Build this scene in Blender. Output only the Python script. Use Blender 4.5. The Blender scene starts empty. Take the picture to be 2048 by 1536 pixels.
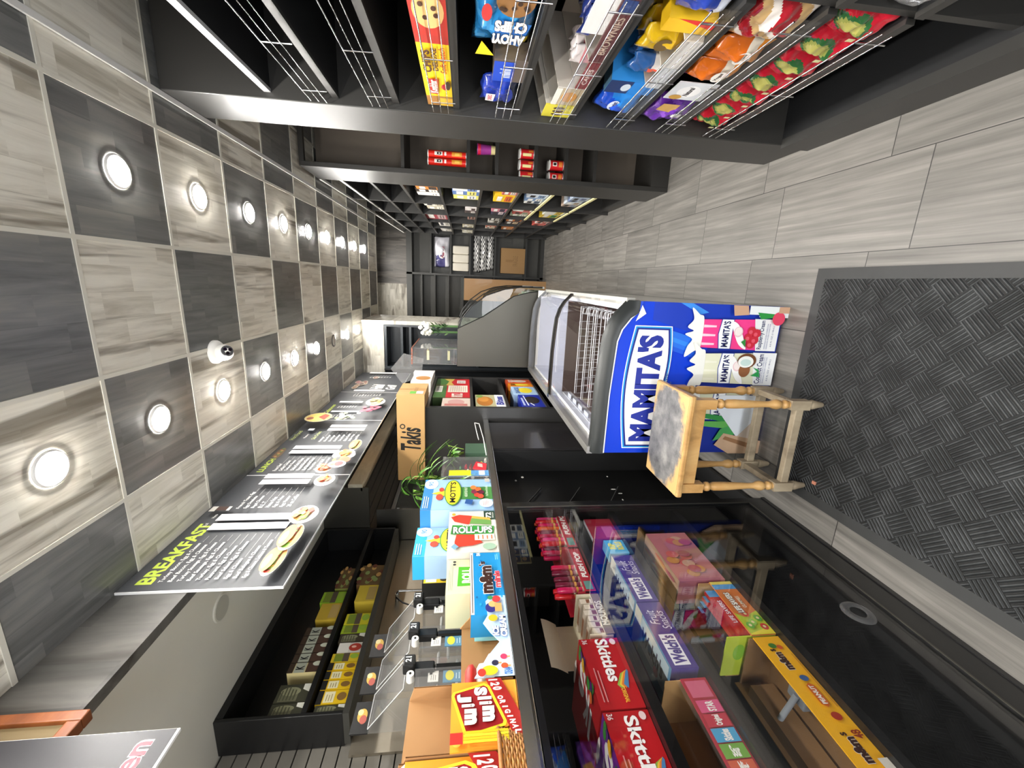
import bpy, bmesh, math, random
from mathutils import Matrix, Vector
random.seed(7)
SC = bpy.context.scene
COL = SC.collection
# ------------------------------------------------------------------ camera, world, exposure
cam_d = bpy.data.cameras.new('camera'); cam = bpy.data.objects.new('camera', cam_d); COL.objects.link(cam)
cam_d.sensor_fit = 'HORIZONTAL'; cam_d.sensor_width = 36.0; cam_d.lens = 821.65/2048*36.0
cam_d.clip_start = 0.02; cam_d.clip_end = 60
_R = [[0.04299098317309512, -0.9702887497327084, -0.23809980577049614],
      [-0.1092325906134078, -0.2414563668114652, 0.9642442968843998],
      [-0.9930861073007184, -0.015445551733249656, -0.11636760037897659]]
m = Matrix(((_R[0][0], -_R[0][1], -_R[0][2], 0.0), (_R[1][0], -_R[1][1], -_R[1][2], 0.0),
            (_R[2][0], -_R[2][1], -_R[2][2], 1.45), (0, 0, 0, 1)))
cam.matrix_world = m
SC.camera = cam
SC.view_settings.view_transform = 'Standard'; SC.view_settings.look = 'None'
SC.view_settings.gamma = 1.0; SC.view_settings.exposure = 1.02
SC.view_settings.use_curve_mapping = False
w = bpy.data.worlds.new('world'); SC.world = w; w.use_nodes = True
w.node_tree.nodes['Background'].inputs[0].default_value = (0.8, 0.85, 0.95, 1)
w.node_tree.nodes['Background'].inputs[1].default_value = 0.3
LAMP_W = 3.7
def lamp(name, loc, watts=LAMP_W, size=0.085, color=(1.0, 0.965, 0.9)):
    ld = bpy.data.lights.new(name, 'AREA'); ld.shape = 'DISK'; ld.size = size; ld.energy = watts; ld.color = color
    lo = bpy.data.objects.new(name, ld); lo.location = loc; COL.objects.link(lo); return lo
CZ = 2.558           # shop ceiling height
TP = 0.412           # ceiling tile pitch
LAMPS_R = [(0.292, 1.565+TP*k) for k in range(-5, 9)]
LAMPS_L = [(-0.540, 1.565+TP*k) for k in range(-5, 8)]
UNLIT = (-0.540, 1.565+TP*5)
for i, (x, y) in enumerate(LAMPS_R + LAMPS_L):
    if y < (1.3 if x > 0 else 1.0): lamp('ceiling_lamp_light', (x, y, CZ-0.010), size=0.08)      # the lit ones in view glow through their own diffusers
for x, y in ((-0.3, 6.2), (0.3, 6.2), (-0.3, 7.4), (0.3, 7.4)):
    lamp('back_room_light', (x, y, 3.05), 8.0, 0.12)
for y in (-0.4, 0.6): lamp('kitchen_light', (-1.35, y, 2.32), 3.0, 0.10)
# daylight through the shop window behind the camera
wl = lamp('window_daylight', (-0.2, -1.60, 1.35), 13.0, 1.0, (0.93, 0.97, 1.0)); wl.data.shape = 'RECTANGLE'; wl.data.size = 1.7; wl.data.size_y = 1.9
wl.rotation_euler = (math.radians(90), 0, 0)
pl_ = lamp('added_ceiling_fill', (-0.2, -1.62, 0.75), 26.0, 1.0, (0.97, 0.98, 1.0)); pl_.data.shape = 'RECTANGLE'; pl_.data.size = 1.7; pl_.data.size_y = 0.8
pl_.rotation_euler = (math.radians(128), 0, 0)      # added fill light aimed upward to brighten the ceiling, no real source

# ------------------------------------------------------------------ materials
def lin(c):
    if isinstance(c, str):
        c = c.lstrip('#'); c = c*2 if len(c) == 3 else c; c = tuple(int(c[i:i+2], 16)/255 for i in (0, 2, 4))
    return tuple((v/12.92 if v <= 0.04045 else ((v+0.055)/1.055)**2.4) for v in c[:3])
_mats = {}
def nt_new(name):
    m = bpy.data.materials.new(name); m.use_nodes = True
    nt = m.node_tree; b = nt.nodes['Principled BSDF']; return m, nt, b
def C_(c, rough=0.45, metal=0.0, var=0.06, coat=0.0):
    key = (c if isinstance(c, str) else tuple(c), rough, metal, var, coat)
    if key in _mats: return _mats[key]
    m, nt, b = nt_new('paint')
    r, g, bl = lin(c)
    no = nt.nodes.new('ShaderNodeTexNoise'); no.inputs['Scale'].default_value = 9.0; no.inputs['Detail'].default_value = 3
    tc = nt.nodes.new('ShaderNodeTexCoord'); nt.links.new(tc.outputs['Object'], no.inputs['Vector'])
    mx = nt.nodes.new('ShaderNodeMix'); mx.data_type = 'RGBA'
    mx.inputs['A'].default_value = (r*(1-var), g*(1-var), bl*(1-var), 1); mx.inputs['B'].default_value = (min(1, r*(1+var)), min(1, g*(1+var)), min(1, bl*(1+var)), 1)
    nt.links.new(no.outputs['Fac'], mx.inputs['Factor']); nt.links.new(mx.outputs['Result'], b.inputs['Base Color'])
    b.inputs['Roughness'].default_value = rough; b.inputs['Metallic'].default_value = metal; b.inputs['Coat Weight'].default_value = coat
    _mats[key] = m; return m
def K(nt, t, **kw):
    n = nt.nodes.new(t)
    for k, v in kw.items():
        if k in n.inputs: n.inputs[k].default_value = v
        else: setattr(n, k, v)
    return n
def ramp(nt, fac, stops):
    r = nt.nodes.new('ShaderNodeValToRGB'); e = r.color_ramp.elements
    while len(e) < len(stops): e.new(0.5)
    for el, (p, c) in zip(e, stops):
        el.position = p; cc = lin(c); el.color = (*cc, 1)
    nt.links.new(fac, r.inputs['Fac']); return r
def wood_mat(name, stops, grain=(14, 1.2, 14), plank=None, rough=0.5, plank_amt=0.25, knots=True, streak='Y', bump=0.05):
    """stretched-noise wood with plank seams; coordinates in object space (metres)"""
    m, nt, b = nt_new(name); L = nt.links.new
    tc = K(nt, 'ShaderNodeTexCoord'); mp = K(nt, 'ShaderNodeMapping'); mp.inputs['Scale'].default_value = grain
    L(tc.outputs['Object'], mp.inputs['Vector'])
    n1 = K(nt, 'ShaderNodeTexNoise', Scale=1.0, Detail=8.0, Roughness=0.62, Distortion=0.6)
    fac = n1.outputs['Fac']
    if plank:
        # random value per plank from white noise on floored coordinates
        sx = K(nt, 'ShaderNodeSeparateXYZ'); L(tc.outputs['Object'], sx.inputs[0])
        def mth(op, a, bv=None):
            n = K(nt, 'ShaderNodeMath', operation=op)
            for i, v in enumerate((a, bv)):
                if v is None: continue
                if isinstance(v, (int, float)): n.inputs[i].default_value = v
                else: L(v, n.inputs[i])
            return n.outputs[0]
        ax = {'X': 0, 'Y': 1, 'Z': 2}
        A, B = sx.outputs[ax[plank[0]]], sx.outputs[ax[plank[2]]]     # across, along
        ia = mth('FLOOR', mth('DIVIDE', A, plank[1]))
        off = mth('MULTIPLY', mth('FRACT', mth('MULTIPLY', ia, 0.377)), plank[3])
        ib = mth('FLOOR', mth('DIVIDE', mth('ADD', B, off), plank[3]))
        cx = K(nt, 'ShaderNodeCombineXYZ'); L(ia, cx.inputs[0]); L(ib, cx.inputs[1])
        wn = K(nt, 'ShaderNodeTexWhiteNoise'); L(cx.outputs[0], wn.inputs['Vector'])
        addv = K(nt, 'ShaderNodeVectorMath', operation='MULTIPLY_ADD'); L(wn.outputs['Color'], addv.inputs[0]); addv.inputs[1].default_value = (7, 7, 7); L(mp.outputs[0], addv.inputs[2])
        L(addv.outputs[0], n1.inputs['Vector'])
        fa = mth('ADD', mth('MULTIPLY', fac, 1-plank_amt*0.5), mth('MULTIPLY', mth('SUBTRACT', wn.outputs['Value'], 0.5), plank_amt))
        edge = mth('LESS_THAN', mth('FRACT', mth('DIVIDE', A, plank[1])), 0.012)
        fac2 = mth('SUBTRACT', fa, mth('MULTIPLY', edge, 0.12))
    else:
        L(mp.outputs[0], n1.inputs['Vector']); fac2 = fac
    r = ramp(nt, fac2, stops); col = r.outputs['Color']
    if knots:
        n2 = K(nt, 'ShaderNodeTexNoise', Scale=1.0, Detail=4.0, Roughness=0.5, Distortion=0.3)
        mp2 = K(nt, 'ShaderNodeMapping'); mp2.inputs['Scale'].default_value = tuple(g*0.55 for g in grain); mp2.inputs['Location'].default_value = (3, 5, 1)
        L(tc.outputs['Object'], mp2.inputs['Vector']); L(mp2.outputs[0], n2.inputs['Vector'])
        r2 = ramp(nt, n2.outputs['Fac'], [(0.57, '#ffffff'), (0.66, '#786e62')])
        mx = K(nt, 'ShaderNodeMix', data_type='RGBA', blend_type='MULTIPLY'); mx.inputs['Factor'].default_value = 0.75
        L(col, mx.inputs['A']); L(r2.outputs['Color'], mx.inputs['B']); col = mx.outputs['Result']
    L(col, b.inputs['Base Color']); b.inputs['Roughness'].default_value = rough
    if bump:
        bp = K(nt, 'ShaderNodeBump', Strength=bump, Distance=0.01); L(n1.outputs['Fac'], bp.inputs['Height']); L(bp.outputs[0], b.inputs['Normal'])
    return m
M_CL = wood_mat('ceiling_light_wood', [(0.25, '#b0a998'), (0.48, '#dcd7c9'), (0.75, '#f0ecdf')], grain=(26, 2.0, 26), plank=('X', 0.082, 'Y', 0.21), rough=0.32, plank_amt=0.14)
M_CD = wood_mat('ceiling_dark_wood', [(0.25, '#555654'), (0.5, '#737371'), (0.75, '#8c8982')], grain=(24, 2.0, 24), plank=('X', 0.082, 'Y', 0.21), rough=0.28, plank_amt=0.16, knots=False)
M_TBAR = C_('#d5d1c4', 0.4)
M_WL = wood_mat('wall_light_wood', [(0.25, '#8f8a7e'), (0.5, '#b7b2a6'), (0.75, '#cfcabf')], grain=(3, 3, 16), plank=('Z', 0.09, 'X', 0.3), rough=0.45)
M_WD = wood_mat('wall_dark_wood', [(0.25, '#45423f'), (0.5, '#625d58'), (0.75, '#7d776f')], grain=(16, 16, 2.5), plank=('X', 0.12, 'Z', 0.5), rough=0.45)
M_WDY = wood_mat('bulkhead_dark_wood', [(0.25, '#3e3d3b'), (0.5, '#575551'), (0.75, '#6f6b65')], grain=(16, 12, 1.8), plank=('Y', 0.125, 'Z', 0.7), rough=0.45)
def floor_mat():
    m, nt, b = nt_new('floor_tile'); L = nt.links.new
    tc = K(nt, 'ShaderNodeTexCoord'); sx = K(nt, 'ShaderNodeSeparateXYZ'); L(tc.outputs['Object'], sx.inputs[0])
    def mth(op, a, bv=None):
        n = K(nt, 'ShaderNodeMath', operation=op)
        for i, v in enumerate((a, bv)):
            if v is None: continue
            if isinstance(v, (int, float)): n.inputs[i].default_value = v
            else: L(v, n.inputs[i])
        return n.outputs[0]
    W, Ln = 0.3135, 0.628
    u = mth('DIVIDE', mth('SUBTRACT', sx.outputs[0], 0.165), W); iu = mth('FLOOR', u)
    par = mth('ABSOLUTE', mth('MODULO', iu, 2.0))
    v = mth('DIVIDE', mth('SUBTRACT', sx.outputs[1], mth('ADD', 1.269, mth('MULTIPLY', par, 0.14))), Ln); iv = mth('FLOOR', v)
    cx = K(nt, 'ShaderNodeCombineXYZ'); L(iu, cx.inputs[0]); L(iv, cx.inputs[1])
    wn = K(nt, 'ShaderNodeTexWhiteNoise'); L(cx.outputs[0], wn.inputs['Vector'])
    mp = K(nt, 'ShaderNodeMapping'); mp.inputs['Scale'].default_value = (46, 1.6, 1); L(tc.outputs['Object'], mp.inputs['Vector'])
    ad = K(nt, 'ShaderNodeVectorMath', operation='MULTIPLY_ADD'); L(wn.outputs['Color'], ad.inputs[0]); ad.inputs[1].default_value = (9, 9, 9); L(mp.outputs[0], ad.inputs[2])
    n1 = K(nt, 'ShaderNodeTexNoise', Scale=1.0, Detail=9.0, Roughness=0.6, Distortion=0.12); L(ad.outputs[0], n1.inputs['Vector'])
    n2 = K(nt, 'ShaderNodeTexNoise', Scale=3.0, Detail=2.0); L(tc.outputs['Object'], n2.inputs['Vector'])
    f = mth('ADD', mth('MULTIPLY', n1.outputs['Fac'], 0.75), mth('ADD', mth('MULTIPLY', wn.outputs['Value'], 0.10), mth('MULTIPLY', n2.outputs['Fac'], 0.15)))
    r = ramp(nt, f, [(0.25, '#4c4a46'), (0.5, '#6e6b66'), (0.72, '#8b8781')])
    fu = mth('FRACT', u); fv = mth('FRACT', v)
    g = mth('MAXIMUM', mth('LESS_THAN', fu, 0.010), mth('LESS_THAN', fv, 0.0055))
    mx = K(nt, 'ShaderNodeMix', data_type='RGBA'); L(g, mx.inputs['Factor']); L(r.outputs[0], mx.inputs['A']); mx.inputs['B'].default_value = (*lin('#2b2927'), 1)
    L(mx.outputs['Result'], b.inputs['Base Color']); b.inputs['Roughness'].default_value = 0.42
    bp = K(nt, 'ShaderNodeBump', Strength=0.08, Distance=0.01); L(n1.outputs['Fac'], bp.inputs['Height']); L(bp.outputs[0], b.inputs['Normal'])
    return m
M_FLOOR = floor_mat()
def steel_mat(name, c='#8c8a84', rough=0.34, scale=(2, 60, 2)):
    m, nt, b = nt_new(name); L = nt.links.new
    tc = K(nt, 'ShaderNodeTexCoord'); mp = K(nt, 'ShaderNodeMapping'); mp.inputs['Scale'].default_value = scale; L(tc.outputs['Object'], mp.inputs['Vector'])
    n = K(nt, 'ShaderNodeTexNoise', Scale=1.0, Detail=6.0); L(mp.outputs[0], n.inputs['Vector'])
    mr = K(nt, 'ShaderNodeMapRange'); mr.inputs['To Min'].default_value = rough-0.07; mr.inputs['To Max'].default_value = rough+0.10
    L(n.outputs['Fac'], mr.inputs['Value']); L(mr.outputs[0], b.inputs['Roughness'])
    b.inputs['Base Color'].default_value = (*lin(c), 1); b.inputs['Metallic'].default_value = 1.0
    return m
M_STEEL = steel_mat('brushed_steel'); M_STEELD = steel_mat('dark_brushed_steel', '#6a6861', 0.4)
M_CHROME = steel_mat('chrome', '#d8d8d8', 0.15)
M_ALU = steel_mat('silver_rail', '#b9b8b4', 0.42)
M_BLK = C_('#141415', 0.38, 0, 0.1); M_BLK2 = C_('#0f0f10', 0.5); M_SHELF = C_('#2b2a28', 0.42, 0.0, 0.08)
M_SHELFIN = C_('#0e0f11', 0.5); M_GREYBLK = C_('#2a2a2a', 0.3, 0, 0.08, 0.2)
M_CARD = C_('#a97f52', 0.8, 0, 0.08); M_CARDL = C_('#c49a63', 0.8, 0, 0.06); M_WHITE = C_('#e8e6e0', 0.5)
def glass_mat(name='clear_glass', tint=(1, 1, 1), base=0.06, rough=0.0, haze=0.0):
    m = bpy.data.materials.new(name); m.use_nodes = True; nt = m.node_tree; L = nt.links.new
    nt.nodes.remove(nt.nodes['Principled BSDF']); out = nt.nodes['Material Output']
    tr = K(nt, 'ShaderNodeBsdfTransparent'); tr.inputs[0].default_value = (*tint, 1)
    gl = K(nt, 'ShaderNodeBsdfGlossy'); gl.inputs['Roughness'].default_value = rough
    lw = K(nt, 'ShaderNodeLayerWeight'); pw = K(nt, 'ShaderNodeMath', operation='POWER'); L(lw.outputs['Facing'], pw.inputs[0]); pw.inputs[1].default_value = 5.0
    ma = K(nt, 'ShaderNodeMath', operation='MULTIPLY_ADD'); L(pw.outputs[0], ma.inputs[0]); ma.inputs[1].default_value = 0.90; ma.inputs[2].default_value = base
    mx = K(nt, 'ShaderNodeMixShader'); L(ma.outputs[0], mx.inputs[0]); L(tr.outputs[0], mx.inputs[1]); L(gl.outputs[0], mx.inputs[2])
    last = mx
    if haze:
        df = K(nt, 'ShaderNodeBsdfDiffuse'); df.inputs[0].default_value = (0.8, 0.8, 0.8, 1)
        m2 = K(nt, 'ShaderNodeMixShader'); m2.inputs[0].default_value = haze; L(mx.outputs[0], m2.inputs[1]); L(df.outputs[0], m2.inputs[2]); last = m2
    L(last.outputs[0], out.inputs['Surface']); return m
M_GLASS = glass_mat('clear_glass', base=0.05); M_CGLASS = glass_mat('case_glass', base=0.09); M_GLASSG = glass_mat('green_tinted_glass', (0.72, 0.80, 0.72), 0.04)
M_ACRYL = glass_mat('acrylic', (0.93, 0.93, 0.93), 0.08, 0.05, 0.06); M_FILM = glass_mat('crinkled_film', (0.96, 0.96, 0.96), 0.10, 0.12, 0.10)
def emit_mat(c, s):
    m = bpy.data.materials.new('lamp_diffuser'); m.use_nodes = True; b = m.node_tree.nodes['Principled BSDF']
    b.inputs['Emission Color'].default_value = (*c, 1); b.inputs['Emission Strength'].default_value = s; return m
M_EMIT = emit_mat((1, 0.97, 0.92), 230.0)
def rubber_mat():
    """basket-weave rubber mat: blocks of ribs at right angles, laid diagonally"""
    m, nt, b = nt_new('rubber_mat'); L = nt.links.new
    def mth(op, a, bv=None):
        n = K(nt, 'ShaderNodeMath', operation=op)
        for i, v in enumerate((a, bv)):
            if v is None: continue
            if isinstance(v, (int, float)): n.inputs[i].default_value = v
            else: L(v, n.inputs[i])
        return n.outputs[0]
    tc = K(nt, 'ShaderNodeTexCoord'); mp = K(nt, 'ShaderNodeMapping'); mp.inputs['Rotation'].default_value = (0, 0, math.radians(45)); L(tc.outputs['Object'], mp.inputs['Vector'])
    s = K(nt, 'ShaderNodeSeparateXYZ'); L(mp.outputs[0], s.inputs[0]); P = 0.072
    u = mth('DIVIDE', s.outputs[0], P); v = mth('DIVIDE', s.outputs[1], P)
    chk = mth('ABSOLUTE', mth('MODULO', mth('ADD', mth('FLOOR', u), mth('FLOOR', v)), 2.0))
    su = mth('SINE', mth('MULTIPLY', u, 2*math.pi*6)); sv = mth('SINE', mth('MULTIPLY', v, 2*math.pi*6))
    h = mth('ADD', mth('MULTIPLY', su, chk), mth('MULTIPLY', sv, mth('SUBTRACT', 1.0, chk)))
    n = K(nt, 'ShaderNodeTexNoise', Scale=14.0, Detail=4.0); L(tc.outputs['Object'], n.inputs['Vector'])
    r = ramp(nt, mth('ADD', mth('MULTIPLY', h, 0.22), n.outputs['Fac']), [(0.3, '#232424'), (0.6, '#37393a'), (0.85, '#525455')])
    L(r.outputs[0], b.inputs['Base Color']); b.inputs['Roughness'].default_value = 0.62
    bp = K(nt, 'ShaderNodeBump', Strength=0.9, Distance=0.006); L(h, bp.inputs['Height']); L(bp.outputs[0], b.inputs['Normal'])
    return m
M_MAT = rubber_mat()
M_OAK = wood_mat('stool_wood', [(0.25, '#8f6a35'), (0.5, '#c0945a'), (0.75, '#d4ad72')], grain=(9, 9, 4), rough=0.42, knots=True)
M_OAKW = wood_mat('stool_worn_grey_wood', [(0.25, '#6f6251'), (0.5, '#94866f'), (0.75, '#aea087')], grain=(9, 9, 4), rough=0.7, knots=True)
def seat_mat():
    m, nt, b = nt_new('stool_seat_worn_paint'); L = nt.links.new
    tc = K(nt, 'ShaderNodeTexCoord'); n = K(nt, 'ShaderNodeTexNoise', Scale=13.0, Detail=8.0, Roughness=0.65); L(tc.outputs['Object'], n.inputs['Vector'])
    r = ramp(nt, n.outputs['Fac'], [(0.3, '#3e3e40'), (0.5, '#6b6a69'), (0.72, '#92908b')])
    g = K(nt, 'ShaderNodeVectorMath', operation='LENGTH'); mp = K(nt, 'ShaderNodeMapping'); mp.inputs['Scale'].default_value = (5.0, 7.6, 0); L(tc.outputs['Object'], mp.inputs['Vector']); L(mp.outputs[0], g.inputs[0])
    a = K(nt, 'ShaderNodeMath', operation='MULTIPLY_ADD'); L(n.outputs['Fac'], a.inputs[0]); a.inputs[1].default_value = 0.9; L(g.outputs['Value'], a.inputs[2])
    r2 = ramp(nt, a.outputs[0], [(0.0, '#000000'), (1.0, '#000000')])
    mr = K(nt, 'ShaderNodeMapRange'); mr.inputs['From Min'].default_value = 1.45; mr.inputs['From Max'].default_value = 1.62; L(a.outputs[0], mr.inputs['Value'])
    mx = K(nt, 'ShaderNodeMix', data_type='RGBA'); L(mr.outputs[0], mx.inputs['Factor']); L(r.outputs[0], mx.inputs['A']); mx.inputs['B'].default_value = (*lin('#c29c63'), 1)
    L(mx.outputs['Result'], b.inputs['Base Color']); b.inputs['Roughness'].default_value = 0.55
    return m
M_SEAT = seat_mat()

# ------------------------------------------------------------------ mesh builder
_glyph = {}
def glyphs(s, bold=0.0, shear=0.0):
    key = (s, bold, shear)
    if key in _glyph: return _glyph[key]
    cu = bpy.data.curves.new('t', 'FONT'); cu.body = s; cu.offset = bold; cu.shear = shear; cu.resolution_u = 3
    o = bpy.data.objects.new('t', cu); me = o.to_mesh()
    vs = [(v.co.x, v.co.y) for v in me.vertices]; fs = [tuple(p.vertices) for p in me.polygons]
    o.to_mesh_clear(); bpy.data.objects.remove(o); bpy.data.curves.remove(cu)
    if vs:
        x0 = min(v[0] for v in vs); x1 = max(v[0] for v in vs); y0 = min(v[1] for v in vs); y1 = max(v[1] for v in vs)
        vs = [((x-x0)/max(x1-x0, 1e-6), (y-y0)/max(y1-y0, 1e-6)) for x, y in vs]
    _glyph[key] = (vs, fs); return _glyph[key]
class MB:
    def __init__(s): s.v = []; s.f = []; s.m = []; s.mats = []; s.sm = []
    def mi(s, mat):
        if isinstance(mat, str): mat = C_(mat)
        if mat not in s.mats: s.mats.append(mat)
        return s.mats.index(mat)
    def poly(s, pts, mat, smooth=False):
        n = len(s.v); s.v += [tuple(p) for p in pts]; s.f.append(tuple(range(n, n+len(pts)))); s.m.append(s.mi(mat)); s.sm.append(smooth)
    def raw(s, vs, fs, mat, smooth=False):
        n = len(s.v); s.v += [tuple(p) for p in vs]; k = s.mi(mat)
        for f in fs: s.f.append(tuple(i+n for i in f)); s.m.append(k); s.sm.append(smooth)
    def box(s, x0, x1, y0, y1, z0, z1, mat, skip=()):
        V = [(x, y, z) for z in (z0, z1) for y in (y0, y1) for x in (x0, x1)]
        F = {'-Z': (0, 2, 3, 1), '+Z': (4, 5, 7, 6), '-Y': (0, 1, 5, 4), '+Y': (2, 6, 7, 3), '-X': (0, 4, 6, 2), '+X': (1, 3, 7, 5)}
        s.raw(V, [f for k, f in F.items() if k not in skip], mat)
        return {'+X': Face(s, (x1, y0, z0), (0, y1-y0, 0), (0, 0, z1-z0)), '-X': Face(s, (x0, y1, z0), (0, y0-y1, 0), (0, 0, z1-z0)),
                '-Y': Face(s, (x0, y0, z0), (x1-x0, 0, 0), (0, 0, z1-z0)), '+Y': Face(s, (x1, y1, z0), (x0-x1, 0, 0), (0, 0, z1-z0)),
                '+Z': Face(s, (x0, y0, z1), (x1-x0, 0, 0), (0, y1-y0, 0)), '-Z': Face(s, (x0, y1, z0), (x1-x0, 0, 0), (0, y0-y1, 0))}
    def cyl(s, p0, p1, r0, mat, r1=None, n=10, caps=True, smooth=True):
        p0, p1 = Vector(p0), Vector(p1); d = (p1-p0).normalized(); r1 = r0 if r1 is None else r1
        a = d.orthogonal().normalized(); b = d.cross(a)
        ring = [(math.cos(2*math.pi*i/n), math.sin(2*math.pi*i/n)) for i in range(n)]
        V = [p0+(a*c+b*q)*r0 for c, q in ring]+[p1+(a*c+b*q)*r1 for c, q in ring]
        s.raw(V, [(i, (i+1) % n, n+(i+1) % n, n+i) for i in range(n)], mat, smooth)
        if caps: s.raw(V[:n], [tuple(reversed(range(n)))], mat); s.raw(V[n:], [tuple(range(n))], mat)
    def tube(s, pts, r, mat, n=6):
        for a, b in zip(pts[:-1], pts[1:]): s.cyl(a, b, r, mat, n=n)
    def lathe(s, cx, cy, prof, mat, n=16, z0=0.0, smooth=True):
        V = []
        for (z, r) in prof: V += [(cx+r*math.cos(2*math.pi*i/n), cy+r*math.sin(2*math.pi*i/n), z0+z) for i in range(n)]
        F = []
        for k in range(len(prof)-1):
            for i in range(n): j = (i+1) % n; F.append((k*n+i, k*n+j, (k+1)*n+j, (k+1)*n+i))
        s.raw(V, F, mat, smooth)
        s.raw(V[:n], [tuple(reversed(range(n)))], mat); s.raw(V[-n:], [tuple(range(n))], mat)
    def prism(s, prof, y0, y1, mat, capmat=None):       # profile in XZ, extruded along Y
        n = len(prof); V = [(x, y0, z) for x, z in prof]+[(x, y1, z) for x, z in prof]
        s.raw(V, [(i, (i+1) % n, n+(i+1) % n, n+i) for i in range(n)], mat)
        s.raw(V, [tuple(reversed(range(n))), tuple(range(n, 2*n))], capmat or mat)
    def build(s, name, parent=None, loc=(0, 0, 0), rotz=0.0, bevel=0.0, origin=None):
        if origin is not None:
            s.v = [(x-origin[0], y-origin[1], z-origin[2]) for x, y, z in s.v]; loc = origin
        me = bpy.data.meshes.new(name); me.from_pydata(s.v, [], s.f)
        for mt in s.mats: me.materials.append(mt)
        me.polygons.foreach_set('material_index', s.m); me.polygons.foreach_set('use_smooth', s.sm); me.update()
        o = bpy.data.objects.new(name, me); COL.objects.link(o); o.location = loc; o.rotation_euler = (0, 0, rotz)
        if parent:
            o.parent = parent; o.location = Vector(loc)-Vector(parent.get('o', (0, 0, 0))) if 'o' in parent else loc
        if bevel:
            bm = o.modifiers.new('bevel', 'BEVEL'); bm.width = bevel; bm.segments = 2; bm.limit_method = 'ANGLE'
        return o
class Face:
    """a flat printed panel: O lower-left corner, U right, V up, all in the mesh's frame"""
    def __init__(s, mb, O, U, V, lay=0):
        s.mb = mb; s.O = Vector(O); s.U = Vector(U); s.V = Vector(V); s.N = s.U.cross(s.V).normalized(); s.lay = lay
    def P(s, u, v, lay=None):
        s_l = s.lay if lay is None else lay
        return s.O+s.U*u+s.V*v+s.N*(0.0004*s_l)
    def up(s): s.lay += 1; return s
    def rect(s, u0, v0, u1, v1, mat, lay=None):
        if lay is None: s.lay += 1; lay = s.lay
        s.mb.poly([s.P(u0, v0, lay), s.P(u1, v0, lay), s.P(u1, v1, lay), s.P(u0, v1, lay)], mat); return s
    def pol(s, pts, mat):
        s.lay += 1; s.mb.poly([s.P(u, v) for u, v in pts], mat); return s
    def ell(s, cu, cv, ru, rv, mat, n=20):
        return s.pol([(cu+ru*math.cos(2*math.pi*i/n), cv+rv*math.sin(2*math.pi*i/n)) for i in range(n)], mat)
    def text(s, t, u0, v0, u1, v1, mat, bold=0.02, shear=0.0, rot=0, out=None, ow=0.05):
        """text stretched into the rectangle; rot is 0, 90, 180 or 270 degrees; out = outline colour"""
        def put(b, mt, g):
            s.lay += 1
            vs, fs = glyphs(t, b, shear); vs2 = []
            a0, b0, a1, b1 = u0-g*(u1-u0), v0-g*(v1-v0), u1+g*(u1-u0), v1+g*(v1-v0)
            for x, y in vs:
                if rot == 90: x, y = 1-y, x
                elif rot == 180: x, y = 1-x, 1-y
                elif rot == 270: x, y = y, 1-x
                vs2.append(s.P(a0+(a1-a0)*x, b0+(b1-b0)*y))
            s.mb.raw(vs2, fs, mt)
        if out is not None: put(bold+ow, out, 0.02)
        put(bold, mat, 0.0); return s
    def lines(s, u0, v0, u1, v1, n, mat, fill=0.45, jit=0.3):
        s.lay += 1; L = s.lay; rnd = random.Random(int(u0*1000+v0*7777)+n)
        for i in range(n):
            a = v0+(v1-v0)*(i+0.25)/n; b = a+(v1-v0)/n*fill; e = u1-(u1-u0)*jit*rnd.random()
            s.rect(u0, a, e, b, mat, L)
        return s
def meta(o, label, cat, group=None, kind=None):
    if label: o['label'] = label
    if cat: o['category'] = cat
    if group: o['group'] = group
    if kind: o['kind'] = kind
    return o
def struct(o): o['kind'] = 'structure'; return o
def thing(name, label, cat, loc=(0, 0, 0), group=None):
    o = bpy.data.objects.new(name, None); COL.objects.link(o); o.location = loc; o.empty_display_size = 0.05
    o['o'] = tuple(loc); return meta(o, label, cat, group)
def part(mb, name, parent, label=None, bevel=0.0):
    """parts are modelled in world coordinates; the mesh is moved into the parent's frame"""
    ox, oy, oz = parent['o'] if 'o' in parent else (0, 0, 0)
    mb.v = [(x-ox, y-oy, z-oz) for x, y, z in mb.v]
    o = mb.build(name, bevel=bevel); o.parent = parent; o['o'] = (ox, oy, oz)
    if label: o['label'] = label
    return o
def solo(mb, name, label, cat, group=None, origin=None, bevel=0.0, rotz=0.0):
    xs = [v[0] for v in mb.v]; ys = [v[1] for v in mb.v]; zs = [v[2] for v in mb.v]
    og = origin or ((min(xs)+max(xs))/2, (min(ys)+max(ys))/2, min(zs))
    o = mb.build(name, origin=og, bevel=bevel); o.rotation_euler.z = rotz
    return meta(o, label, cat, group)
def clear_tmp():
    for o in bpy.data.objects:
        if 'o' in o: del o['o']
# ================================================================== THE ROOM
mb = MB(); mb.box(-2.2, 1.6, -1.7, 8.4, -0.05, 0, M_FLOOR); struct(mb.build('floor'))
mb = MB()
XL = [-1.03, -0.749, -0.337, 0.0757, 0.488, 0.900, 1.30]; YL = [1.36+TP*k for k in range(-8, 12)]; YL = [y for y in YL if y < 5.5]+[5.5]
for i in range(len(XL)-1):
    for j in range(len(YL)-1):
        dark = (i-3+j-8) % 2 == 0
        mb.poly([(XL[i], YL[j], CZ), (XL[i], YL[j+1], CZ), (XL[i+1], YL[j+1], CZ), (XL[i+1], YL[j], CZ)], M_CD if dark else M_CL)
for x in XL[1:-1]: mb.box(x-0.0065, x+0.0065, YL[0], 5.5, CZ-0.003, CZ+0.002, M_TBAR)
for y in YL[1:]: mb.box(XL[0], XL[-1], y-0.0065, y+0.0065, CZ-0.0028, CZ+0.002, M_TBAR)
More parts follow.
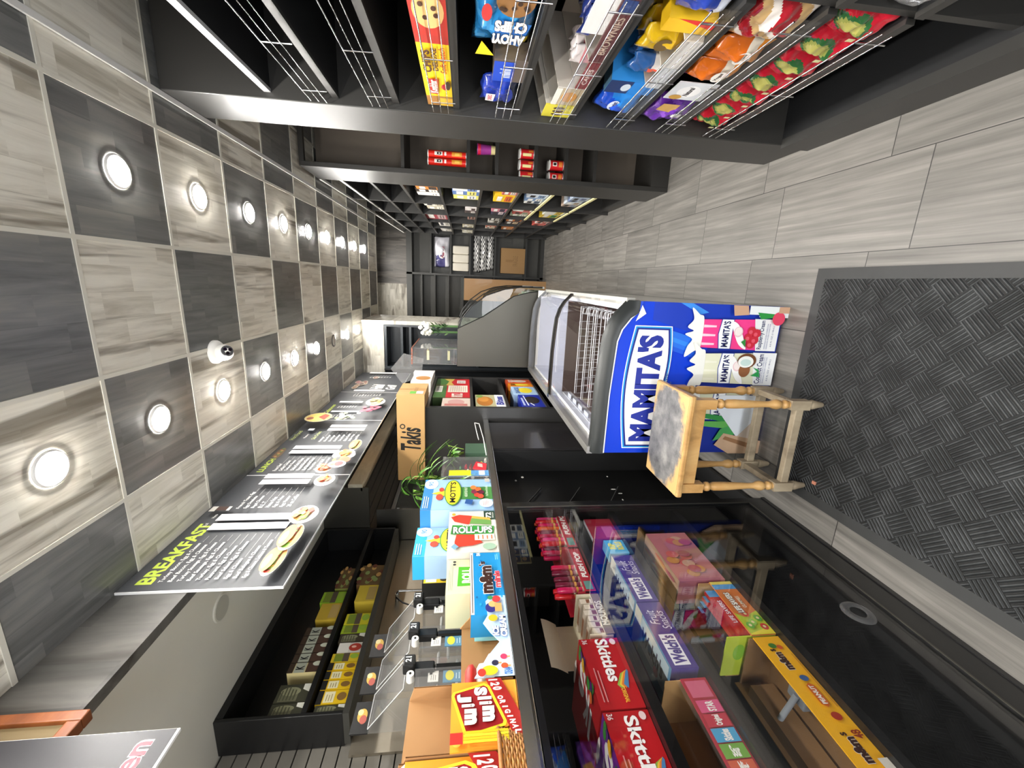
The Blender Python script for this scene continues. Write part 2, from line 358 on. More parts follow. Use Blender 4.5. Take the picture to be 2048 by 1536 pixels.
mb.box(-1.03, 1.3, -1.94, 5.52, CZ+0.004, CZ+0.05, M_TBAR)
struct(mb.build('ceiling'))
mb = MB(); mb.box(-1.2, 1.3, 5.5, 8.4, 3.12, 3.16, C_('#8f8a82')); mb.box(-1.2, 1.3, 5.5, 5.53, CZ, 3.12, C_('#8f8a82')); struct(mb.build('ceiling'))
mb = MB(); mb.box(-1.95, -1.065, -1.7, 4.6, 2.34, 2.37, C_('#c4c0b4', 0.3, 0.0, 0.03, 0.1)); struct(mb.build('ceiling'))
mb = MB(); mb.box(-1.065, -1.03, -1.7, 4.6, 2.34, CZ+0.02, M_WDY); struct(mb.build('wall_left_bulkhead'))
mb = MB()                                                        # slatted wall behind the service counter
M_SLAT = C_('#77736b', 0.4)
mb.box(-1.85, -1.785, -1.7, 5.3, 0, 2.34, C_('#0c0c0c'))
for k in range(32):
    z = 0.62+k*0.0535
    if z+0.048 < 2.34: mb.box(-1.785, -1.765, -1.7, 5.3, z, z+0.048, M_SLAT)
struct(mb.build('wall_left'))
mb = MB(); mb.box(-0.10, 1.2, 8.25, 8.35, 0, 3.14, M_WD); mb.box(-1.2, -0.10, 8.25, 8.35, 0, 3.14, M_WL); struct(mb.build('wall_back'))
mb = MB(); mb.box(1.32, 1.4, -1.7, 8.4, 0, 3.14, C_('#2c2a28')); struct(mb.build('wall_right'))
mb = MB(); MFW = C_('#8d8a86')
mb.box(-2.2, -1.15, -1.78, -1.7, 0, 2.62, MFW); mb.box(0.75, 1.6, -1.78, -1.7, 0, 2.62, MFW); mb.box(-1.15, 0.75, -1.78, -1.7, 2.38, 2.62, MFW); mb.box(-1.15, 0.75, -1.78, -1.7, 0, 0.3, MFW); struct(mb.build('wall_front'))
mb = MB(); mb.box(-1.15, 0.75, -1.75, -1.74, 0.3, 2.38, M_GLASS)
for x in (-1.15, -0.22, 0.71): mb.box(x, x+0.04, -1.76, -1.70, 0.3, 2.38, C_('#55575a', 0.3, 0.5))
struct(mb.build('window_1'))
mb = MB()
mb.box(-2.0, -0.45, 4.62, 4.66, 2.33, CZ, M_WL); mb.box(-0.49, -0.45, 4.60, 5.3, 0, CZ, M_WL); mb.box(-2.0, -0.49, 4.9, 4.94, 0, CZ, C_('#22262a'))
mb.box(-1.0, -0.985, 4.6, 4.9, 0, 2.33, M_BLK)
struct(mb.build('wall_partition'))
mb = MB(); mb.box(-1.2, -1.12, 5.3, 8.3, 0, 3.14, M_WL); struct(mb.build('wall_left_back'))
mb = MB(); mb.box(0.600, 0.618, -1.7, 5.5, CZ-0.012, CZ-0.0035, C_('#d8d6d2', 0.35)); struct(mb.build('trim_1'))
# cubby shelving set in the partition
t = thing('recessed_cubby', 'black recessed cubby unit in the light wood partition left of the back room', 'cubby unit', (-0.73, 4.62, 0))
mb = MB()
for z in (2.31, 2.135, 2.045, 1.3): mb.box(-0.98, -0.492, 4.61, 4.88, z-0.012, z+0.012, C_('#23282c', 0.4))
mb.box(-0.984, -0.955, 4.605, 4.88, 0, 2.325, C_('#23282c', 0.4)); mb.box(-0.515, -0.491, 4.605, 4.88, 0, 2.325, C_('#23282c', 0.4)); part(mb, 'frame', t)
mb = MB(); mb.box(-0.955, -0.515, 4.86, 4.88, 0, 2.3, C_('#2f363b', 0.35)); part(mb, 'back_panel', t)

# ------------------------------------------------------------------ recessed ceiling lamps
def downlight(x, y, label, group, lit=True):
    t = thing('recessed_lamp', label, 'ceiling light', (x, y, CZ), group)
    mb = MB(); n = 28; R0, R1 = 0.052, 0.043
    V = []; F = []
    for r, z in ((R0, CZ-0.0005), (R0-0.002, CZ-0.006), (R1, CZ-0.007), (R1-0.002, CZ-0.003)):
        V += [(x+r*math.cos(2*math.pi*i/n), y+r*math.sin(2*math.pi*i/n), z) for i in range(n)]
    for k in range(3):
        for i in range(n): j = (i+1) % n; F.append((k*n+j, k*n+i, (k+1)*n+i, (k+1)*n+j))
    mb.raw(V, F, M_WHITE if lit else C_('#55524e'), True); part(mb, 'trim_ring', t)
    mb = MB(); mb.lathe(x, y, [(-0.0125, 0.022), (-0.0115, 0.032), (-0.009, 0.039), (-0.004, 0.0425)], M_EMIT if lit else C_('#a9a49a', 0.3), n, CZ)
    part(mb, 'diffuser', t)
for i, (x, y) in enumerate(LAMPS_R):
    if y < 1.3: continue
    downlight(x, y, 'lit ceiling lamp in the row nearer the store shelves, %s from the camera' % ['nearest', 'second', 'third', 'fourth', 'fifth', 'sixth', 'seventh', 'eighth', 'farthest'][i-5], 'recessed lamps above the aisle shelves')
for i, (x, y) in enumerate(LAMPS_L):
    if y < 1.0: continue
    u = (x, y) == UNLIT
    downlight(x, y, 'unlit dark-rimmed round ceiling lamp in the row nearer the menu boards' if u else 'lit ceiling lamp in the row nearer the menu boards, %s from the camera' % ['nearest', 'second', 'third', 'fourth', 'fifth', 'sixth', 'seventh', 'eighth', 'farthest'][i-4], 'recessed lamps along the menu boards', not u)
t = thing('recessed_lamp', 'switched-off round lamp flush in the grey soffit above the tea shelf', 'ceiling light', (-1.225, 1.40, 2.34))
mb = MB(); mb.lathe(-1.225, 1.40, [(-0.004, 0.048), (0, 0.052)], C_('#bdb9ad', 0.3), 28, 2.34); part(mb, 'trim_ring', t)
mb = MB(); mb.lathe(-1.225, 1.40, [(-0.005, 0.043), (-0.003, 0.043)], C_('#a39f94', 0.3), 28, 2.34); part(mb, 'diffuser', t)
# dome camera
t = thing('security_camera', 'white turret security camera on the ceiling', 'security camera', (-0.354, 1.945, CZ))
mb = MB(); mb.lathe(-0.354, 1.945, [(0, 0.052), (-0.012, 0.052), (-0.022, 0.046), (-0.026, 0.03)], M_WHITE, 24, CZ-0.001); part(mb, 'mounting_base', t)
mb = MB(); c = Vector((-0.354, 1.935, CZ-0.047)); prof = [(math.cos(a)*0.036, math.sin(a)*0.036) for a in [math.pi*i/10 for i in range(11)]]
V = []; F = []; n = 20
for (zz, rr) in prof: V += [(c.x+max(rr, .0005)*math.cos(2*math.pi*i/n), c.y+max(rr, .0005)*math.sin(2*math.pi*i/n), c.z+zz) for i in range(n)]
for k in range(10):
    for i in range(n): j = (i+1) % n; F.append((k*n+i, (k+1)*n+i, (k+1)*n+j, k*n+j))
mb.raw(V, F, M_WHITE, True); part(mb, 'ball_housing', t)
mb = MB(); d = Vector((0.35, -0.55, -0.75)).normalized(); f0 = c+d*0.0335
mb.cyl(c+d*0.02, f0, 0.024, C_('#4a4a4c', 0.3), n=18)
a = d.orthogonal().normalized(); b = d.cross(a)
for q in range(3):
    an = q*2*math.pi/3+0.5; p = f0+(a*math.cos(an)+b*math.sin(an))*0.011; mb.cyl(p, p+d*0.003, 0.0075, C_('#0b0b0d', 0.1), n=12)
part(mb, 'lens_plate', t)

# ================================================================== MENU BOARDS  (plane X = -1.03, reading near -> far)
def board(y0, y1, name_label):
    mb = MB(); fc = mb.box(-1.030, -1.022, y0, y1, 2.042, 2.556, C_('#e8e8e6'))['+X']; W = y1-y0; H = 0.514
    class Q:       # draw in room metres (y, z)
        def u(s, y): return (y-y0)/W
        def v(s, z): return (z-2.042)/H
        def rect(s, ya, za, yb, zb, m): fc.rect(s.u(ya), s.v(za), s.u(yb), s.v(zb), m)
        def text(s, t, ya, za, yb, zb, m, **k): fc.text(t, s.u(ya), s.v(za), s.u(yb), s.v(zb), m, **k)
        def ell(s, y, z, ry, rz, m): fc.ell(s.u(y), s.v(z), ry/W, rz/H, m)
        def pol(s, pts, m): fc.pol([(s.u(a), s.v(b)) for a, b in pts], m)
    q = Q(); fc.rect(0.004, 0.004, 0.996, 0.999, C_('#3f4145', 0.5, 0, 0.12)); return mb, q
CW = '#e4e4e0'; CLM = '#c3d84e'
def plate(q, y, z, ry, rz, cols, seed, tilt=0):
    r = random.Random(seed); q.ell(y, z, ry, rz, '#efece6'); q.ell(y, z, ry*0.86, rz*0.86, '#d9d3c8')
    for k in range(26):
        a = r.random()*6.28; d = math.sqrt(r.random())*0.62; s = 0.16+0.2*r.random()
        q.ell(y+ry*d*math.cos(a), z+rz*d*math.sin(a), ry*s, rz*s*0.8, r.choice(cols))
def sandwich(q, y, z, ry, rz, seed):
    r = random.Random(seed)
    q.ell(y, z, ry*1.02, rz*0.62, '#efece6')
    q.ell(y, z-rz*0.18, ry*0.86, rz*0.42, '#c98c4c')
    for k in range(14): q.ell(y-ry*0.7+ry*1.4*k/13, z+0.0*rz, ry*0.13, rz*0.2, r.choice(['#7fae3c', '#c8402c', '#e7b93c', '#a8d060', '#7a4a2c']))
    q.ell(y, z+rz*0.26, ry*0.84, rz*0.42, '#c78a50'); q.ell(y-ry*0.15, z+rz*0.36, ry*0.5, rz*0.2, '#dba86c')
def rows(q, items, y0, y1, ztop, zbot, cols=None, hh=0.6):
    n = len(items)
    for k, s in enumerate(items):
        z = ztop-(ztop-zbot)*(k+0.5)/n; h = (ztop-zbot)/n*hh; wd = min((y1-y0)*0.82, 0.0080*len(s)+0.01)
        q.text(s, y0, z-h/2, y0+wd, z+h/2, CW, bold=0.012); q.rect(y0+wd+0.006, z-h*0.42, y1, z-h*0.36, '#b9b9b4')
def pricecol(q, y0, y1, z0, z1, n, m='#ece9ea', price=None):
    q.rect(y0, z0, y1, z1, m)
    for k in range(n):
        z = z1-(z1-z0)*(k+0.5)/n; q.text(price or '3.99', y0+(y1-y0)*0.3, z-0.005, y0+(y1-y0)*0.7, z+0.005, '#c4bfc2', bold=0)
mb, q = board(1.250, 2.079, '')
q.text('BREAKFAST', 1.284, 2.470, 1.640, 2.522, CLM, bold=0.035)
rows(q, ['Turkey Bacon, Egg & Cheese', 'Beef Bacon, Egg & Cheese', 'Turkey Sausage, Egg & Cheese', 'Beef Sausage, Egg & Cheese', 'Turkey, Egg & Cheese', 'Pastrami, Egg & Cheese', 'Beef Salami, Egg & Cheese', 'Egg & Cheese', 'Beef Bologna & Cheese', 'Egg & Cheese, Lettuce & Tomato'], 1.292, 1.552, 2.462, 2.170)
pricecol(q, 1.580, 1.628, 2.165, 2.466, 10); pricecol(q, 1.640, 1.690, 2.165, 2.466, 10)
q.text('Roll', 1.592, 2.474, 1.615, 2.486, CW, bold=0); q.text('Hero', 1.652, 2.474, 1.680, 2.486, CW, bold=0)
q.rect(1.705, 2.505, 1.745, 2.528, '#cfccc4'); q.rect(1.712, 2.462, 1.742, 2.505, '#4b342b'); q.rect(1.708, 2.448, 1.742, 2.460, '#d8d5cc')
rows(q, ['French Toast, Egg', 'Egg Omelette', 'Bagel Cheese', 'B.L.T.', 'Home Fries', 'Egg & Fries', 'Egg Platter', '20 oz Coffee'], 1.722, 1.900, 2.432, 2.195)
pricecol(q, 1.932, 1.980, 2.203, 2.430, 8); pricecol(q, 1.988, 2.037, 2.203, 2.430, 8)
sandwich(q, 1.345, 2.108, 0.080, 0.052, 1); sandwich(q, 1.475, 2.100, 0.085, 0.058, 2)
q.ell(1.62, 2.105, 0.070, 0.055, '#efece6'); plate(q, 1.62, 2.108, 0.062, 0.05, ['#8fbf3e', '#d2452e', '#e9a53c', '#c7dd7a', '#b5843f'], 3)
plate(q, 1.905, 2.112, 0.062, 0.046, ['#e07a3a', '#e9b84d', '#c9562e', '#efc878'], 4); plate(q, 2.010, 2.150, 0.050, 0.040, ['#e07a3a', '#c9562e', '#efc878'], 5)
q.ell(2.035, 2.092, 0.042, 0.044, '#efece6'); q.ell(2.04, 2.085, 0.028, 0.022, '#b03434'); q.ell(2.03, 2.112, 0.013, 0.012, '#e8c04a')
solo(mb, 'menu_board', 'dark breakfast menu board with green heading, nearest over the counter', 'menu board', 'menu boards over the counter')
mb, q = board(2.081, 2.958, '')
q.text('LUNCH', 2.118, 2.497, 2.285, 2.528, CLM, bold=0.03)
q.pol([(2.29, 2.500), (2.33, 2.492), (2.42, 2.496), (2.445, 2.515), (2.40, 2.535), (2.31, 2.534)], '#6b5138'); 
for k in range(9): q.ell(2.31+0.014*k, 2.514+0.006*math.sin(k*2), 0.009, 0.008, ['#b08a50', '#8c5a36', '#5d7a38'][k % 3])
rows(q, ['Roast Beef', 'Grilled Chicken', 'Turkey & Cheese', 'Chicken Cutlet & Cheese', 'Pastrami & Swiss Cheese', 'Beef Salami & Cheese', 'Turkey Club', 'Tuna Fish Salad', 'Philly Cheese Steak'], 2.120, 2.310, 2.455, 2.188)
pricecol(q, 2.332, 2.382, 2.180, 2.450, 9); pricecol(q, 2.390, 2.442, 2.180, 2.450, 9)
q.text('Hot Food', 2.522, 2.495, 2.680, 2.520, '#b5c26a', bold=0.01); q.rect(2.690, 2.435, 2.725, 2.470, '#d4dde6')
q.text('Side Orders', 2.530, 2.372, 2.668, 2.395, '#a8b46a', bold=0.01); q.text('Platters', 2.55, 2.435, 2.62, 2.448, CW, bold=0)
rows(q, ['Hamburger', 'Cheese Burger', 'Bacon Burger', 'Double Burger', 'Turkey Burger', 'Chicken Tenders', 'Buffalo Wings', 'French Fries'], 2.490, 2.650, 2.345, 2.108)
pricecol(q, 2.668, 2.712, 2.106, 2.340, 8); pricecol(q, 2.724, 2.772, 2.106, 2.340, 8)
sandwich(q, 2.405, 2.092, 0.080, 0.050, 6); q.ell(2.24, 2.115, 0.058, 0.062, '#efece6'); plate(q, 2.26, 2.112, 0.056, 0.052, ['#e8a83c', '#d0622c', '#f0c868', '#b5803a'], 7)
q.ell(2.15, 2.105, 0.048, 0.045, '#e8a43a'); q.ell(2.15, 2.085, 0.036, 0.028, '#d6643a'); q.ell(2.165, 2.125, 0.025, 0.010, '#3c3c40')
q.ell(2.86, 2.455, 0.100, 0.088, '#c9b78c'); q.ell(2.86, 2.455, 0.088, 0.076, '#d9bb60'); q.pol([(2.86, 2.455), (2.80, 2.40), (2.90, 2.39), (2.93, 2.43)], '#c83f28'); q.ell(2.83, 2.50, 0.03, 0.022, '#8c4a30')
for k in range(22): r_ = random.Random(k); q.ell(2.80+0.14*r_.random(), 2.20+0.13*r_.random(), 0.020, 0.014, r_.choice(['#dfe6c8', '#9fb878', '#ece8d8', '#3d4a2c']))
solo(mb, 'menu_board', 'dark lunch menu board with sandwich and pizza pictures, second along the counter', 'menu board', 'menu boards over the counter')
mb, q = board(2.960, 3.740, '')
q.text('Calzones', 3.105, 2.478, 3.345, 2.510, CLM, bold=0.02, shear=0.3)
rows(q, ['Cheese', 'Pepperoni', 'Sausage', 'Chicken', 'Spinach', 'Broccoli', 'Meat Ball', 'Garlic'], 3.000, 3.085, 2.445, 2.265); pricecol(q, 3.125, 3.165, 2.252, 2.458, 8)
rows(q, ['Rice', 'Salad', 'Beans', 'Yuca', 'Fries', 'Wings', 'Soup'], 3.225, 3.320, 2.445, 2.292); pricecol(q, 3.352, 3.395, 2.278, 2.460, 7)
rows(q, ['Lamb Gyro', 'Chicken Gyro', 'Combo', 'Falafel', 'Kofta', 'Fish', 'Shrimp', 'Steak', 'Rice', 'Salad'], 3.530, 3.640, 2.405, 2.165); pricecol(q, 3.680, 3.722, 2.163, 2.430, 10)
plate(q, 3.33, 2.165, 0.110, 0.075, ['#d8c48c', '#a7a06a', '#cfae6c', '#e2d8b0', '#8f8450'], 11)
for k in range(26): r_ = random.Random(k+50); q.ell(3.03+0.12*r_.random(), 2.09+0.12*r_.random(), 0.022, 0.014, r_.choice(['#9c3450', '#b85070', '#d0d8b8', '#7a2c44']))
solo(mb, 'menu_board', 'dark menu board of calzones and gyros with a rice plate, third along the counter', 'menu board', 'menu boards over the counter')
mb, q = board(3.742, 4.560, '')
q.text('Halal', 3.84, 2.215, 4.04, 2.330, '#e9e7e0', bold=0.03, shear=0.25); q.text('Grill', 3.84, 2.10, 4.02, 2.19, '#e9e7e0', bold=0.03, shear=0.25)
for k in range(9):
    r_ = random.Random(k+9); yy = 3.84+0.48*r_.random(); zz = 2.36+0.16*r_.random(); q.ell(yy, zz, 0.060, 0.026, '#a99f90'); q.ell(yy, zz, 0.045, 0.019, r_.choice(['#7c4a3a', '#8e6a4a', '#a06a6a', '#5c4438']))
rows(q, ['Lamb', 'Beef', 'Kofta', 'Kebab', 'Fish', 'Liver', 'Wings', 'Mix'], 4.27, 4.43, 2.43, 2.20); pricecol(q, 4.46, 4.52, 2.18, 2.46, 9)
solo(mb, 'menu_board', 'dark grill menu board with white script lettering, farthest over the counter', 'menu board', 'menu boards over the counter')
# hanging kitchen sign and orange frame (far ends only in view)
mb = MB(); fc = mb.box(-0.992, -0.985, -0.10, 0.772, 2.060, 2.50, C_('#e8e8e6'))['+X']; fc.rect(0.001, 0.012, 0.999, 0.999, C_('#26252a', 0.42, 0, 0.1))
fc.text('Kitchen', 0.745, 0.085, 0.972, 0.185, '#c2404e', bold=0.02, out='#f0d8dc', ow=0.04); fc.pol([(0.90, 0.985), (0.95, 0.95), (0.958, 0.89), (0.945, 0.93), (0.90, 0.95)], '#c9c93c')
solo(mb, 'hanging_sign', 'black hanging sign with red outlined lettering, at the near end of the counter', 'sign')
t = thing('picture_frame', 'orange-brown wooden frame with beige backing, high on the dark plank bulkhead', 'picture frame', (-1.03, 0.68, 2.31))
mb = MB(); MO = wood_mat('orange_frame_wood', [(0.3, '#6e3a1a'), (0.6, '#8c4d24'), (0.8, '#9c5e32')], grain=(20, 6, 20), rough=0.4, knots=False)
mb.box(-1.03, -1.0, 0.820, 0.845, 2.298, 2.54, MO); mb.box(-1.03, -1.0, 0.45, 0.820, 2.298, 2.328, MO); mb.box(-1.03, -1.0, 0.45, 0.820, 2.515, 2.54, MO); mb.box(-1.03, -1.0, 0.45, 0.475, 2.328, 2.515, MO); part(mb, 'frame', t, bevel=0.003)
mb = MB(); mb.box(-1.03, -1.012, 0.475, 0.820, 2.328, 2.515, C_('#7c6a48', 0.7)); part(mb, 'backing', t)

# ================================================================== SHELVING ON THE RIGHT
sh1 = {}
U1Z = [2.19, 1.95, 1.73, 1.505, 1.27, 1.055, 0.825, 0.62, 0.415]
def fence(mb, y0, y1, z, x=0.622, h=0.075, step=0.30):
    for k, zz in enumerate((z+h, z+h*0.62, z+h*0.25)): mb.cyl((x-0.002*k, y0, zz), (x-0.002*k, y1, zz), 0.0022 if k == 0 else 0.0014, M_CHROME, n=6)
    y = y1-0.085
    while y > y0: mb.cyl((x+0.001, y, z-0.008), (x-0.001, y, z+h+0.002), 0.0022, M_CHROME, n=6); y -= step
t = thing('store_shelf', 'tall black shelving unit with wire-fenced shelves, nearest on the right', 'shelving unit', (0.85, 0.9, 0))
mb = MB(); mb.box(0.618, 1.10, 1.805, 2.075, 0, CZ-0.013, M_SHELF); part(mb, 'end_panel', t, bevel=0.003)
mb = MB(); mb.box(1.06, 1.08, -0.30, 1.805, 0, CZ-0.013, M_SHELFIN); part(mb, 'back_panel', t)
mb = MB(); mb.box(0.655, 1.06, 1.030, 1.050, 0, CZ-0.013, M_SHELF); part(mb, 'divider', t)
mb = MB(); mb.box(0.605, 0.64, -0.30, 1.805, 0, 0.125, M_SHELF); mb.box(0.64, 1.06, -0.30, 1.805, 0.100, 0.125, M_SHELFIN); part(mb, 'kick_plate', t)
for k, z in enumerate(U1Z):
    for a, b in ((-0.30, 1.030), (1.050, 1.805)):
        mb = MB(); mb.box(0.652, 1.06, a, b, z-0.020, z, M_SHELFIN); mb.box(0.640, 0.652, a, b, z-0.022, z+0.002, C_('#a8a8a8', 0.4) if k == 0 else M_SHELF)
        sh1[z] = part(mb, 'shelf', t)
for z in (1.95, 1.73, 1.505, 1.27, 1.055, 0.825, 0.62, 0.415):
    mb = MB(); fence(mb, 1.06, 1.79, z); part(mb, 'wire_fence', sh1[z])
for z in (1.055, 0.825, 0.62):
    mb = MB(); mb.box(0.628, 0.6295, 1.06, 1.70, z+0.004, z+0.070, M_GLASS); part(mb, 'clear_shelf_lip', sh1[z])
# --- cross unit behind it, facing the entrance
t = thing('store_shelf', 'black shelving unit facing the entrance, holding the red chip cans', 'shelving unit', (0.95, 3.28, 0))
mb = MB(); mb.box(0.690, 0.722, 3.10, 3.47, 0, CZ-0.013, M_SHELF); mb.box(1.24, 1.27, 3.10, 3.47, 0, CZ-0.013, M_SHELF); part(mb, 'side_panel', t, bevel=0.002)
mb = MB(); mb.box(0.722, 1.24, 3.44, 3.46, 0, CZ-0.013, C_('#7a7065', 0.33)); part(mb, 'back_panel', t)  # panel colour lightened to stand in for light reflected off the back
mb = MB(); mb.box(0.722, 1.24, 3.10, 3.13, 2.515, CZ-0.013, M_SHELF); part(mb, 'header', t); mb = MB(); mb.box(0.722, 1.24, 3.10, 3.44, 0, 0.13, M_SHELF); part(mb, 'plinth', t)
U2Z = [1.895, 1.455, 1.258, 0.985, 0.770, 0.56]
for z in U2Z: mb = MB(); mb.box(0.722, 1.24, 3.115, 3.44, z-0.022, z, M_SHELF); part(mb, 'shelf', t)
# --- long aisle unit
A3 = math.atan(0.085/4.1)
t3 = thing('store_shelf', 'long black aisle shelving run with small packets, continuing to the back of the shop', 'shelving unit', (0.70, 3.475, 0)); t3.rotation_euler.z = -A3
def loc3(x, y): return Vector((0.70, 3.475, 0))+Matrix.Rotation(-A3, 3, 'Z') @ Vector((x, y, 0))
def part3(mb, name, label=None):
    o = mb.build(name); o.parent = t3
    if label: o['label'] = label
    return o
U3Y = [0.0, 0.93, 1.72, 2.50, 3.30, 4.30]; U3Z = [2.41, 2.19, 1.965, 1.68, 1.345, 1.03, 0.765, 0.41]
for k, y in enumerate(U3Y): mb = MB(); mb.box(0.004, 0.46, y-0.014+0.016, y+0.014+0.016, 0, CZ-0.013, M_SHELF); part3(mb, 'upright')
mb = MB(); mb.box(0.44, 0.46, 0.03, 4.33, 0, CZ-0.013, C_('#22282a', 0.35)); part3(mb, 'back_panel')
mb = MB(); mb.box(0.03, 0.44, 0.03, 4.30, 0, 0.07, M_SHELF); part3(mb, 'plinth')
mb = MB(); mb.box(-0.012, 0.004, 0.0, 4.33, CZ-0.030, CZ-0.0135, C_('#d8d6d2', 0.35)); part3(mb, 'top_trim')
for i in range(5):
    for z in U3Z:
        mb = MB(); mb.box(0.012, 0.44, U3Y[i]+0.031, U3Y[i+1]+0.001, z-0.016, z, M_SHELFIN)
        mb.box(0.0, 0.012, U3Y[i]+0.031, U3Y[i+1]+0.001, z-0.020, z+0.002, C_('#d7cf9a', 0.5) if z in (0.765, 0.41) and i < 2 else (M_ALU if z == 2.41 else M_SHELF)); part3(mb, 'shelf')
# --- back wall cabinet
t = thing('back_cabinet', 'black open cabinet against the back wall with paper goods', 'cabinet', (0.1, 8.2, 0))
MBC = C_('#30302e', 0.4); MBB = C_('#5e5d58', 0.4)
mb = MB(); mb.box(-0.72, 0.93, 8.22, 8.24, 0, 2.52, MBB); part(mb, 'back_panel', t)
mb = MB()
for x in (-0.72, 0.085, 0.90): mb.box(x, x+0.035, 7.92, 8.22, 0, 2.52, MBC)
mb.box(-0.72, 0.93, 7.92, 8.22, 2.42, 2.52, MBC); mb.box(-0.72, 0.93, 7.92, 8.22, 0, 0.06, MBC); part(mb, 'carcass', t)
for z in (2.10, 1.74, 1.39, 0.93, 0.35): mb = MB(); mb.box(0.12, 0.90, 7.94, 8.22, z-0.03, z, MBC); part(mb, 'shelf', t)
for z in (2.26, 2.02, 1.77, 1.50, 0.93, 0.35): mb = MB(); mb.box(-0.685, 0.085, 7.94, 8.22, z-0.02, z, MBC); part(mb, 'shelf', t)

# ================================================================== COUNTER AND GLASS CASE
t = thing('service_counter', 'long stainless-edged counter top carrying the snack cartons and bamboo', 'counter', (-1.2, 1.2, 1.27))
mb = MB(); mb.box(-1.51, -0.957, -0.30, 2.795, 1.272, 1.308, steel_mat('polished_steel', '#cfccc6', 0.16)); part(mb, 'worktop', t, bevel=0.003)
mb = MB(); mb.box(-0.9568, -0.9525, -0.30, 2.795, 1.282, 1.310, C_('#cccac5', 0.2, 0.95)); part(mb, 'metal_edge', t, label='bright metal edge strip')
mb = MB(); mb.box(-1.50, -0.975, 2.29, 2.785, 0, 1.271, C_('#1d1c1d', 0.25, 0, 0.05, 0.3)); mb.box(-0.976, -0.962, 2.285, 2.745, 0, 1.271, C_('#232122', 0.22, 0, 0.05, 0.3)); part(mb, 'front_panel', t)
mb = MB(); mb.box(-1.50, -1.48, 1.66, 2.285, 0, 1.271, M_BLK2); mb.box(-1.48, -0.99, 1.662, 2.285, 0.02, 0.04, M_BLK2)
f = mb.box(-1.48, -0.975, 2.262, 2.284, 0, 1.27, C_('#0b0b0b', 0.5))['-Y']
mb.box(-1.12, -1.10, 1.66, 2.26, 0.02, 1.27, C_('#090909', 0.35)); fc = Face(mb, (-1.10, 1.66, 0.02), (0, 0.60, 0), (0, 0, 1.25))
for u, v, a, b in ((0.80, 0.90, .018, .005), (0.865, 0.865, .02, .006), (0.86, 0.455, .012, .004), (0.60, 0.47, .008, .012), (0.52, 0.452, .01, .010), (0.40, 0.462, .02, .003)): fc.ell(u, v, a, b, '#d9d7d2', 8)
part(mb, 'knee_recess', t)
mb = MB()
for z in (1.04, 0.82, 0.60):
    for x in (-1.085,): mb.tube([(x, 1.70, z), (x, 1.72, z+0.11), (x, 1.80, z+0.13), (x, 1.86, z+0.08), (x, 2.02, z-0.02)], 0.004, C_('#2b2b2b', 0.4))
part(mb, 'wire_holder', t)
t = thing('display_case', 'black glass-fronted candy display case under the counter', 'display case', (-1.2, 0.65, 0))
MF = C_('#0d0d0e', 0.3, 0, 0.05, 0.2)
mb = MB(); mb.box(-0.985, -0.955, 1.612, 1.650, 0, 1.271, MF); mb.box(-0.985, -0.955, -0.30, 1.612, 0, 0.105, MF); mb.box(-0.985, -0.955, -0.30, 1.612, 1.255, 1.271, MF)
mb.box(-0.955, -0.951, -0.30, 1.650, 0.0, 0.018, MF); mb.box(-0.956, -0.953, -0.30, 1.612, 0.103, 0.108, M_STEELD); mb.box(-0.956, -0.953, 1.609, 1.613, 0.105, 1.255, M_STEELD); part(mb, 'frame', t)
mb = MB(); mb.box(-1.50, -0.985, 1.630, 1.650, 0, 1.271, MF); mb.box(-1.51, -1.50, -0.30, 1.65, 0, 1.271, M_SHELFIN); part(mb, 'back_and_end_panel', t)
mb = MB(); mb.box(-0.967, -0.962, -0.30, 1.610, 0.105, 1.255, M_CGLASS); part(mb, 'glass_pane', t)
for z in (0.982, 0.785, 0.478): mb = MB(); mb.box(-1.48, -0.995, -0.30, 1.625, z-0.028, z, MF); part(mb, 'shelf', t)
mb = MB(); mb.box(-1.48, -0.986, -0.30, 1.625, 0.085, 0.103, MF); part(mb, 'deck', t)
mb = MB(); n = 20
for r, x in ((0.050, -0.9615), (0.040, -0.960)): pass
V = [(-0.9615+dx, 0.955+r*math.cos(2*math.pi*i/n), 0.205+r*math.sin(2*math.pi*i/n)) for r, dx in ((0.047, 0), (0.042, 0.006), (0.028, 0.008), (0.022, 0.003)) for i in range(n)]
mb.raw(V, [(k*n+i, k*n+(i+1) % n, (k+1)*n+(i+1) % n, (k+1)*n+i) for k in range(3) for i in range(n)], M_ACRYL, True)
solo(mb, 'finger_pull', 'round clear finger pull stuck low on the case glass', 'finger pull', origin=(-0.96, 0.955, 0.16))
# --- rack with boxes beyond the counter
t = thing('snack_rack', 'black open rack beyond the counter with cracker and cookie boxes', 'rack', (-1.1, 3.5, 0))
MR = C_('#2b2a29', 0.3, 0, 0.06, 0.2)
mb = MB(); mb.box(-1.50, -0.870, 2.80, 2.835, 0, 1.715, MR); part(mb, 'near_side_panel', t)
mb = MB(); mb.box(-1.50, -0.870, 3.76, 3.785, 0, 1.715, MR); part(mb, 'far_side_panel', t)
mb = MB(); mb.box(-1.30, -1.285, 2.835, 3.76, 0, 1.715, M_BLK2); part(mb, 'back_panel', t)
for z in (1.715, 1.400, 1.137, 0.840): mb = MB(); mb.box(-1.285 if z < 1.7 else -1.50, -0.872, 2.835, 3.76, z-0.022, z, MR); part(mb, 'shelf', t)

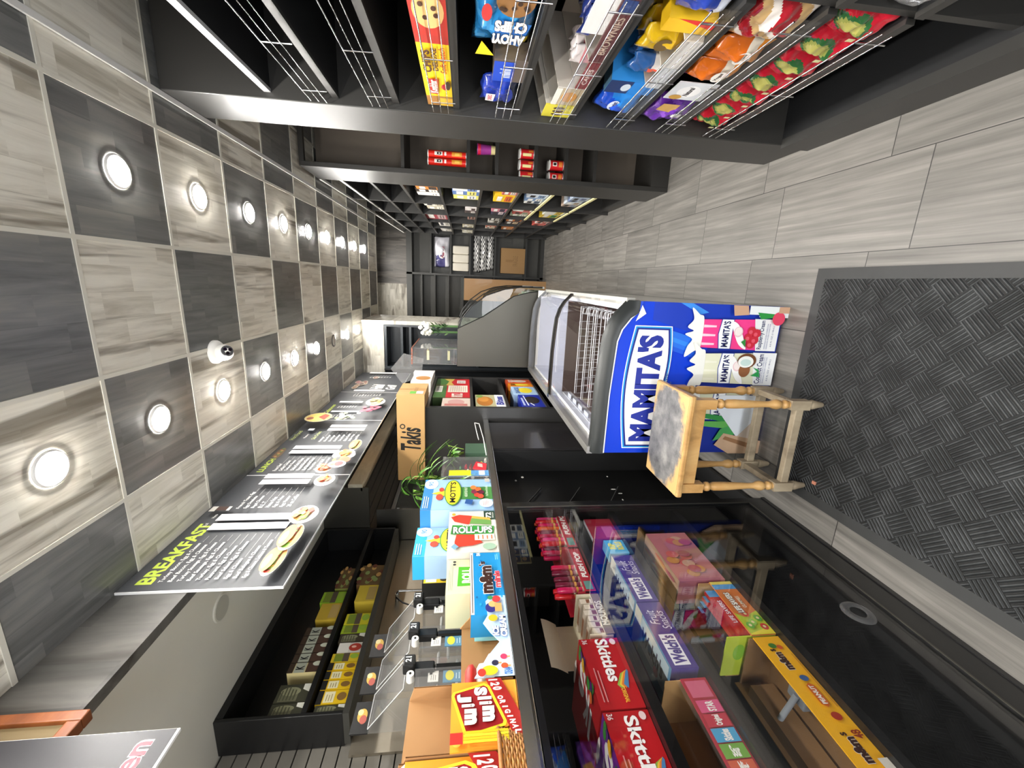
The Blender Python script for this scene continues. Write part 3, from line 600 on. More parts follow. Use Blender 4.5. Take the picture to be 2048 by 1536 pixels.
# ================================================================== ICE-CREAM FREEZER
FX0, FX1, FY0, FY1 = -0.765, -0.052, 1.758, 3.72
t = thing('chest_freezer', 'curved-glass ice cream chest freezer with blue printed front', 'freezer', ((FX0+FX1)/2, (FY0+FY1)/2, 0))
lowp = [(-0.052, 0.685), (-0.102, 0.688), (-0.127, 0.724), (-0.179, 0.761), (-0.232, 0.777), (-0.325, 0.781), (-0.485, 0.789), (-0.769, 0.789)]
upp = [(-0.050, 0.735), (-0.070, 0.752), (-0.105, 0.785), (-0.150, 0.812), (-0.215, 0.832), (-0.300, 0.840), (-0.440, 0.848), (-0.600, 0.850), (-0.769, 0.850)]
mb = MB()
prof = [(-0.765, 0.0), (-0.052, 0.0)]+lowp[:-1]+[(-0.765, 0.789)]
n = len(prof); V = [(x, FY0+0.004, z) for x, z in prof]+[(x, FY0+0.03, z) for x, z in prof]
BLUE = '#1747c8'
mb.raw(V, [tuple(range(n))], C_('#0f3fd0', 0.3, 0, 0.03)); mb.raw(V, [tuple(reversed(range(n, 2*n)))], C_('#dfe3e8'))
mb.raw(V, [((i+1) % n, i, n+i, n+(i+1) % n) for i in range(n)], C_('#0f3fd0', 0.3))
fc = Face(mb, (-0.765, FY0+0.004, 0.0), (0.713, 0, 0), (0, 0, 0.79))
def U(x): return (x+0.765)/0.713
def Vv(z): return z/0.79
def pl(pts, m): fc.pol([(U(a), Vv(b)) for a, b in pts], m)
def curvy(pts, m, n=6):
    out = []; L = len(pts)
    for i in range(L):
        a, b, c, d = pts[i-1], pts[i], pts[(i+1) % L], pts[(i+2) % L]
        for k in range(n):
            s = k/n; q = []
            for j in (0, 1): q.append(0.5*((2*b[j])+(-a[j]+c[j])*s+(2*a[j]-5*b[j]+4*c[j]-d[j])*s*s+(-a[j]+3*b[j]-3*c[j]+d[j])*s**3))
            out.append(tuple(q))
    pl(out, m)
def el(x, z, rx, rz, m): fc.ell(U(x), Vv(z), rx/0.713, rz/0.79, m, 24)
def tx(s, x0, z0, x1, z1, m, **k): fc.text(s, U(x0), Vv(z0), U(x1), Vv(z1), m, **k)
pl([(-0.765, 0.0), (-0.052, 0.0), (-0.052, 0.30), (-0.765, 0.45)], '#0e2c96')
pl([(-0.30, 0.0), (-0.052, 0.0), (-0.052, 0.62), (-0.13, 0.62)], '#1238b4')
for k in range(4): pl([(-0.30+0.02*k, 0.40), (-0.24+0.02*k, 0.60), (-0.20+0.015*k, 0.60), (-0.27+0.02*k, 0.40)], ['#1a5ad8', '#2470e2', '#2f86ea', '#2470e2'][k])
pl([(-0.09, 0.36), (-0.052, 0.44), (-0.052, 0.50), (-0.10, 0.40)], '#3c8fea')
# white rim line along the trim
rim = [(-0.095, 0.684), (-0.127, 0.716), (-0.179, 0.753), (-0.232, 0.770), (-0.325, 0.775), (-0.485, 0.783), (-0.765, 0.783)]
pl(rim+[(-0.765, 0.789), (-0.485, 0.788), (-0.325, 0.7805), (-0.232, 0.776), (-0.179, 0.760), (-0.127, 0.723), (-0.102, 0.687)], '#f2f4f8')
pl([(-0.102, 0.686), (-0.052, 0.686), (-0.105, 0.655), (-0.14, 0.70)], '#f2f4f8'); pl([(-0.10, 0.686), (-0.052, 0.686), (-0.052, 0.672)], '#1747c8')
# logo badge
def badge(x0, x1, zc, h, rings):
    def shape(g):
        L = x1-x0; pts = []
        for i in range(17):
            s = i/16; x = x0-g+(L+2*g)*s; pts.append((x, zc+h/2+g+0.22*h*math.sin(math.pi*s)))
        for i in range(17):
            s = 1-i/16; x = x0-g+(L+2*g)*s; pts.append((x, zc-h/2-g-0.10*h*abs(math.sin(2*math.pi*s))))
        return list(reversed(pts))
    for g, m in rings: pl(shape(g), m)
badge(-0.722, -0.175, 0.612, 0.138, [(0.018, '#f4f6fa'), (0.014, '#1e9ae0'), (0.008, '#142a86'), (0.0, '#f6f8fb')])
tx("MAMITA'S", -0.705, 0.558, -0.198, 0.676, '#1c2e94', bold=0.055)
tx('Homemade Style', -0.60, 0.513, -0.37, 0.532, '#5c6f9a', bold=0, shear=0.35); tx('Tropical Ice', -0.555, 0.492, -0.41, 0.508, '#5c6f9a', bold=0, shear=0.35)
def carton_print(x0, x1, z0, z1, col, wave, title, sub, fruit):
    pl([(x0, z0), (x1, z0), (x1-0.01, z1), (x0+0.01, z1)], col)
    curvy([(x0+0.008, z1-0.012), (x1-0.008, z1-0.012), (x1+0.012, z1+0.012), (x1+0.040, z1+0.050), (x1-0.010, z1+0.036), (x1-0.045, z1+0.060), (x1-0.062, z1+0.030), ((x0+x1)/2-0.005, z1+0.068), (x0+0.045, z1+0.032), (x0+0.012, z1+0.050), (x0-0.036, z1+0.058), (x0-0.008, z1+0.015)], '#eef0ea')
    for q in range(3): pl([(x0+0.02+0.04*q, z1-0.015), (x0+0.032+0.04*q, z1-0.015), (x0+0.030+0.04*q, z0+(z1-z0)*0.8), (x0+0.022+0.04*q, z0+(z1-z0)*0.8)], '#f6d0e2' if col[1] == 'f' else '#eff0dc')
    w = x1-x0; zc = z0+(z1-z0)*0.66
    for g, m in ((0.006, '#17379c'), (0.003, '#f4f8fb')): pl([(x0+0.01-g, zc-0.022-g), (x1-0.01+g, zc-0.022-g), (x1-0.01+g, zc+0.026+g), ((x0+x1)/2, zc+0.036+g), (x0+0.01-g, zc+0.026+g)], m)
    tx("MAMITA'S", x0+0.014, zc-0.012, x1-0.014, zc+0.022, '#151d5c', bold=0.03)
    pl([(x0, z0), (x1, z0), (x1, z0+(z1-z0)*0.33), (x0, z0+(z1-z0)*0.26)], '#eef1f3')
    tx(title, x0+0.008, z0+(z1-z0)*0.175, x1-0.006, z0+(z1-z0)*0.25, '#24285e', bold=0.02); tx(sub, x0+0.02, z0+0.022, x1-0.03, z0+0.032, '#4c5488', bold=0)
    for k in range(2): tx('REFRESHING FROZEN CONFECTION', x0+0.01, z0+0.044+0.011*k, x1-0.02, z0+0.050+0.011*k, '#7078a8', bold=0)
    curvy([(x0+0.006, z0+0.15), (x0+0.05, z0+0.165), (x1-0.03, z0+0.20), (x1-0.015, z0+0.235), (x1-0.05, z0+0.225), (x0+0.03, z0+0.19)], '#f6f8f8')
    el((x0+x1)/2+0.012, z0+(z1-z0)*0.52, 0.024, 0.022, '#e6c9cf'); el((x0+x1)/2+0.014, z0+(z1-z0)*0.52, 0.019, 0.017, '#f2e6e4')
carton_print(-0.600, -0.445, 0.02, 0.36, '#d9dcc0', 0, 'Lime Cream', '4.0 FL OZ (118mL)', 'lime')
pl([(-0.62, 0.12), (-0.58, 0.33), (-0.56, 0.33), (-0.575, 0.20)], '#2f8f46'); pl([(-0.64, 0.16), (-0.62, 0.36), (-0.60, 0.34), (-0.60, 0.2)], '#63b556'); pl([(-0.66, 0.12), (-0.70, 0.25), (-0.64, 0.22), (-0.60, 0.12)], '#49a35a')
el(-0.535, 0.335, 0.018, 0.03, '#e6c23c')
pl([(-0.72, 0.03), (-0.47, 0.03), (-0.47, 0.25), (-0.52, 0.27), (-0.68, 0.13)], '#e4ebf2'); pl([(-0.70, 0.06), (-0.60, 0.06), (-0.70, 0.15)], '#d7c8ba')
pl([(-0.765, 0.0), (-0.70, 0.0), (-0.66, 0.20), (-0.72, 0.24), (-0.765, 0.16)], '#caa98a'); pl([(-0.745, 0.03), (-0.72, 0.03), (-0.675, 0.19), (-0.69, 0.20)], '#9b7250')
carton_print(-0.255, -0.110, 0.02, 0.40, '#f0408e', 0, 'Raspberry Cream', '4.0 FL OZ (118mL)', 'rasp')
for a, b in ((-0.225, 0.150), (-0.195, 0.165), (-0.205, 0.135), (-0.165, 0.155), (-0.175, 0.13)): el(a, b, 0.020, 0.020, '#c9283c'); el(a-0.004, b+0.005, 0.009, 0.009, '#e2566a')
pl([(-0.24, 0.175), (-0.215, 0.20), (-0.20, 0.18)], '#2f8a3c')
carton_print(-0.415, -0.262, 0.015, 0.375, '#e6e8cd', 0, 'Coconut Cream', '4.0 FL OZ (118mL)', 'coco')
el(-0.345, 0.165, 0.032, 0.028, '#8c5a38'); el(-0.300, 0.160, 0.034, 0.046, '#6f4428'); el(-0.305, 0.165, 0.027, 0.038, '#eef2ee'); el(-0.308, 0.165, 0.016, 0.026, '#c4dcd8')
pl([(-0.37, 0.13), (-0.35, 0.10), (-0.33, 0.125), (-0.34, 0.095), (-0.375, 0.085)], '#2a9a50')
pl([(-0.052, 0.14), (-0.10, 0.14), (-0.10, 0.0), (-0.052, 0.0)], '#e0e6ea'); pl([(-0.052, 0.27), (-0.098, 0.26), (-0.092, 0.19), (-0.052, 0.20)], '#c9a184'); pl([(-0.052, 0.19), (-0.09, 0.19), (-0.09, 0.05), (-0.052, 0.05)], '#e8eef0')
pl([(-0.10, 0.06), (-0.085, 0.06), (-0.08, 0.15), (-0.11, 0.13)], '#2a9340'); el(-0.105, 0.045, 0.030, 0.030, '#e04464'); pl([(-0.052, 0.05), (-0.08, 0.05), (-0.08, 0.0), (-0.052, 0.0)], '#c9a184')
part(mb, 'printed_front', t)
mb = MB(); mb.box(FX0, FX1, FY0+0.03, FY1, 0.0, 0.05, C_('#2b2d2e')); mb.box(FX1-0.03, FX1, FY0+0.03, FY1, 0.05, 0.700, C_('#dcdad5', 0.4)); mb.box(FX0, FX0+0.03, FY0+0.03, FY1, 0.05, 0.800, C_('#dcdad5', 0.4))
mb.box(FX0, FX1, FY1-0.03, FY1, 0.05, 0.80, C_('#dcdad5', 0.4)); mb.box(FX0+0.03, FX1-0.03, FY0+0.03, FY1-0.03, 0.05, 0.32, C_('#c9cdd6', 0.3)); part(mb, 'cabinet', t)
mb = MB(); ML = C_('#d3d6e2', 0.3)
mb.box(FX0+0.03, FX0+0.04, FY0+0.03, FY1-0.03, 0.32, 0.80, ML); mb.box(FX1-0.05, FX1-0.03, FY0+0.03, FY1-0.03, 0.32, 0.69, ML); mb.box(FX0+0.04, FX1-0.05, FY1-0.04, FY1-0.03, 0.32, 0.78, ML); mb.box(FX0+0.04, FX1-0.05, FY0+0.03, FY0+0.04, 0.32, 0.70, ML)
mb.box(FX0+0.04, FX1-0.05, FY0+0.04, 2.75, 0.321, 0.335, C_('#4a3b38', 0.5)); mb.box(FX0+0.041, FX0+0.045, FY0+0.04, 2.75, 0.335, 0.70, C_('#6a5a58', 0.5)); mb.box(FX1-0.055, FX1-0.0505, FY0+0.04, 2.75, 0.335, 0.66, C_('#5a4c4a', 0.5)); mb.box(FX0+0.04, FX1-0.05, 2.745, 2.755, 0.335, 0.76, C_('#54443f', 0.45)); part(mb, 'liner', t)
def band(mb, lo, hi, y0, y1, mat):       # curved strip between two XZ profiles
    pr = lo+list(reversed(hi)); mb.prism(pr, y0, y1, mat)
def offs(pr, d): return [(x+(0.5*d if i < 2 else 0), z+d) for i, (x, z) in enumerate(pr)]
MT = C_('#1d2121', 0.42, 0, 0.04)
mb = MB(); n = len(upp)
# thick front trim: outer face, sloped top, inner face
V = []; 
for (x, z) in lowp: V.append((x, FY0, z))
lo8 = lowp; hi8 = [upp[i] for i in (0, 1, 2, 3, 4, 5, 6, 8)]
V = [(x, FY0, z) for x, z in lo8]+[(x, FY0+0.004, z-0.012) for x, z in hi8]+[(x, FY0+0.045, z) for x, z in hi8]+[(x, FY0+0.085, z-0.02) for x, z in hi8]+[(x, FY0+0.085, z-0.03) for x, z in lo8]
F = [(k*8+i, k*8+i+1, (k+1)*8+i+1, (k+1)*8+i) for k in range(4) for i in range(7)]
F = [tuple(reversed(f)) for f in F]; mb.raw(V, F, MT, True); mb.raw(V, [(0, 8, 16, 24, 32), (39, 31, 23, 15, 7)], MT); part(mb, 'front_trim', t)
def arch(y0, y1, d0, d1, mat, name):
    mb = MB(); lo = [(x, z+d0) for x, z in upp]; hi = [(x, z+d1) for x, z in upp]; band(mb, lo, hi, y0, y1, mat); return part(mb, name, t)
arch(2.735, 2.775, -0.008, 0.010, C_('#141414', 0.2, 0.3), 'middle_rib'); arch(FY1-0.035, FY1, -0.04, 0.010, C_('#77787a', 0.2, 0.5), 'end_rib')
arch(2.722, 2.735, -0.004, 0.004, C_('#3c3630', 0.25, 0.3), 'gasket')
for a, b in ((FY0+0.085, 2.735), (2.775, FY1-0.035)):
    mb = MB(); nn = len(upp); V = [(x, a, z-0.004) for x, z in upp]+[(x, b, z-0.004) for x, z in upp]; mb.raw(V, [(i, nn+i, nn+i+1, i+1) for i in range(nn-1)], M_GLASS, True); part(mb, 'glass_lid', t)
mb = MB(); mb.box(-0.068, -0.040, FY0+0.03, FY1, 0.700, 0.738, C_('#a3a29c', 0.4, 0.3)); part(mb, 'side_rail', t, label='silver rail along the aisle side')
mb = MB(); mb.box(-0.780, -0.745, FY0+0.03, FY1, 0.800, 0.858, M_ALU); rail = part(mb, 'side_rail', t, label='silver rail along the counter side')
MW = C_('#e8eaf0', 0.35)
def basket(y0, y1, x0, x1, z0, z1):
    mb = MB(); k = 0
    for z in (z0, (z0+z1)/2, z1): mb.tube([(x0, y0, z), (x1, y0, z), (x1, y1, z), (x0, y1, z), (x0, y0, z)], 0.0028 if z == z1 else 0.0018, MW)
    n = 9
    for i in range(n+1):
        x = x0+(x1-x0)*i/n; mb.tube([(x, y0, z1), (x, y0, z0), (x, y1, z0), (x, y1, z1)], 0.0015, MW, 5)
    for i in range(7):
        y = y0+(y1-y0)*i/6; mb.tube([(x0, y, z1), (x0, y, z0), (x1, y, z0), (x1, y, z1)], 0.0015, MW, 5)
    return part(mb, 'wire_basket', t)
def ladder(y, z0, z1, lean=0.02):
    mb = MB(); x0, x1 = FX0+0.05, FX1-0.075
    for zz, r, dy in ((z1, 0.0032, 0), (z1-0.012, 0.0022, 0.004), (z0, 0.0028, lean)): mb.tube([(x0, y+dy, zz), (x1, y+dy, zz)], r, MW, 6)
    n = 12
    for i in range(n+1):
        x = x0+(x1-x0)*i/n; mb.tube([(x, y, z1), (x, y+lean, z0)], 0.0016, MW, 5)
    return part(mb, 'wire_divider', t)
for y in (2.00, 2.17, 2.34, 2.50, 2.66): ladder(y, 0.60, 0.695)
ladder(3.35, 0.60, 0.68)
mb = MB()
for k in range(12):
    y = 1.88+0.068*k; mb.tube([(-0.125, y, 0.62), (-0.135, y, 0.685), (-0.17, y, 0.69), (-0.17, y+0.02, 0.62)], 0.0022, MW, 5)
mb.tube([(-0.13, 1.86, 0.64), (-0.13, 2.68, 0.64)], 0.003, MW); part(mb, 'wire_rail', t)
mb = MB(); mb.box(-0.70, -0.15, 2.86, 3.55, 0.45, 0.47, C_('#b9bdd6', 0.3)); part(mb, 'storage_cover', t, label='lavender plastic sheet inside the far bay')
for k in range(6):                       # price clips along the counter-side rail
    y = 1.90+0.13*k; mb = MB(); mb.box(-0.738, -0.70, y, y+0.075, 0.745, 0.748, C_('#cdd4e6', 0.3)); mb.tube([(-0.735, y, 0.75), (-0.70, y+0.01, 0.785), (-0.70, y+0.07, 0.785), (-0.735, y+0.08, 0.75)], 0.002, MW); part(mb, 'price_clip', rail)

# ================================================================== DELI CASE
t = thing('deli_case', 'steel curved-glass refrigerated deli case behind the freezer', 'deli case', (-0.42, 4.3, 0))
dp = [(-0.056, 0.0), (-0.056, 0.71), (-0.085, 0.89), (-0.12, 1.01), (-0.22, 1.15), (-0.31, 1.28), (-0.41, 1.48), (-0.43, 1.515), (-0.774, 1.515), (-0.774, 0.0)]
mb = MB(); mb.prism([(x, z) for x, z in dp], 3.80, 3.83, steel_mat('case_end_steel', '#5c5a54', 0.45)); part(mb, 'end_panel', t, bevel=0.003)
mb = MB(); mb.box(-0.774, -0.06, 3.83, 4.56, 0, 0.70, M_STEELD); mb.box(-0.774, -0.74, 3.83, 4.56, 0.70, 1.49, M_STEELD); part(mb, 'base', t)
mb = MB(); mb.box(-0.774, -0.42, 3.83, 5.25, 1.49, 1.515, M_STEEL) if False else mb.box(-0.774, -0.42, 3.83, 4.56, 1.49, 1.515, M_STEEL); part(mb, 'top_shelf', t)
gp = [(-0.43, 1.515), (-0.33, 1.475), (-0.22, 1.39), (-0.12, 1.26), (-0.06, 1.10), (-0.035, 0.95), (-0.030, 0.74)]
mb = MB(); k = len(gp); V = [(x, 3.81, z) for x, z in gp]+[(x, 5.20, z) for x, z in gp]; mb.raw(V, [(i, i+1, k+i+1, k+i) for i in range(k-1)], M_GLASSG, True)
mb.raw([(x, 3.812, z) for x, z in gp]+[(x, 3.812, z) for x, z in reversed(dp[1:8])], [tuple(range(k+7))], M_GLASSG); part(mb, 'curved_glass', t)
mb = MB()
mb.tube([(x+0.002, 3.81, z) for x, z in gp], 0.005, M_BLK); mb.tube([(x+0.002, 5.20, z) for x, z in gp], 0.005, M_BLK); mb.tube([(x+0.002, 4.35, z) for x, z in gp], 0.004, M_BLK); mb.tube([(x+0.003, 3.805, z+0.004) for x, z in dp[1:8]], 0.004, M_BLK)
mb.cyl((-0.03, 3.80, 0.74), (-0.03, 5.20, 0.74), 0.010, M_ALU); part(mb, 'glass_edging', t)
mb = MB(); mb.box(-0.42, -0.07, 4.33, 5.20, 0, 0.72, M_STEELD); mb.box(-0.40, -0.09, 3.86, 5.15, 0.72, 0.76, C_('#8d9488')); mb.box(-0.42, -0.16, 3.86, 5.15, 1.05, 1.06, M_GLASSG); part(mb, 'inner_deck', t)
for k, (y, c) in enumerate(((3.95, '#c9c59c'), (4.25, '#e6e3dc'), (4.55, '#b98f62'), (4.85, '#dcd9cc'))):
    mb = MB(); mb.box(-0.34, -0.12, y-0.11, y+0.11, 0.762, 0.80, M_WHITE)
    for j in range(7): mb.lathe(-0.32+0.03*j, y-0.05+0.03*(j % 3), [(0, 0.03), (0.035, 0.028), (0.05, 0.01)], C_(c), 8, 0.80)
    solo(mb, 'deli_tray', 'white tray of %s inside the deli case, %s from the near end' % (['pale cheese', 'white rolls', 'brown cold cuts', 'cream salad'][k], ['first', 'second', 'third', 'fourth'][k]), 'food tray', 'trays inside the deli case')
t = thing('acrylic_display', 'clear acrylic display box with copper edging standing on the deli case', 'display box', (-0.70, 4.15, 1.516))
mb = MB(); mb.box(-0.770, -0.622, 3.85, 4.50, 1.518, 1.93, M_ACRYL); mb.box(-0.768, -0.625, 3.87, 4.48, 1.60, 1.604, M_ACRYL); part(mb, 'clear_box', t)
MCU = C_('#a0604c', 0.35, 0.4)
mb = MB(); mb.box(-0.774, -0.620, 3.845, 3.855, 1.928, 1.940, MCU); mb.box(-0.628, -0.620, 3.85, 4.50, 1.930, 1.940, MCU)
for k in range(4): mb.cyl((-0.66-0.03*k, 3.843, 1.934), (-0.66-0.03*k, 3.839, 1.934), 0.004, M_CHROME)
part(mb, 'copper_edging', t)
mb = MB(); mb.cyl((-0.769, 3.846, 1.52), (-0.769, 3.846, 1.93), 0.003, M_CHROME); mb.cyl((-0.623, 3.846, 1.52), (-0.623, 3.846, 1.93), 0.003, M_CHROME); mb.cyl((-0.623, 4.5, 1.52), (-0.623, 4.5, 1.93), 0.003, M_CHROME); mb.cyl((-0.77, 3.846, 1.545), (-0.62, 3.846, 1.545), 0.003, M_CHROME); part(mb, 'corner_posts', t)
for nm, z, lab in (('paper_note', 1.80, 'pale yellow paper note high inside the acrylic display box'), ('paper_note', 1.606, 'pale yellow paper note on the lower shelf of the acrylic display box')):
    mb = MB(); mb.box(-0.74, -0.65, 3.90, 4.06, z, z+0.002, C_('#e6e3b0', 0.7)); mb.box(-0.74, -0.65, 3.90, 3.902, z-0.02, z, C_('#e6e3b0')); solo(mb, nm, lab, 'paper note', 'paper notes in the acrylic display box')
# ================================================================== MAT, STOOL
mb = MB(); mb.poly([(-0.835, -0.30, 0.012), (0.112, -0.30, 0.012), (0.112, 1.602, 0.012), (-0.835, 1.602, 0.012)], C_('#2e2f2f', 0.6))
mb.box(-0.835, 0.112, -0.30, 1.602, 0.001, 0.0118, C_('#2e2f2f', 0.6)); mb.poly([(-0.792, -0.30, 0.0135), (0.070, -0.30, 0.0135), (0.070, 1.558, 0.0135), (-0.792, 1.558, 0.0135)], M_MAT)
solo(mb, 'floor_mat', 'dark rubber entrance mat with basket-weave ribs on the tile floor', 'floor mat')
t = thing('wooden_stool', 'worn wooden stool with turned legs and grey painted seat, on the mat before the freezer', 'stool', (-0.597, 1.56, 0.014))
sx0, sx1, sy0, sy1 = -0.808, -0.386, 1.405, 1.692; SZ = 0.600
mb = MB(); mb.box(sx0, sx1, sy0, sy1, SZ-0.026, SZ-0.001, M_OAK)
seat_o = part(mb, 'seat_board', t, bevel=0.007)
mb = MB(); mb.box(sx0+0.006, sx1-0.006, sy0+0.006, sy1-0.006, SZ-0.003, SZ, M_SEAT); o = part(mb, 'seat_paint', seat_o, label='grey worn painted seat surface')
lx0, lx1, ly0, ly1 = -0.776, -0.422, 1.440, 1.652
T0 = 0.0145
for k, (x, y) in enumerate(((lx0, ly0), (lx1, ly0), (lx0, ly1), (lx1, ly1))):
    mb = MB(); h = 0.019
    mb.box(x-h, x+h, y-h, y+h, 0.478, SZ-0.0265, M_OAK)
    mb.lathe(x, y, [(0.478, 0.0175), (0.472, 0.013), (0.466, 0.013), (0.462, 0.0185), (0.454, 0.0195), (0.447, 0.0185), (0.443, 0.013), (0.438, 0.013), (0.425, 0.018), (0.39, 0.0185), (0.33, 0.0155), (0.27, 0.012), (0.245, 0.0125), (0.232, 0.018), (0.218, 0.0205), (0.204, 0.018), (0.198, 0.012), (0.193, 0.012), (0.188, 0.017), (0.180, 0.0185), (0.172, 0.016), (0.168, 0.012), (0.163, 0.014)][::-1], M_OAK, 18)
    mb.box(x-h, x+h, y-h, y+h, 0.080, 0.163, M_OAKW)
    mb.lathe(x, y, [(T0, 0.0085), (T0+0.004, 0.0105), (0.045, 0.0155), (0.062, 0.0195), (0.072, 0.0185), (0.080, 0.014)], M_OAKW, 18)
    part(mb, 'leg', t)
for a in ((lx0+0.019, lx1-0.019, ly0-0.012, ly0+0.004), (lx0+0.019, lx1-0.019, ly1-0.004, ly1+0.012), (lx0-0.012, lx0+0.004, ly0+0.019, ly1-0.019), (lx1-0.004, lx1+0.012, ly0+0.019, ly1-0.019)):
    mb = MB(); mb.box(*a, 0.515, SZ-0.0265, M_OAK); part(mb, 'apron', t, bevel=0.002)
for a, z in (((lx0+0.019, lx1-0.019, ly0-0.012, ly0+0.014), 0.100), ((lx0+0.019, lx1-0.019, ly1-0.014, ly1+0.012), 0.100), ((lx0-0.012, lx0+0.012, ly0+0.019, ly1-0.019), 0.118), ((lx1-0.012, lx1+0.012, ly0+0.019, ly1-0.019), 0.118)):
    mb = MB(); mb.box(*a, z, z+0.034, M_OAKW); part(mb, 'stretcher', t, bevel=0.003)
mb = MB(); mb.box(-0.748, -0.735, 1.385, 1.400, 0.0140, 0.020, C_('#c08068')); solo(mb, 'wrapper_scrap', 'tiny pink wrapper scrap on the mat under the stool', 'scrap')

# ================================================================== CARTON HELPERS
def carton(name, label, cat, x0, x1, y0, y1, z0, z1, base, art=None, group=None, rotz=0.0, skip=(), faces=('+X', '-Y', '+Z', '-X')):
    mb = MB(); F = mb.box(x0, x1, y0, y1, z0, z1, C_(base, 0.42, 0, 0.03, 0.1), skip)
    if art: art(F)
    o = solo(mb, name, label, cat, group, rotz=rotz, origin=((x0+x1)/2, (y0+y1)/2, z0)); return o
G = 'snack cartons along the counter edge'
CTR = 1.309
def motts(front_shift):
    def a(F):
        f = F['+X']; f.rect(0, 0, 1, 1, '#94b8dc'); f.rect(0, 0.86, 1, 1, front_shift); f.rect(0.30, 0.0, 0.72, 0.46, '#3f7f3a')
        f.ell(0.83, 0.90, 0.17, 0.10, '#f2f6fa'); f.text('90', 0.76, 0.87, 0.92, 0.94, '#2a7fc0', bold=0.02)
        f.lines(0.05, 0.90, 0.5, 0.985, 3, '#d8ecfa', 0.35)
        f.pol([(0.40, 0.66), (0.60, 0.66), (0.58, 0.74), (0.50, 0.88), (0.44, 0.76)], '#d8c832'); f.ell(0.38, 0.76, 0.10, 0.05, '#d8452e'); f.ell(0.62, 0.74, 0.07, 0.035, '#c83a2c')
        f.ell(0.53, 0.57, 0.43, 0.125, '#4c8a34'); f.ell(0.53, 0.57, 0.40, 0.110, '#f4e02c'); f.text("MOTT'S", 0.19, 0.53, 0.88, 0.615, '#141414', bold=0.03)
        f.text('ASSORTED FRUIT', 0.36, 0.36, 0.68, 0.40, '#eef4e0', bold=0); 
        for q in ((0.42, 0.22, '#c03a2a'), (0.52, 0.26, '#7a2440'), (0.60, 0.20, '#d8662e'), (0.50, 0.16, '#5c1c34'), (0.66, 0.27, '#e0803c'), (0.36, 0.17, '#d04a34')): f.ell(q[0], q[1], 0.07, 0.045, q[2])
        f.text('fruit flavored snacks', 0.36, 0.06, 0.70, 0.10, '#e4ecd8', bold=0)
        f.pol([(0.10, 0.30), (0.24, 0.28), (0.27, 0.38), (0.13, 0.40)], '#24508e'); f.ell(0.14, 0.10, 0.13, 0.095, '#f4f4f2'); f.lines(0.06, 0.06, 0.24, 0.15, 4, '#c88a84', 0.3)
        f.rect(0.84, 0.02, 0.97, 0.09, '#b8b4ac')
        f = F['-Y']; f.rect(0, 0, 1, 1, '#a0bedc'); f.rect(0, 0.86, 1, 1, front_shift); f.rect(0.25, 0, 0.75, 0.4, '#3f7f3a')
    return a
carton('fruit_snack_carton', 'light blue fruit snack carton with yellow oval badge, farther of the two side by side', 'carton', -1.080, -0.980, 1.640, 1.925, CTR, 1.632, '#94b8dc', motts('#2f7fc0'), 'blue fruit snack cartons')
carton('fruit_snack_carton', 'light blue fruit snack carton half hidden behind the green-lettered roll carton', 'carton', -1.170, -1.064, 1.440, 1.636, CTR, 1.642, '#abc8e0', motts('#2ea3dc'), 'blue fruit snack cartons')
def rollups(F):
    f = F['+X']; f.rect(0, 0, 1, 1, '#d3d0c5'); f.rect(0.72, 0.02, 1, 0.22, '#1f3a2c'); f.text('72', 0.76, 0.08, 0.96, 0.20, '#f4f4f0', bold=0.03); f.text('ROLLS', 0.78, 0.035, 0.94, 0.065, '#f0f0ea', bold=0.01)
    f.pol([(0.62, 0.30), (0.96, 0.40), (0.98, 0.80), (0.90, 0.86), (0.72, 0.72), (0.60, 0.55)], '#d33226'); f.pol([(0.78, 0.10), (0.86, 0.14), (0.82, 0.52), (0.72, 0.55)], '#5f9a4a'); f.pol([(0.70, 0.10), (0.77, 0.12), (0.71, 0.55), (0.64, 0.52)], '#e0a040')
    f.pol([(0.08, 0.66), (0.10, 0.80), (0.32, 0.62), (0.46, 0.62), (0.40, 0.24), (0.30, 0.16), (0.22, 0.40)], '#e03a26'); f.ell(0.18, 0.74, 0.12, 0.10, '#e8452c')
    f.pol([(0.40, 0.04), (0.62, 0.02), (0.66, 0.90), (0.45, 0.93)], '#2f8f36'); f.text('ROLL-UPS', 0.43, 0.10, 0.62, 0.86, '#fafaf4', bold=0.05, rot=270, out='#123c1c', ow=0.06)
    f.text('Fruit', 0.60, 0.45, 0.66, 0.62, '#f0f4e4', rot=270)
    f.rect(0.24, 0.10, 0.40, 0.46, '#f2ead8'); f.lines(0.27, 0.12, 0.38, 0.44, 5, '#c8744a', 0.3); f.ell(0.16, 0.15, 0.09, 0.11, '#9ab8a0'); f.pol([(0.10, 0.88), (0.18, 0.95), (0.24, 0.86), (0.14, 0.80)], '#7aa8c0')
    g = F['-Y']; g.rect(0, 0, 1, 1, '#e4e6cc')
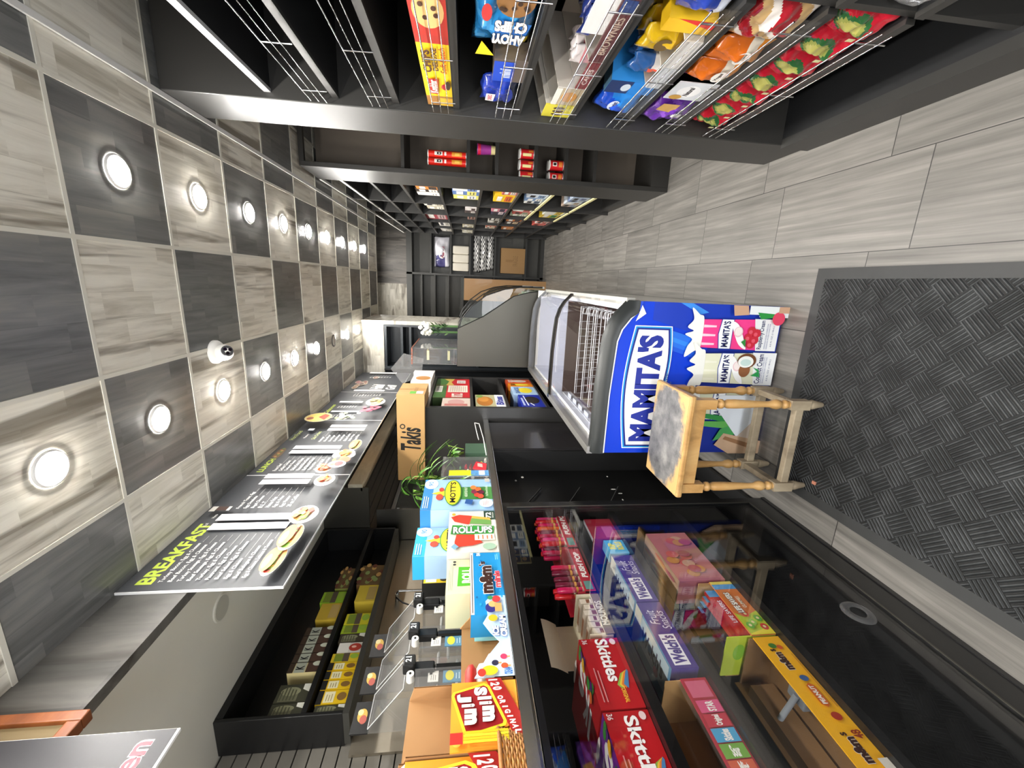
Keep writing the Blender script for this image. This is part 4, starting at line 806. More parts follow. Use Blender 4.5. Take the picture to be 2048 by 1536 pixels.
def rollups_r(F):
    # the print lies on its side: draw with u = along the box, v = up
    f = F['+X']; f.rect(0, 0, 1, 1, '#d3d0c5')
    f.rect(0.76, 0.0, 1.0, 0.24, '#1f3a2c'); f.text('72', 0.80, 0.08, 0.96, 0.20, '#f4f4f0', bold=0.03); f.text('ROLLS', 0.81, 0.03, 0.95, 0.06, '#f0f0ea', bold=0.01)
    f.pol([(0.70, 0.42), (0.86, 0.46), (0.90, 0.78), (0.84, 0.96), (0.72, 0.88), (0.64, 0.60)], '#d63a28'); f.pol([(0.62, 0.10), (0.74, 0.10), (0.80, 0.52), (0.66, 0.56)], '#6c9c50'); f.pol([(0.74, 0.10), (0.80, 0.12), (0.86, 0.50), (0.80, 0.52)], '#e0a848')
    f.pol([(0.12, 0.74), (0.10, 0.86), (0.24, 0.86), (0.52, 0.80), (0.56, 0.46), (0.34, 0.46), (0.20, 0.30), (0.14, 0.50)], '#e23c28'); f.pol([(0.34, 0.08), (0.40, 0.10), (0.52, 0.46), (0.46, 0.50)], '#e87a40')
    f.pol([(0.40, 0.95), (0.36, 0.08), (0.58, 0.04), (0.62, 0.92)], '#2f8f36'); f.text('ROLL-UPS', 0.41, 0.09, 0.57, 0.90, '#fafaf4', bold=0.04, rot=270, out='#123c1c', ow=0.05)
    f.text('FRUIT', 0.575, 0.48, 0.62, 0.70, '#f0f4e4', rot=270)
    f.rect(0.24, 0.06, 0.38, 0.46, '#f2ead8'); f.lines(0.26, 0.08, 0.36, 0.44, 4, '#c8744a', 0.3); f.ell(0.10, 0.18, 0.07, 0.13, '#9ab8a0'); f.pol([(0.04, 0.86), (0.10, 0.93), (0.17, 0.86), (0.10, 0.78)], '#7aa8c0'); f.ell(0.88, 0.90, 0.035, 0.04, '#d89a2c')
carton('fruit_roll_carton', 'cream fruit roll carton with green banner and red swirls, standing against the blue carton', 'carton', -1.060, -0.979, 1.338, 1.622, CTR, 1.503, '#d3d0c5', rollups_r)
def rollback(F):
    f = F['+X']; f.rect(0, 0, 1, 1, '#d3d5b2'); f.lines(0.1, 0.88, 0.9, 0.97, 3, '#a8aa94', 0.3); f.pol([(0.22, 0.28), (0.74, 0.24), (0.76, 0.78), (0.20, 0.80)], '#4fb02c'); f.text('ROLL', 0.28, 0.54, 0.70, 0.72, '#f6f8ec', bold=0.05); f.text('-UPS', 0.30, 0.32, 0.70, 0.50, '#f6f8ec', bold=0.05)
    for k in range(9): f.rect(0.10+0.03*k, 0.04, 0.115+0.03*k, 0.18, '#5a5c50')
    f.ell(0.80, 0.86, 0.03, 0.03, '#333'), f.ell(0.88, 0.86, 0.03, 0.03, '#333')
carton('fruit_roll_carton', 'pale green-white fruit roll carton with small green badge, behind the blue chocolate carton', 'carton', -1.140, -1.004, 1.160, 1.334, CTR, 1.500, '#d3d5b2', rollback)
def mms(F):
    f = F['+X']; f.rect(0, 0, 1, 1, '#1488c4'); f.rect(0, 0.90, 1, 1, '#e4e8ea'); f.lines(0.02, 0.93, 0.98, 0.965, 1, '#3c2a28', 0.6, 0.02)
    for k in range(14): r_ = random.Random(k); f.ell(r_.random(), r_.random()*0.85, 0.016, 0.03, ['#0f6fae', '#2aa0d8', '#0d5c98'][k % 3])
    f.text('m&m', 0.27, 0.32, 0.72, 0.72, '#3a1f18', bold=0.06, out='#f2f2ee', ow=0.05); f.text("'s", 0.72, 0.52, 0.80, 0.72, '#3a1f18', bold=0.04, out='#f2f2ee')
    f.text('minis', 0.35, 0.08, 0.62, 0.28, '#c8404e', bold=0.04, out='#e8ecee', ow=0.05); f.text('84', 0.90, 0.66, 0.96, 0.80, '#f0f4f4', bold=0.03); f.lines(0.82, 0.08, 0.95, 0.2, 2, '#8fd0ec', 0.35)
    F['+Z'].rect(0, 0, 1, 1, '#8c5a3c')
carton('chocolate_carton', 'bright blue minis chocolate carton with brown lettering on the counter edge', 'carton', -1.060, -0.977, 1.040, 1.332, CTR, 1.418, '#1488c4', mms)
t = thing('candy_display_box', 'pale blue candy ice cream display box with dessert pictures and cut-away front', 'display box', (-1.03, 0.97, CTR))
mb = MB(); CB = C_('#9c7548', 0.8)
mb.box(-1.10, -0.976, 0.835, 1.114, CTR, CTR+0.004, CB); mb.box(-1.10, -1.096, 0.835, 1.114, CTR+0.004, 1.445, CB)
def side(y, yy): mb.raw([(-1.096, y, CTR), (-0.976, y, CTR), (-0.976, y, 1.36), (-1.096, y, 1.45), (-1.096, yy, CTR), (-0.976, yy, CTR), (-0.976, yy, 1.36), (-1.096, yy, 1.45)], [(0, 1, 2, 3), (7, 6, 5, 4), (1, 5, 6, 2), (2, 6, 7, 3), (0, 3, 7, 4)], CB)
side(0.835, 0.839); side(1.110, 1.114)
part(mb, 'tray', t)
mb = MB(); fp = Face(mb, (-0.976, 0.835, CTR), (0, 0.279, 0), (0, 0, 0.105)); 
ptsF = [(0, 0), (1, 0), (1, 0.42), (0.92, 0.60), (0.72, 0.56), (0.62, 0.70), (0.50, 0.52), (0.38, 0.28), (0.22, 0.62), (0.0, 0.98)]
mb.raw([(-0.976, 0.835+0.279*u, CTR+0.105*v) for u, v in ptsF]+[(-0.979, 0.835+0.279*u, CTR+0.105*v) for u, v in ptsF], [tuple(range(10)), tuple(reversed(range(10, 20)))]+[(i, 10+i, 10+(i+1) % 10, (i+1) % 10) for i in range(10)], C_('#c6dcf2'))
fp.pol(ptsF, '#bcd8f2'); fp.pol([(0.0, 0), (0.30, 0), (0.24, 0.6), (0.0, 0.97)], '#d6e8f6')
for u, v, c in ((0.14, 0.45, '#2c2c44'), (0.20, 0.22, '#c83a60'), (0.10, 0.22, '#d8562e')): fp.ell(u, v, 0.030, 0.09, c); fp.rect(u-0.01, v-0.16, u+0.004, v-0.08, '#c8a060')
fp.text('ICE', 0.44, 0.28, 0.56, 0.46, '#fbfbfb', bold=0.05, out='#4c6cb0', ow=0.10); fp.text('CREAM', 0.42, 0.06, 0.70, 0.24, '#fbfbfb', bold=0.05, out='#4c6cb0', ow=0.10)
fp.text('CREAM', -0.0+0.001, 0.04, 0.07, 0.25, '#3f78c0', bold=0.05); fp.ell(0.66, 0.42, 0.045, 0.13, '#e8b428'); fp.ell(0.05, 0.60, 0.05, 0.2, '#e8c428'); fp.ell(0.03, 0.80, 0.04, 0.1, '#d83a2c')
fp.ell(0.80, 0.46, 0.07, 0.16, '#2c2a78'); fp.ell(0.85, 0.40, 0.045, 0.12, '#e0b070'); fp.rect(0.74, 0.14, 0.86, 0.34, '#dca060'); fp.ell(0.92, 0.28, 0.05, 0.13, '#c8383c'); fp.ell(0.94, 0.46, 0.03, 0.08, '#3b8a50')
part(mb, 'front_card', t)
mb = MB(); y = 0.935
for z, r, c in ((1.362, 0.030, '#c8a040'), (1.388, 0.034, '#ece4dc'), (1.418, 0.032, '#e03a34')): mb.lathe(-1.088, y, [(-0.016, r*0.5), (-0.006, r*0.95), (0.006, r*0.9), (0.016, r*0.45)], C_(c, 0.5), 10, z)
part(mb, 'dessert_cutout', t, label='red and white swirl dessert picture')
mb = MB(); mb.box(-1.085, -1.045, 1.05, 1.108, CTR+0.005, 1.405, C_('#8fdcea', 0.3)); part(mb, 'candy_packet', t, label='aqua candy packets')
def slim(F, s=1.0):
    f0 = F['+X']; f = Face(f0.mb, f0.O+f0.U+f0.V, -f0.U, -f0.V)      # the carton stands upside down
    f.rect(0, 0, 1, 1, '#f0a030')
    for k in range(22):
        r_ = random.Random(k+3); f.ell(0.10+0.80*r_.random(), 0.08+0.84*r_.random(), 0.09, 0.07, ['#f4b848', '#ee9430', '#f8cc60', '#e88428'][k % 4])
    f.pol([(0, 0.52), (1, 0.93), (1, 1), (0.55, 1), (0, 0.76)], '#a8231f')
    f.pol([(0.20, 0.03), (0.26, 0.0), (0.80, 0.18), (0.86, 0.26), (0.74, 0.78), (0.68, 0.80), (0.13, 0.58), (0.08, 0.50)], '#f2dc30')
    f.pol([(0.225, 0.06), (0.27, 0.045), (0.78, 0.215), (0.815, 0.27), (0.71, 0.735), (0.67, 0.75), (0.155, 0.545), (0.12, 0.49)], '#98141a')
    for ch, u, v, wd, h in (('S', 0.15, 0.34, 0.135, 0.20), ('l', 0.305, 0.39, 0.05, 0.21), ('i', 0.385, 0.415, 0.05, 0.19), ('m', 0.46, 0.455, 0.225, 0.18), ('J', 0.26, 0.085, 0.13, 0.21), ('i', 0.42, 0.155, 0.05, 0.19), ('m', 0.50, 0.195, 0.225, 0.18)):
        f.text(ch, u, v, u+wd, v+h, '#f8f4ec', bold=0.07, out='#4a0c0c', ow=0.05)
    for i, ch in enumerate('120 ORIGINAL'):
        if ch == ' ': continue
        u = 0.04+0.074*i+(0.018 if ch in '1I' else 0); v = 0.565+0.030*i; f.text(ch, u, v, u+(0.022 if ch in '1I' else 0.058), v+(0.14 if i < 3 else 0.085), '#f6ece4', bold=0.05)
    for k in range(4): f.rect(0.83+0.042*k, 0.18, 0.865+0.042*k, 0.80, '#f0d830' if k % 2 else '#e0b820')
    f.rect(0.85, 0.0, 1.0, 0.17, '#cc2e26')
def open_carton(name, label, x0, x1, y0, y1, z0, zf, zb, base, art, flap=True, group=None):
    t = thing(name, label, 'carton', ((x0+x1)/2, (y0+y1)/2, z0), group); mb = MB(); th = 0.003
    F = mb.box(x1-th, x1, y0, y1, z0, zf, C_(base, 0.45)); art(F)
    part(mb, 'printed_front', t); mb = MB()
    mb.box(x0, x0+th, y0, y1, z0, zb, M_CARD); mb.box(x0, x1, y0, y1, z0, z0+th, M_CARD)
    for y in (y0, y1-th): mb.raw([(x0+th, y, z0+th), (x1-th, y, z0+th), (x1-th, y, zb-0.012), (x0+th, y, zb), (x0+th, y+th, z0+th), (x1-th, y+th, z0+th), (x1-th, y+th, zb-0.012), (x0+th, y+th, zb)], [(3, 2, 1, 0), (4, 5, 6, 7), (2, 3, 7, 6), (0, 4, 7, 3)], M_CARD)
    part(mb, 'inner_walls', t); return t
open_carton('meat_stick_carton', 'open orange and yellow meat stick carton with brown cardboard back, on the counter end', -1.022, -0.977, 0.668, 0.825, CTR, 1.468, 1.572, '#f0a030', slim)
t = open_carton('meat_stick_carton', 'second meat stick carton cut by the photo edge, with torn serrated top', -1.05, -0.985, 0.50, 0.664, CTR, 1.56, 1.585, '#f0a030', slim)
mb = MB()
for k in range(14): y = 0.506+0.011*k; mb.poly([(-0.9845, y, 1.56), (-0.9845, y+0.011, 1.56), (-0.9845, y+0.0055, 1.567)], C_('#f4ead8', 0.7))
part(mb, 'torn_edge', t)
# woven basket
t = thing('woven_basket', 'small brown woven wicker basket in front of the meat stick cartons', 'basket', (-0.985, 0.62, CTR))
mb = MB(); MWK = C_('#a06a34', 0.6, 0, 0.25); MWK2 = C_('#c08a4c', 0.6, 0, 0.2)
for k in range(9):
    z = CTR+0.003+0.0052*k; rr = 0.058+0.0016*k; pts = [(-0.975+rr*0.33*math.cos(2*math.pi*i/40), 0.625+rr*1.15*math.sin(2*math.pi*i/40), z+0.0014*(-1)**(i+k)) for i in range(41)]
    mb.tube(pts, 0.0030, (MWK, MWK2)[k % 2], 5)
mb.lathe(-0.975, 0.625, [(0, 0.001), (0.001, 0.018)], MWK, 12, CTR+0.002); part(mb, 'woven_wall', t)
mb = MB(); pts = [(-0.975+0.024*math.cos(2*math.pi*i/40), 0.625+0.082*math.sin(2*math.pi*i/40), CTR+0.053) for i in range(41)]; mb.tube(pts, 0.0052, MWK, 7); part(mb, 'rim', t)

# ------------------------------------------------------------------ bamboo and the clear box
def stalk_plant(name, label, x, y, z, n, h, seed, pot=None, LL=0.10, nl=6):
    r = random.Random(seed); t = thing(name, label, 'plant', (x, y, z))
    if pot: pot(t)
    mb = MB(); ml = MB(); GC = ['#7f9a3a', '#8aa648', '#6f8c34']
    for k in range(n):
        a = r.random()*6.28; d = 0.004+0.018*r.random(); bx, by = x+d*math.cos(a), y+d*math.sin(a)
        tx_, ty = bx+0.03*math.cos(a)+0.02*(r.random()-.5), by+0.05*math.sin(a)*1.2; hh = h*(0.6+0.4*r.random())
        mb.tube([(bx, by, z+0.01), ((bx+tx_)/2, (by+ty)/2, z+0.01+hh*0.5), (tx_, ty, z+0.01+hh)], 0.0032, C_(r.choice(GC), 0.45), 7)
        for q in range(nl):
            ll = LL*(0.8+0.9*r.random()); az = r.random()*6.28; el_ = 0.1+1.0*r.random(); dr = Vector((math.cos(az)*math.cos(el_), math.sin(az)*math.cos(el_), math.sin(el_)))
            p0 = Vector((tx_, ty, z+0.01+hh*(0.75+0.25*q/5))); sd = dr.cross(Vector((0, 0, 1))).normalized()*0.0085; pts = []
            for i in range(8):
                s = i/7; c = p0+dr*ll*s+Vector((0, 0, -ll*0.75*s*s)); w_ = math.sin(math.pi*min(1, s*0.92+0.08))**0.8; pts.append((c-sd*w_+Vector((0, 0, 0.002)), c, c+sd*w_+Vector((0, 0, 0.002))))
            V = [p for tr in pts for p in tr]; F = [(3*i+j, 3*i+j+1, 3*i+4+j, 3*i+3+j) for i in range(7) for j in (0, 1)]
            ml.raw(V, F, C_(r.choice(['#3a6120', '#4a752a', '#31561f', '#6f9440', '#557f30']), 0.4), True)
    part(mb, 'stalks', t); part(ml, 'leaves', t); return t
def vase(t):
    mb = MB(); mb.lathe(-1.092, 2.085, [(0, 0.036), (0.004, 0.040), (0.18, 0.045), (0.24, 0.047), (0.238, 0.043), (0.18, 0.041), (0.01, 0.036)], M_ACRYL, 22, CTR); part(mb, 'glass_vase', t)
stalk_plant('bamboo_plant', 'tall green lucky bamboo with long arching leaves in a ribbed clear vase', -1.092, 2.085, CTR, 12, 0.40, 5, vase, 0.15, 8)
def pot(t):
    mb = MB(); mb.box(-1.03, -0.985, 2.27, 2.42, CTR, 1.435, C_('#45604c', 0.35)); mb.box(-1.026, -0.989, 2.275, 2.415, 1.434, 1.436, C_('#2c2a20', 0.9)); part(mb, 'green_planter', t)
stalk_plant('bamboo_plant', 'small low bamboo sprout in a dark green planter', -1.008, 2.34, 1.435, 5, 0.10, 9, pot, 0.06, 5)
mb = MB(); mb.tube([(-0.968, 2.20, CTR+0.006), (-0.968, 2.46, CTR+0.012), (-0.968, 2.74, CTR+0.03), (-0.968, 2.76, 1.37), (-0.968, 2.60, 1.362), (-0.968, 2.44, 1.352)], 0.0028, M_WHITE); solo(mb, 'wire_stand', 'thin white wire card stand lying beside the small planter', 'wire stand')
t = thing('candy_bin', 'clear plastic bin with assorted loose candies beside the bamboo', 'candy bin', (-1.0, 2.08, CTR))
mb = MB(); mb.box(-1.040, -0.978, 1.955, 2.20, CTR, 1.555, M_ACRYL, skip=('+Z',)); mb.box(-1.041, -0.976, 1.955, 2.20, 1.545, 1.560, M_ACRYL); mb.cyl((-0.977, 1.955, 1.31), (-0.977, 1.955, 1.555), 0.002, M_CHROME); part(mb, 'clear_bin', t)
mb = MB(); r = random.Random(4)
for k in range(26):
    y = 1.975+0.21*r.random(); z = CTR+0.012+0.14*r.random()*(1-abs(y-2.06)*2); c = r.choice(['#7fb06a', '#c83c48', '#dcd8c8', '#8c2c30', '#e8e4d8', '#c8c840', '#d88a8a', '#4c7c54'])
    mb.cyl((-0.988, y-0.02, z), (-0.990, y+0.02, z+0.018*(r.random()-.5)), 0.009, C_(c, 0.25), 0.006, 7)
part(mb, 'candies', t)
mb = MB(); f = mb.box(-0.977, -0.9745, 1.958, 2.02, CTR+0.004, 1.52, C_('#5c94c8', 0.3))['+X']; f.rect(0, 0.45, 1, 1, '#f0e020'); f.rect(0.1, 0.1, 0.9, 0.25, '#e8f0f4'); part(mb, 'label_strip', t, label='yellow and blue label strip')
mb = MB(); mb.raw([(-0.974, 2.02, 1.325), (-0.974, 2.10, 1.318), (-0.974, 2.13, 1.375), (-0.974, 2.05, 1.395), (-0.986, 2.02, 1.325), (-0.986, 2.10, 1.318), (-0.986, 2.13, 1.375), (-0.986, 2.05, 1.395)], [(0, 1, 2, 3), (7, 6, 5, 4), (0, 4, 5, 1), (1, 5, 6, 2), (2, 6, 7, 3), (3, 7, 4, 0)], C_('#c83640', 0.25)); f = Face(mb, (-0.974, 2.035, 1.333), (0, 0.07, 0), (0, 0.02, 0.045)); f.rect(0.2, 0.2, 0.8, 0.8, '#e8b0a8'); part(mb, 'red_packet', t, label='red candy packet')

# ------------------------------------------------------------------ on and in the snack rack
def takis(F):
    f = F['-Y']; f.text('Takis', 0.36, 0.14, 0.63, 0.88, '#1c1a18', bold=0.03, shear=0.25); f.ell(0.64, 0.80, 0.03, 0.10, '#2a2622'); f.ell(0.64, 0.80, 0.018, 0.06, '#c49a63')
    f = F['+X']; f.rect(0.05, 0.40, 0.32, 0.62, '#5fa83c') if False else None
    f = F['+X']; f.rect(0.10, 0.34, 0.30, 0.56, '#62ac3e'); f.rect(0.10, 0.08, 0.30, 0.32, '#eceae4'); f.text('BOX', 0.34, 0.30, 0.60, 0.44, '#6c4c30', bold=0); f.rect(0.44, 0, 0.50, 1, '#b08452')
carton('cardboard_box', 'long brown cardboard box with black logo lying on top of the snack rack', 'cardboard box', -1.395, -0.765, 2.745, 3.07, 1.7155, 1.903, '#c49a63', takis)
def whitepic(F):
    f = F['+X']; f.ell(0.35, 0.45, 0.18, 0.38, '#b07a3c'); f.rect(0.58, 0.15, 0.85, 0.55, '#dcd4cc'); F['-Y'].ell(0.6, 0.45, 0.2, 0.36, '#b07a3c')
carton('snack_carton', 'white snack carton with pastry picture behind the brown box on the rack', 'carton', -1.03, -0.800, 3.26, 3.66, 1.7155, 1.875, '#e6e2da', whitepic)
carton('shoebox_carton', 'plain grey-white carton farthest on top of the rack', 'carton', -1.02, -0.815, 3.68, 3.775, 1.7155, 1.90, '#c6c6c6')
def cer1(F):
    f = F['+X']; f.rect(0, 0, 1, 1, '#d8b458'); f.pol([(0, 0), (1, 0), (1, 0.45), (0.45, 0.55), (0, 0.45)], '#c8262c'); f.pol([(0, 0.7), (0.6, 0.62), (1, 0.8), (1, 1), (0, 1)], '#4f7c3a'); f.rect(0.28, 0.12, 0.75, 0.38, '#e8ded8'); f.lines(0.32, 0.15, 0.7, 0.35, 4, '#7a4c40', 0.3)
def cer2(F):
    f = F['+X']; f.rect(0, 0, 1, 1, '#c8202a'); f.rect(0.0, 0.66, 0.98, 1, '#456c34'); f.rect(0.42, 0.78, 0.92, 0.97, '#e8e6d8'); f.lines(0.48, 0.80, 0.86, 0.94, 5, '#777', 0.4, 0.05); f.rect(0.40, 0.06, 0.97, 0.62, '#ece0cc'); f.lines(0.45, 0.1, 0.92, 0.58, 8, '#c0a898', 0.3, 0.1); f.text('RITZ', 0.02, 0.20, 0.30, 0.50, '#f4e8d8', bold=0.04)
    F['-Y'].rect(0, 0, 1, 1, '#3f5a2c')
def cer3(F):
    f = F['+X']; f.rect(0, 0, 1, 1, '#e2cfc0'); f.ell(0.5, 0.5, 0.35, 0.3, '#d8a8a0'); f.rect(0.06, 0.1, 0.3, 0.9, '#cc7c74'); F['-Y'].rect(0, 0, 1, 1, '#d8b4a8')
RG = 'boxes on the snack rack'
carton('cracker_box', 'red and yellow cracker box, farthest on the top rack shelf', 'snack box', -1.10, -0.885, 3.50, 3.74, 1.401, 1.690, '#d8b458', cer1, RG)
carton('cracker_box', 'red cracker box with white nutrition panel and green top, middle of the top rack shelf', 'snack box', -1.10, -0.882, 3.10, 3.49, 1.401, 1.690, '#c8202a', cer2, RG)
carton('cracker_box', 'pale pink snack box, nearest on the top rack shelf', 'snack box', -1.10, -0.882, 2.87, 3.085, 1.401, 1.610, '#e2cfc0', cer3, RG)
def bites(F):
    f = F['+X']; f.rect(0, 0, 1, 1, '#b9b48c'); f.ell(0.45, 0.68, 0.40, 0.28, '#b8742c'); f.ell(0.60, 0.72, 0.22, 0.18, '#d08c3c'); f.rect(0, 0.0, 1, 0.32, '#e4e6ea'); f.text('Bites', 0.15, 0.04, 0.85, 0.30, '#2a3494', bold=0.04); f.ell(0.85, 0.85, 0.12, 0.12, '#7c9c4c')
carton('snack_box', 'bites snack box with orange pastry picture on the middle rack shelf', 'snack box', -1.10, -0.882, 2.87, 3.19, 1.138, 1.360, '#b9b48c', bites)
def cook(c1, c2, txt, tc):
    def a(F):
        f = F['+X']; f.rect(0, 0, 1, 1, c1); f.ell(0.5, 0.45, 0.34, 0.30, c2); f.text(txt, 0.12, 0.70, 0.88, 0.90, tc, bold=0.03); F['-Y'].rect(0, 0, 1, 1, c1); F['+Z'].rect(0, 0, 1, 1, c1)
    return a
carton('cookie_box', 'red-orange cookie box, farthest on the lower rack shelf', 'snack box', -1.10, -0.884, 3.62, 3.755, 0.841, 1.066, '#d8562c', cook('#d8562c', '#e8d0c0', 'TATES', '#f4ece0'), RG)
carton('cookie_box', 'orange and yellow cookie box on the lower rack shelf', 'snack box', -1.10, -0.884, 3.50, 3.605, 0.841, 1.055, '#f08c1c', cook('#f08c1c', '#f4d840', '30', '#3a2c14'), RG)
carton('cookie_box', 'light blue fruit snack box with yellow badge on the lower rack shelf', 'snack box', -1.10, -0.884, 3.23, 3.485, 0.841, 1.040, '#b0cdea', cook('#b0cdea', '#f0dc34', 'SNACKS', '#34589c'), RG)
def oreo(F):
    f = F['+X']; f.rect(0, 0, 1, 1, '#1a2c9c'); f.ell(0.55, 0.45, 0.30, 0.34, '#20181c'); f.pol([(0.1, 0.5), (0.3, 0.62), (0.3, 0.56), (0.12, 0.44)], '#eef0f4'); f.pol([(0.1, 0.7), (0.9, 0.75), (0.9, 0.80), (0.1, 0.76)], '#e4e8f4'); f.rect(0.1, 0.86, 0.7, 0.95, '#b8c4ec')
carton('cookie_box', 'dark blue chocolate cookie box, nearest on the lower rack shelf', 'snack box', -1.10, -0.884, 2.88, 3.215, 0.841, 1.010, '#1a2c9c', oreo, RG)
# flowers near the deli
def bouquet(label, x, y, z, seed, ncol):
    r = random.Random(seed); t = thing('flower_bouquet', label, 'flowers', (x, y, z)); mb = MB(); mg = MB()
    for k in range(9):
        c = Vector((x+0.05*(r.random()-.5), y+0.05*(r.random()-.5), z+0.26+0.10*r.random()))
        for q in range(3): mb.lathe(c.x, c.y, [(0, 0.004), (0.012, 0.020-0.004*q), (0.028, 0.024-0.006*q), (0.036, 0.012)], C_(ncol, 0.6), 9, c.z+0.005*q)
    for k in range(22):
        a = r.random()*6.28; p = Vector((x+0.03*(r.random()-.5), y+0.03*(r.random()-.5), z+0.10+0.15*r.random())); d = Vector((math.cos(a)*0.05, math.sin(a)*0.05, 0.05)); s_ = Vector((-math.sin(a), math.cos(a), 0))*0.011
        mg.poly([p, p+d*0.5+s_, p+d, p+d*0.5-s_], C_(r.choice(['#3c5a34', '#58783c', '#2c4a2c']), 0.5))
    mg.cyl((x, y, z), (x, y, z+0.26), 0.012, C_('#4a6c3c')); part(mb, 'blooms', t); part(mg, 'stems_and_leaves', t)
bouquet('white flower bouquet with leaves standing tallest beside the partition', -0.535, 4.42, 1.516, 3, '#ecebe0')
bouquet('smaller white flower bunch low beside the deli glass', -0.46, 4.30, 1.30+0.216, 8, '#f0efe8')
mb = MB(); mb.raw([(-1.00, 4.0, 2.05), (-0.86, 4.02, 2.16), (-0.70, 4.0, 2.03), (-0.74, 3.96, 1.84), (-0.92, 3.95, 1.86)], [(0, 1, 2, 3, 4)], M_FILM); mb.raw([(-1.00, 4.004, 2.05), (-0.86, 4.024, 2.16), (-0.70, 4.004, 2.03), (-0.74, 3.964, 1.84), (-0.92, 3.954, 1.86)], [(4, 3, 2, 1, 0)], M_FILM)
solo(mb, 'plastic_sheet', 'loose clear plastic sheet hanging at the far end of the menu boards', 'plastic sheet')

# ================================================================== CANDY IN THE CASE
ZA, ZB, ZC = 0.983, 0.786, 0.479
def skit(over):
    def a(F):
        f = F['+X']; f.rect(0, 0, 1, 1, '#b8141c')
        for k, c in enumerate(('#3a7f3a', '#6a8c8c', '#3a62a8', '#c8d040', '#e8a030')): f.pol([(0.34+0.10*k*0.2, 0.0+0.05*k), (0.36+0.02*k, 0.0+0.05*k), (0.28, 0.30+0.02*k), (0.10, 0.34+0.012*k), (0.10, 0.32)], c) if k < 0 else None
        for k, c in enumerate(('#8ab84a', '#e8c040', '#e07a30', '#4a7fae')): f.pol([(0.30, 0.44-0.05*k), (0.45, 0.28-0.04*k), (0.50, 0.10), (0.47, 0.08), (0.36, 0.26-0.04*k), (0.24, 0.36-0.05*k)], c)
        f.text('Skittles', 0.34, 0.30, 0.98, 0.62, '#f6f4f2', bold=0.03, rot=180) if not over else f.text('Skittles', 0.16, 0.30, 0.94, 0.60, '#f6f4f2', bold=0.03, rot=180)
        f.ell(0.93, 0.17, 0.05, 0.075, '#e8d0d0') ; f.text('ORIGINAL', 0.06, 0.30, 0.24, 0.40, '#f2c43c', bold=0.02, rot=180)
        f.text('36', 0.90, 0.82, 0.97, 0.95, '#f0e0e0', bold=0.02, rot=180); f.lines(0.08, 0.76, 0.56, 0.92, 2, '#e08c8c', 0.35)
        g = F['+Z']; g.rect(0, 0, 1, 1, '#a8121a' if not over else '#6c2a8c')
        g.text('S', 0.52, 0.58, 0.90, 0.84, '#e8e6e4', bold=0.05, rot=90); g.text('K', 0.40, 0.36, 0.80, 0.56, '#e8e6e4', bold=0.05, rot=90); g.text('I', 0.34, 0.24, 0.72, 0.31, '#e8e6e4', bold=0.05, rot=90)
        for k in range(12): r_ = random.Random(k+20); g.ell(0.88+0.10*r_.random(), 0.20+0.7*r_.random(), 0.06, 0.05, r_.choice(['#3f8a3c', '#5c2a7c', '#e8b030', '#d86a2c', '#2f6c34']))
        g.ell(0.62, 0.93, 0.16, 0.045, '#e8e0d8')
    return a
CG = 'fruit candy cartons on the top case shelf'
carton('candy_carton', 'red fruit candy carton with rainbow swoosh, farther of the pair on the top case shelf', 'candy carton', -1.28, -1.018, 0.762, 0.970, ZA, 1.100, '#b8141c', skit(0), CG)
carton('candy_carton', 'red fruit candy carton with purple top, nearer of the pair on the top case shelf', 'candy carton', -1.28, -1.018, 0.545, 0.756, ZA, 1.098, '#b8141c', skit(1), CG)
t = thing('candy_bar_box', 'open cream display box of chocolate bars with its tall lid up', 'display box', (-1.08, 1.07, ZA))
mb = MB(); MC = C_('#e6ddc0', 0.6)
F = mb.box(-1.021, -1.018, 0.985, 1.150, ZA, 1.012, MC)['+X']; F.rect(0, 0, 1, 1, '#8c7a5c'); F.text('MOUNDS', 0.2, 0.1, 0.8, 0.9, '#ece4d0', bold=0.03)
mb.box(-1.15, -1.147, 0.985, 1.150, ZA, 1.12, MC); mb.box(-1.15, -1.018, 0.985, 0.988, ZA, 1.06, MC); mb.box(-1.15, -1.018, 1.147, 1.150, ZA, 1.06, MC); mb.box(-1.15, -1.018, 0.985, 1.150, ZA, ZA+0.003, MC); part(mb, 'tray', t)
mb = MB(); n = 7
V = [(-1.147+0.03*math.sin(s/6*1.3)-0.0, y, 1.12+0.055*s/6) for s in range(7) for y in (0.975, 1.160)]; mb.raw(V, [(2*i, 2*i+1, 2*i+3, 2*i+2) for i in range(6)], MC, True); part(mb, 'raised_lid', t)
for k in range(6):
    y = 0.995+0.024*k; mb = MB(); F = mb.box(-1.14, -1.024, y, y+0.020, 1.0+0.006*(k % 3), 1.045+0.008*(k % 2), C_('#d8ccb8', 0.35)); F['+X'].rect(0.1, 0.2, 0.9, 0.5, '#7a4a2c'); F['+Z'].rect(0.2, 0.1, 0.8, 0.9, '#8a5c3c'); part(mb, 'chocolate_bar', t)
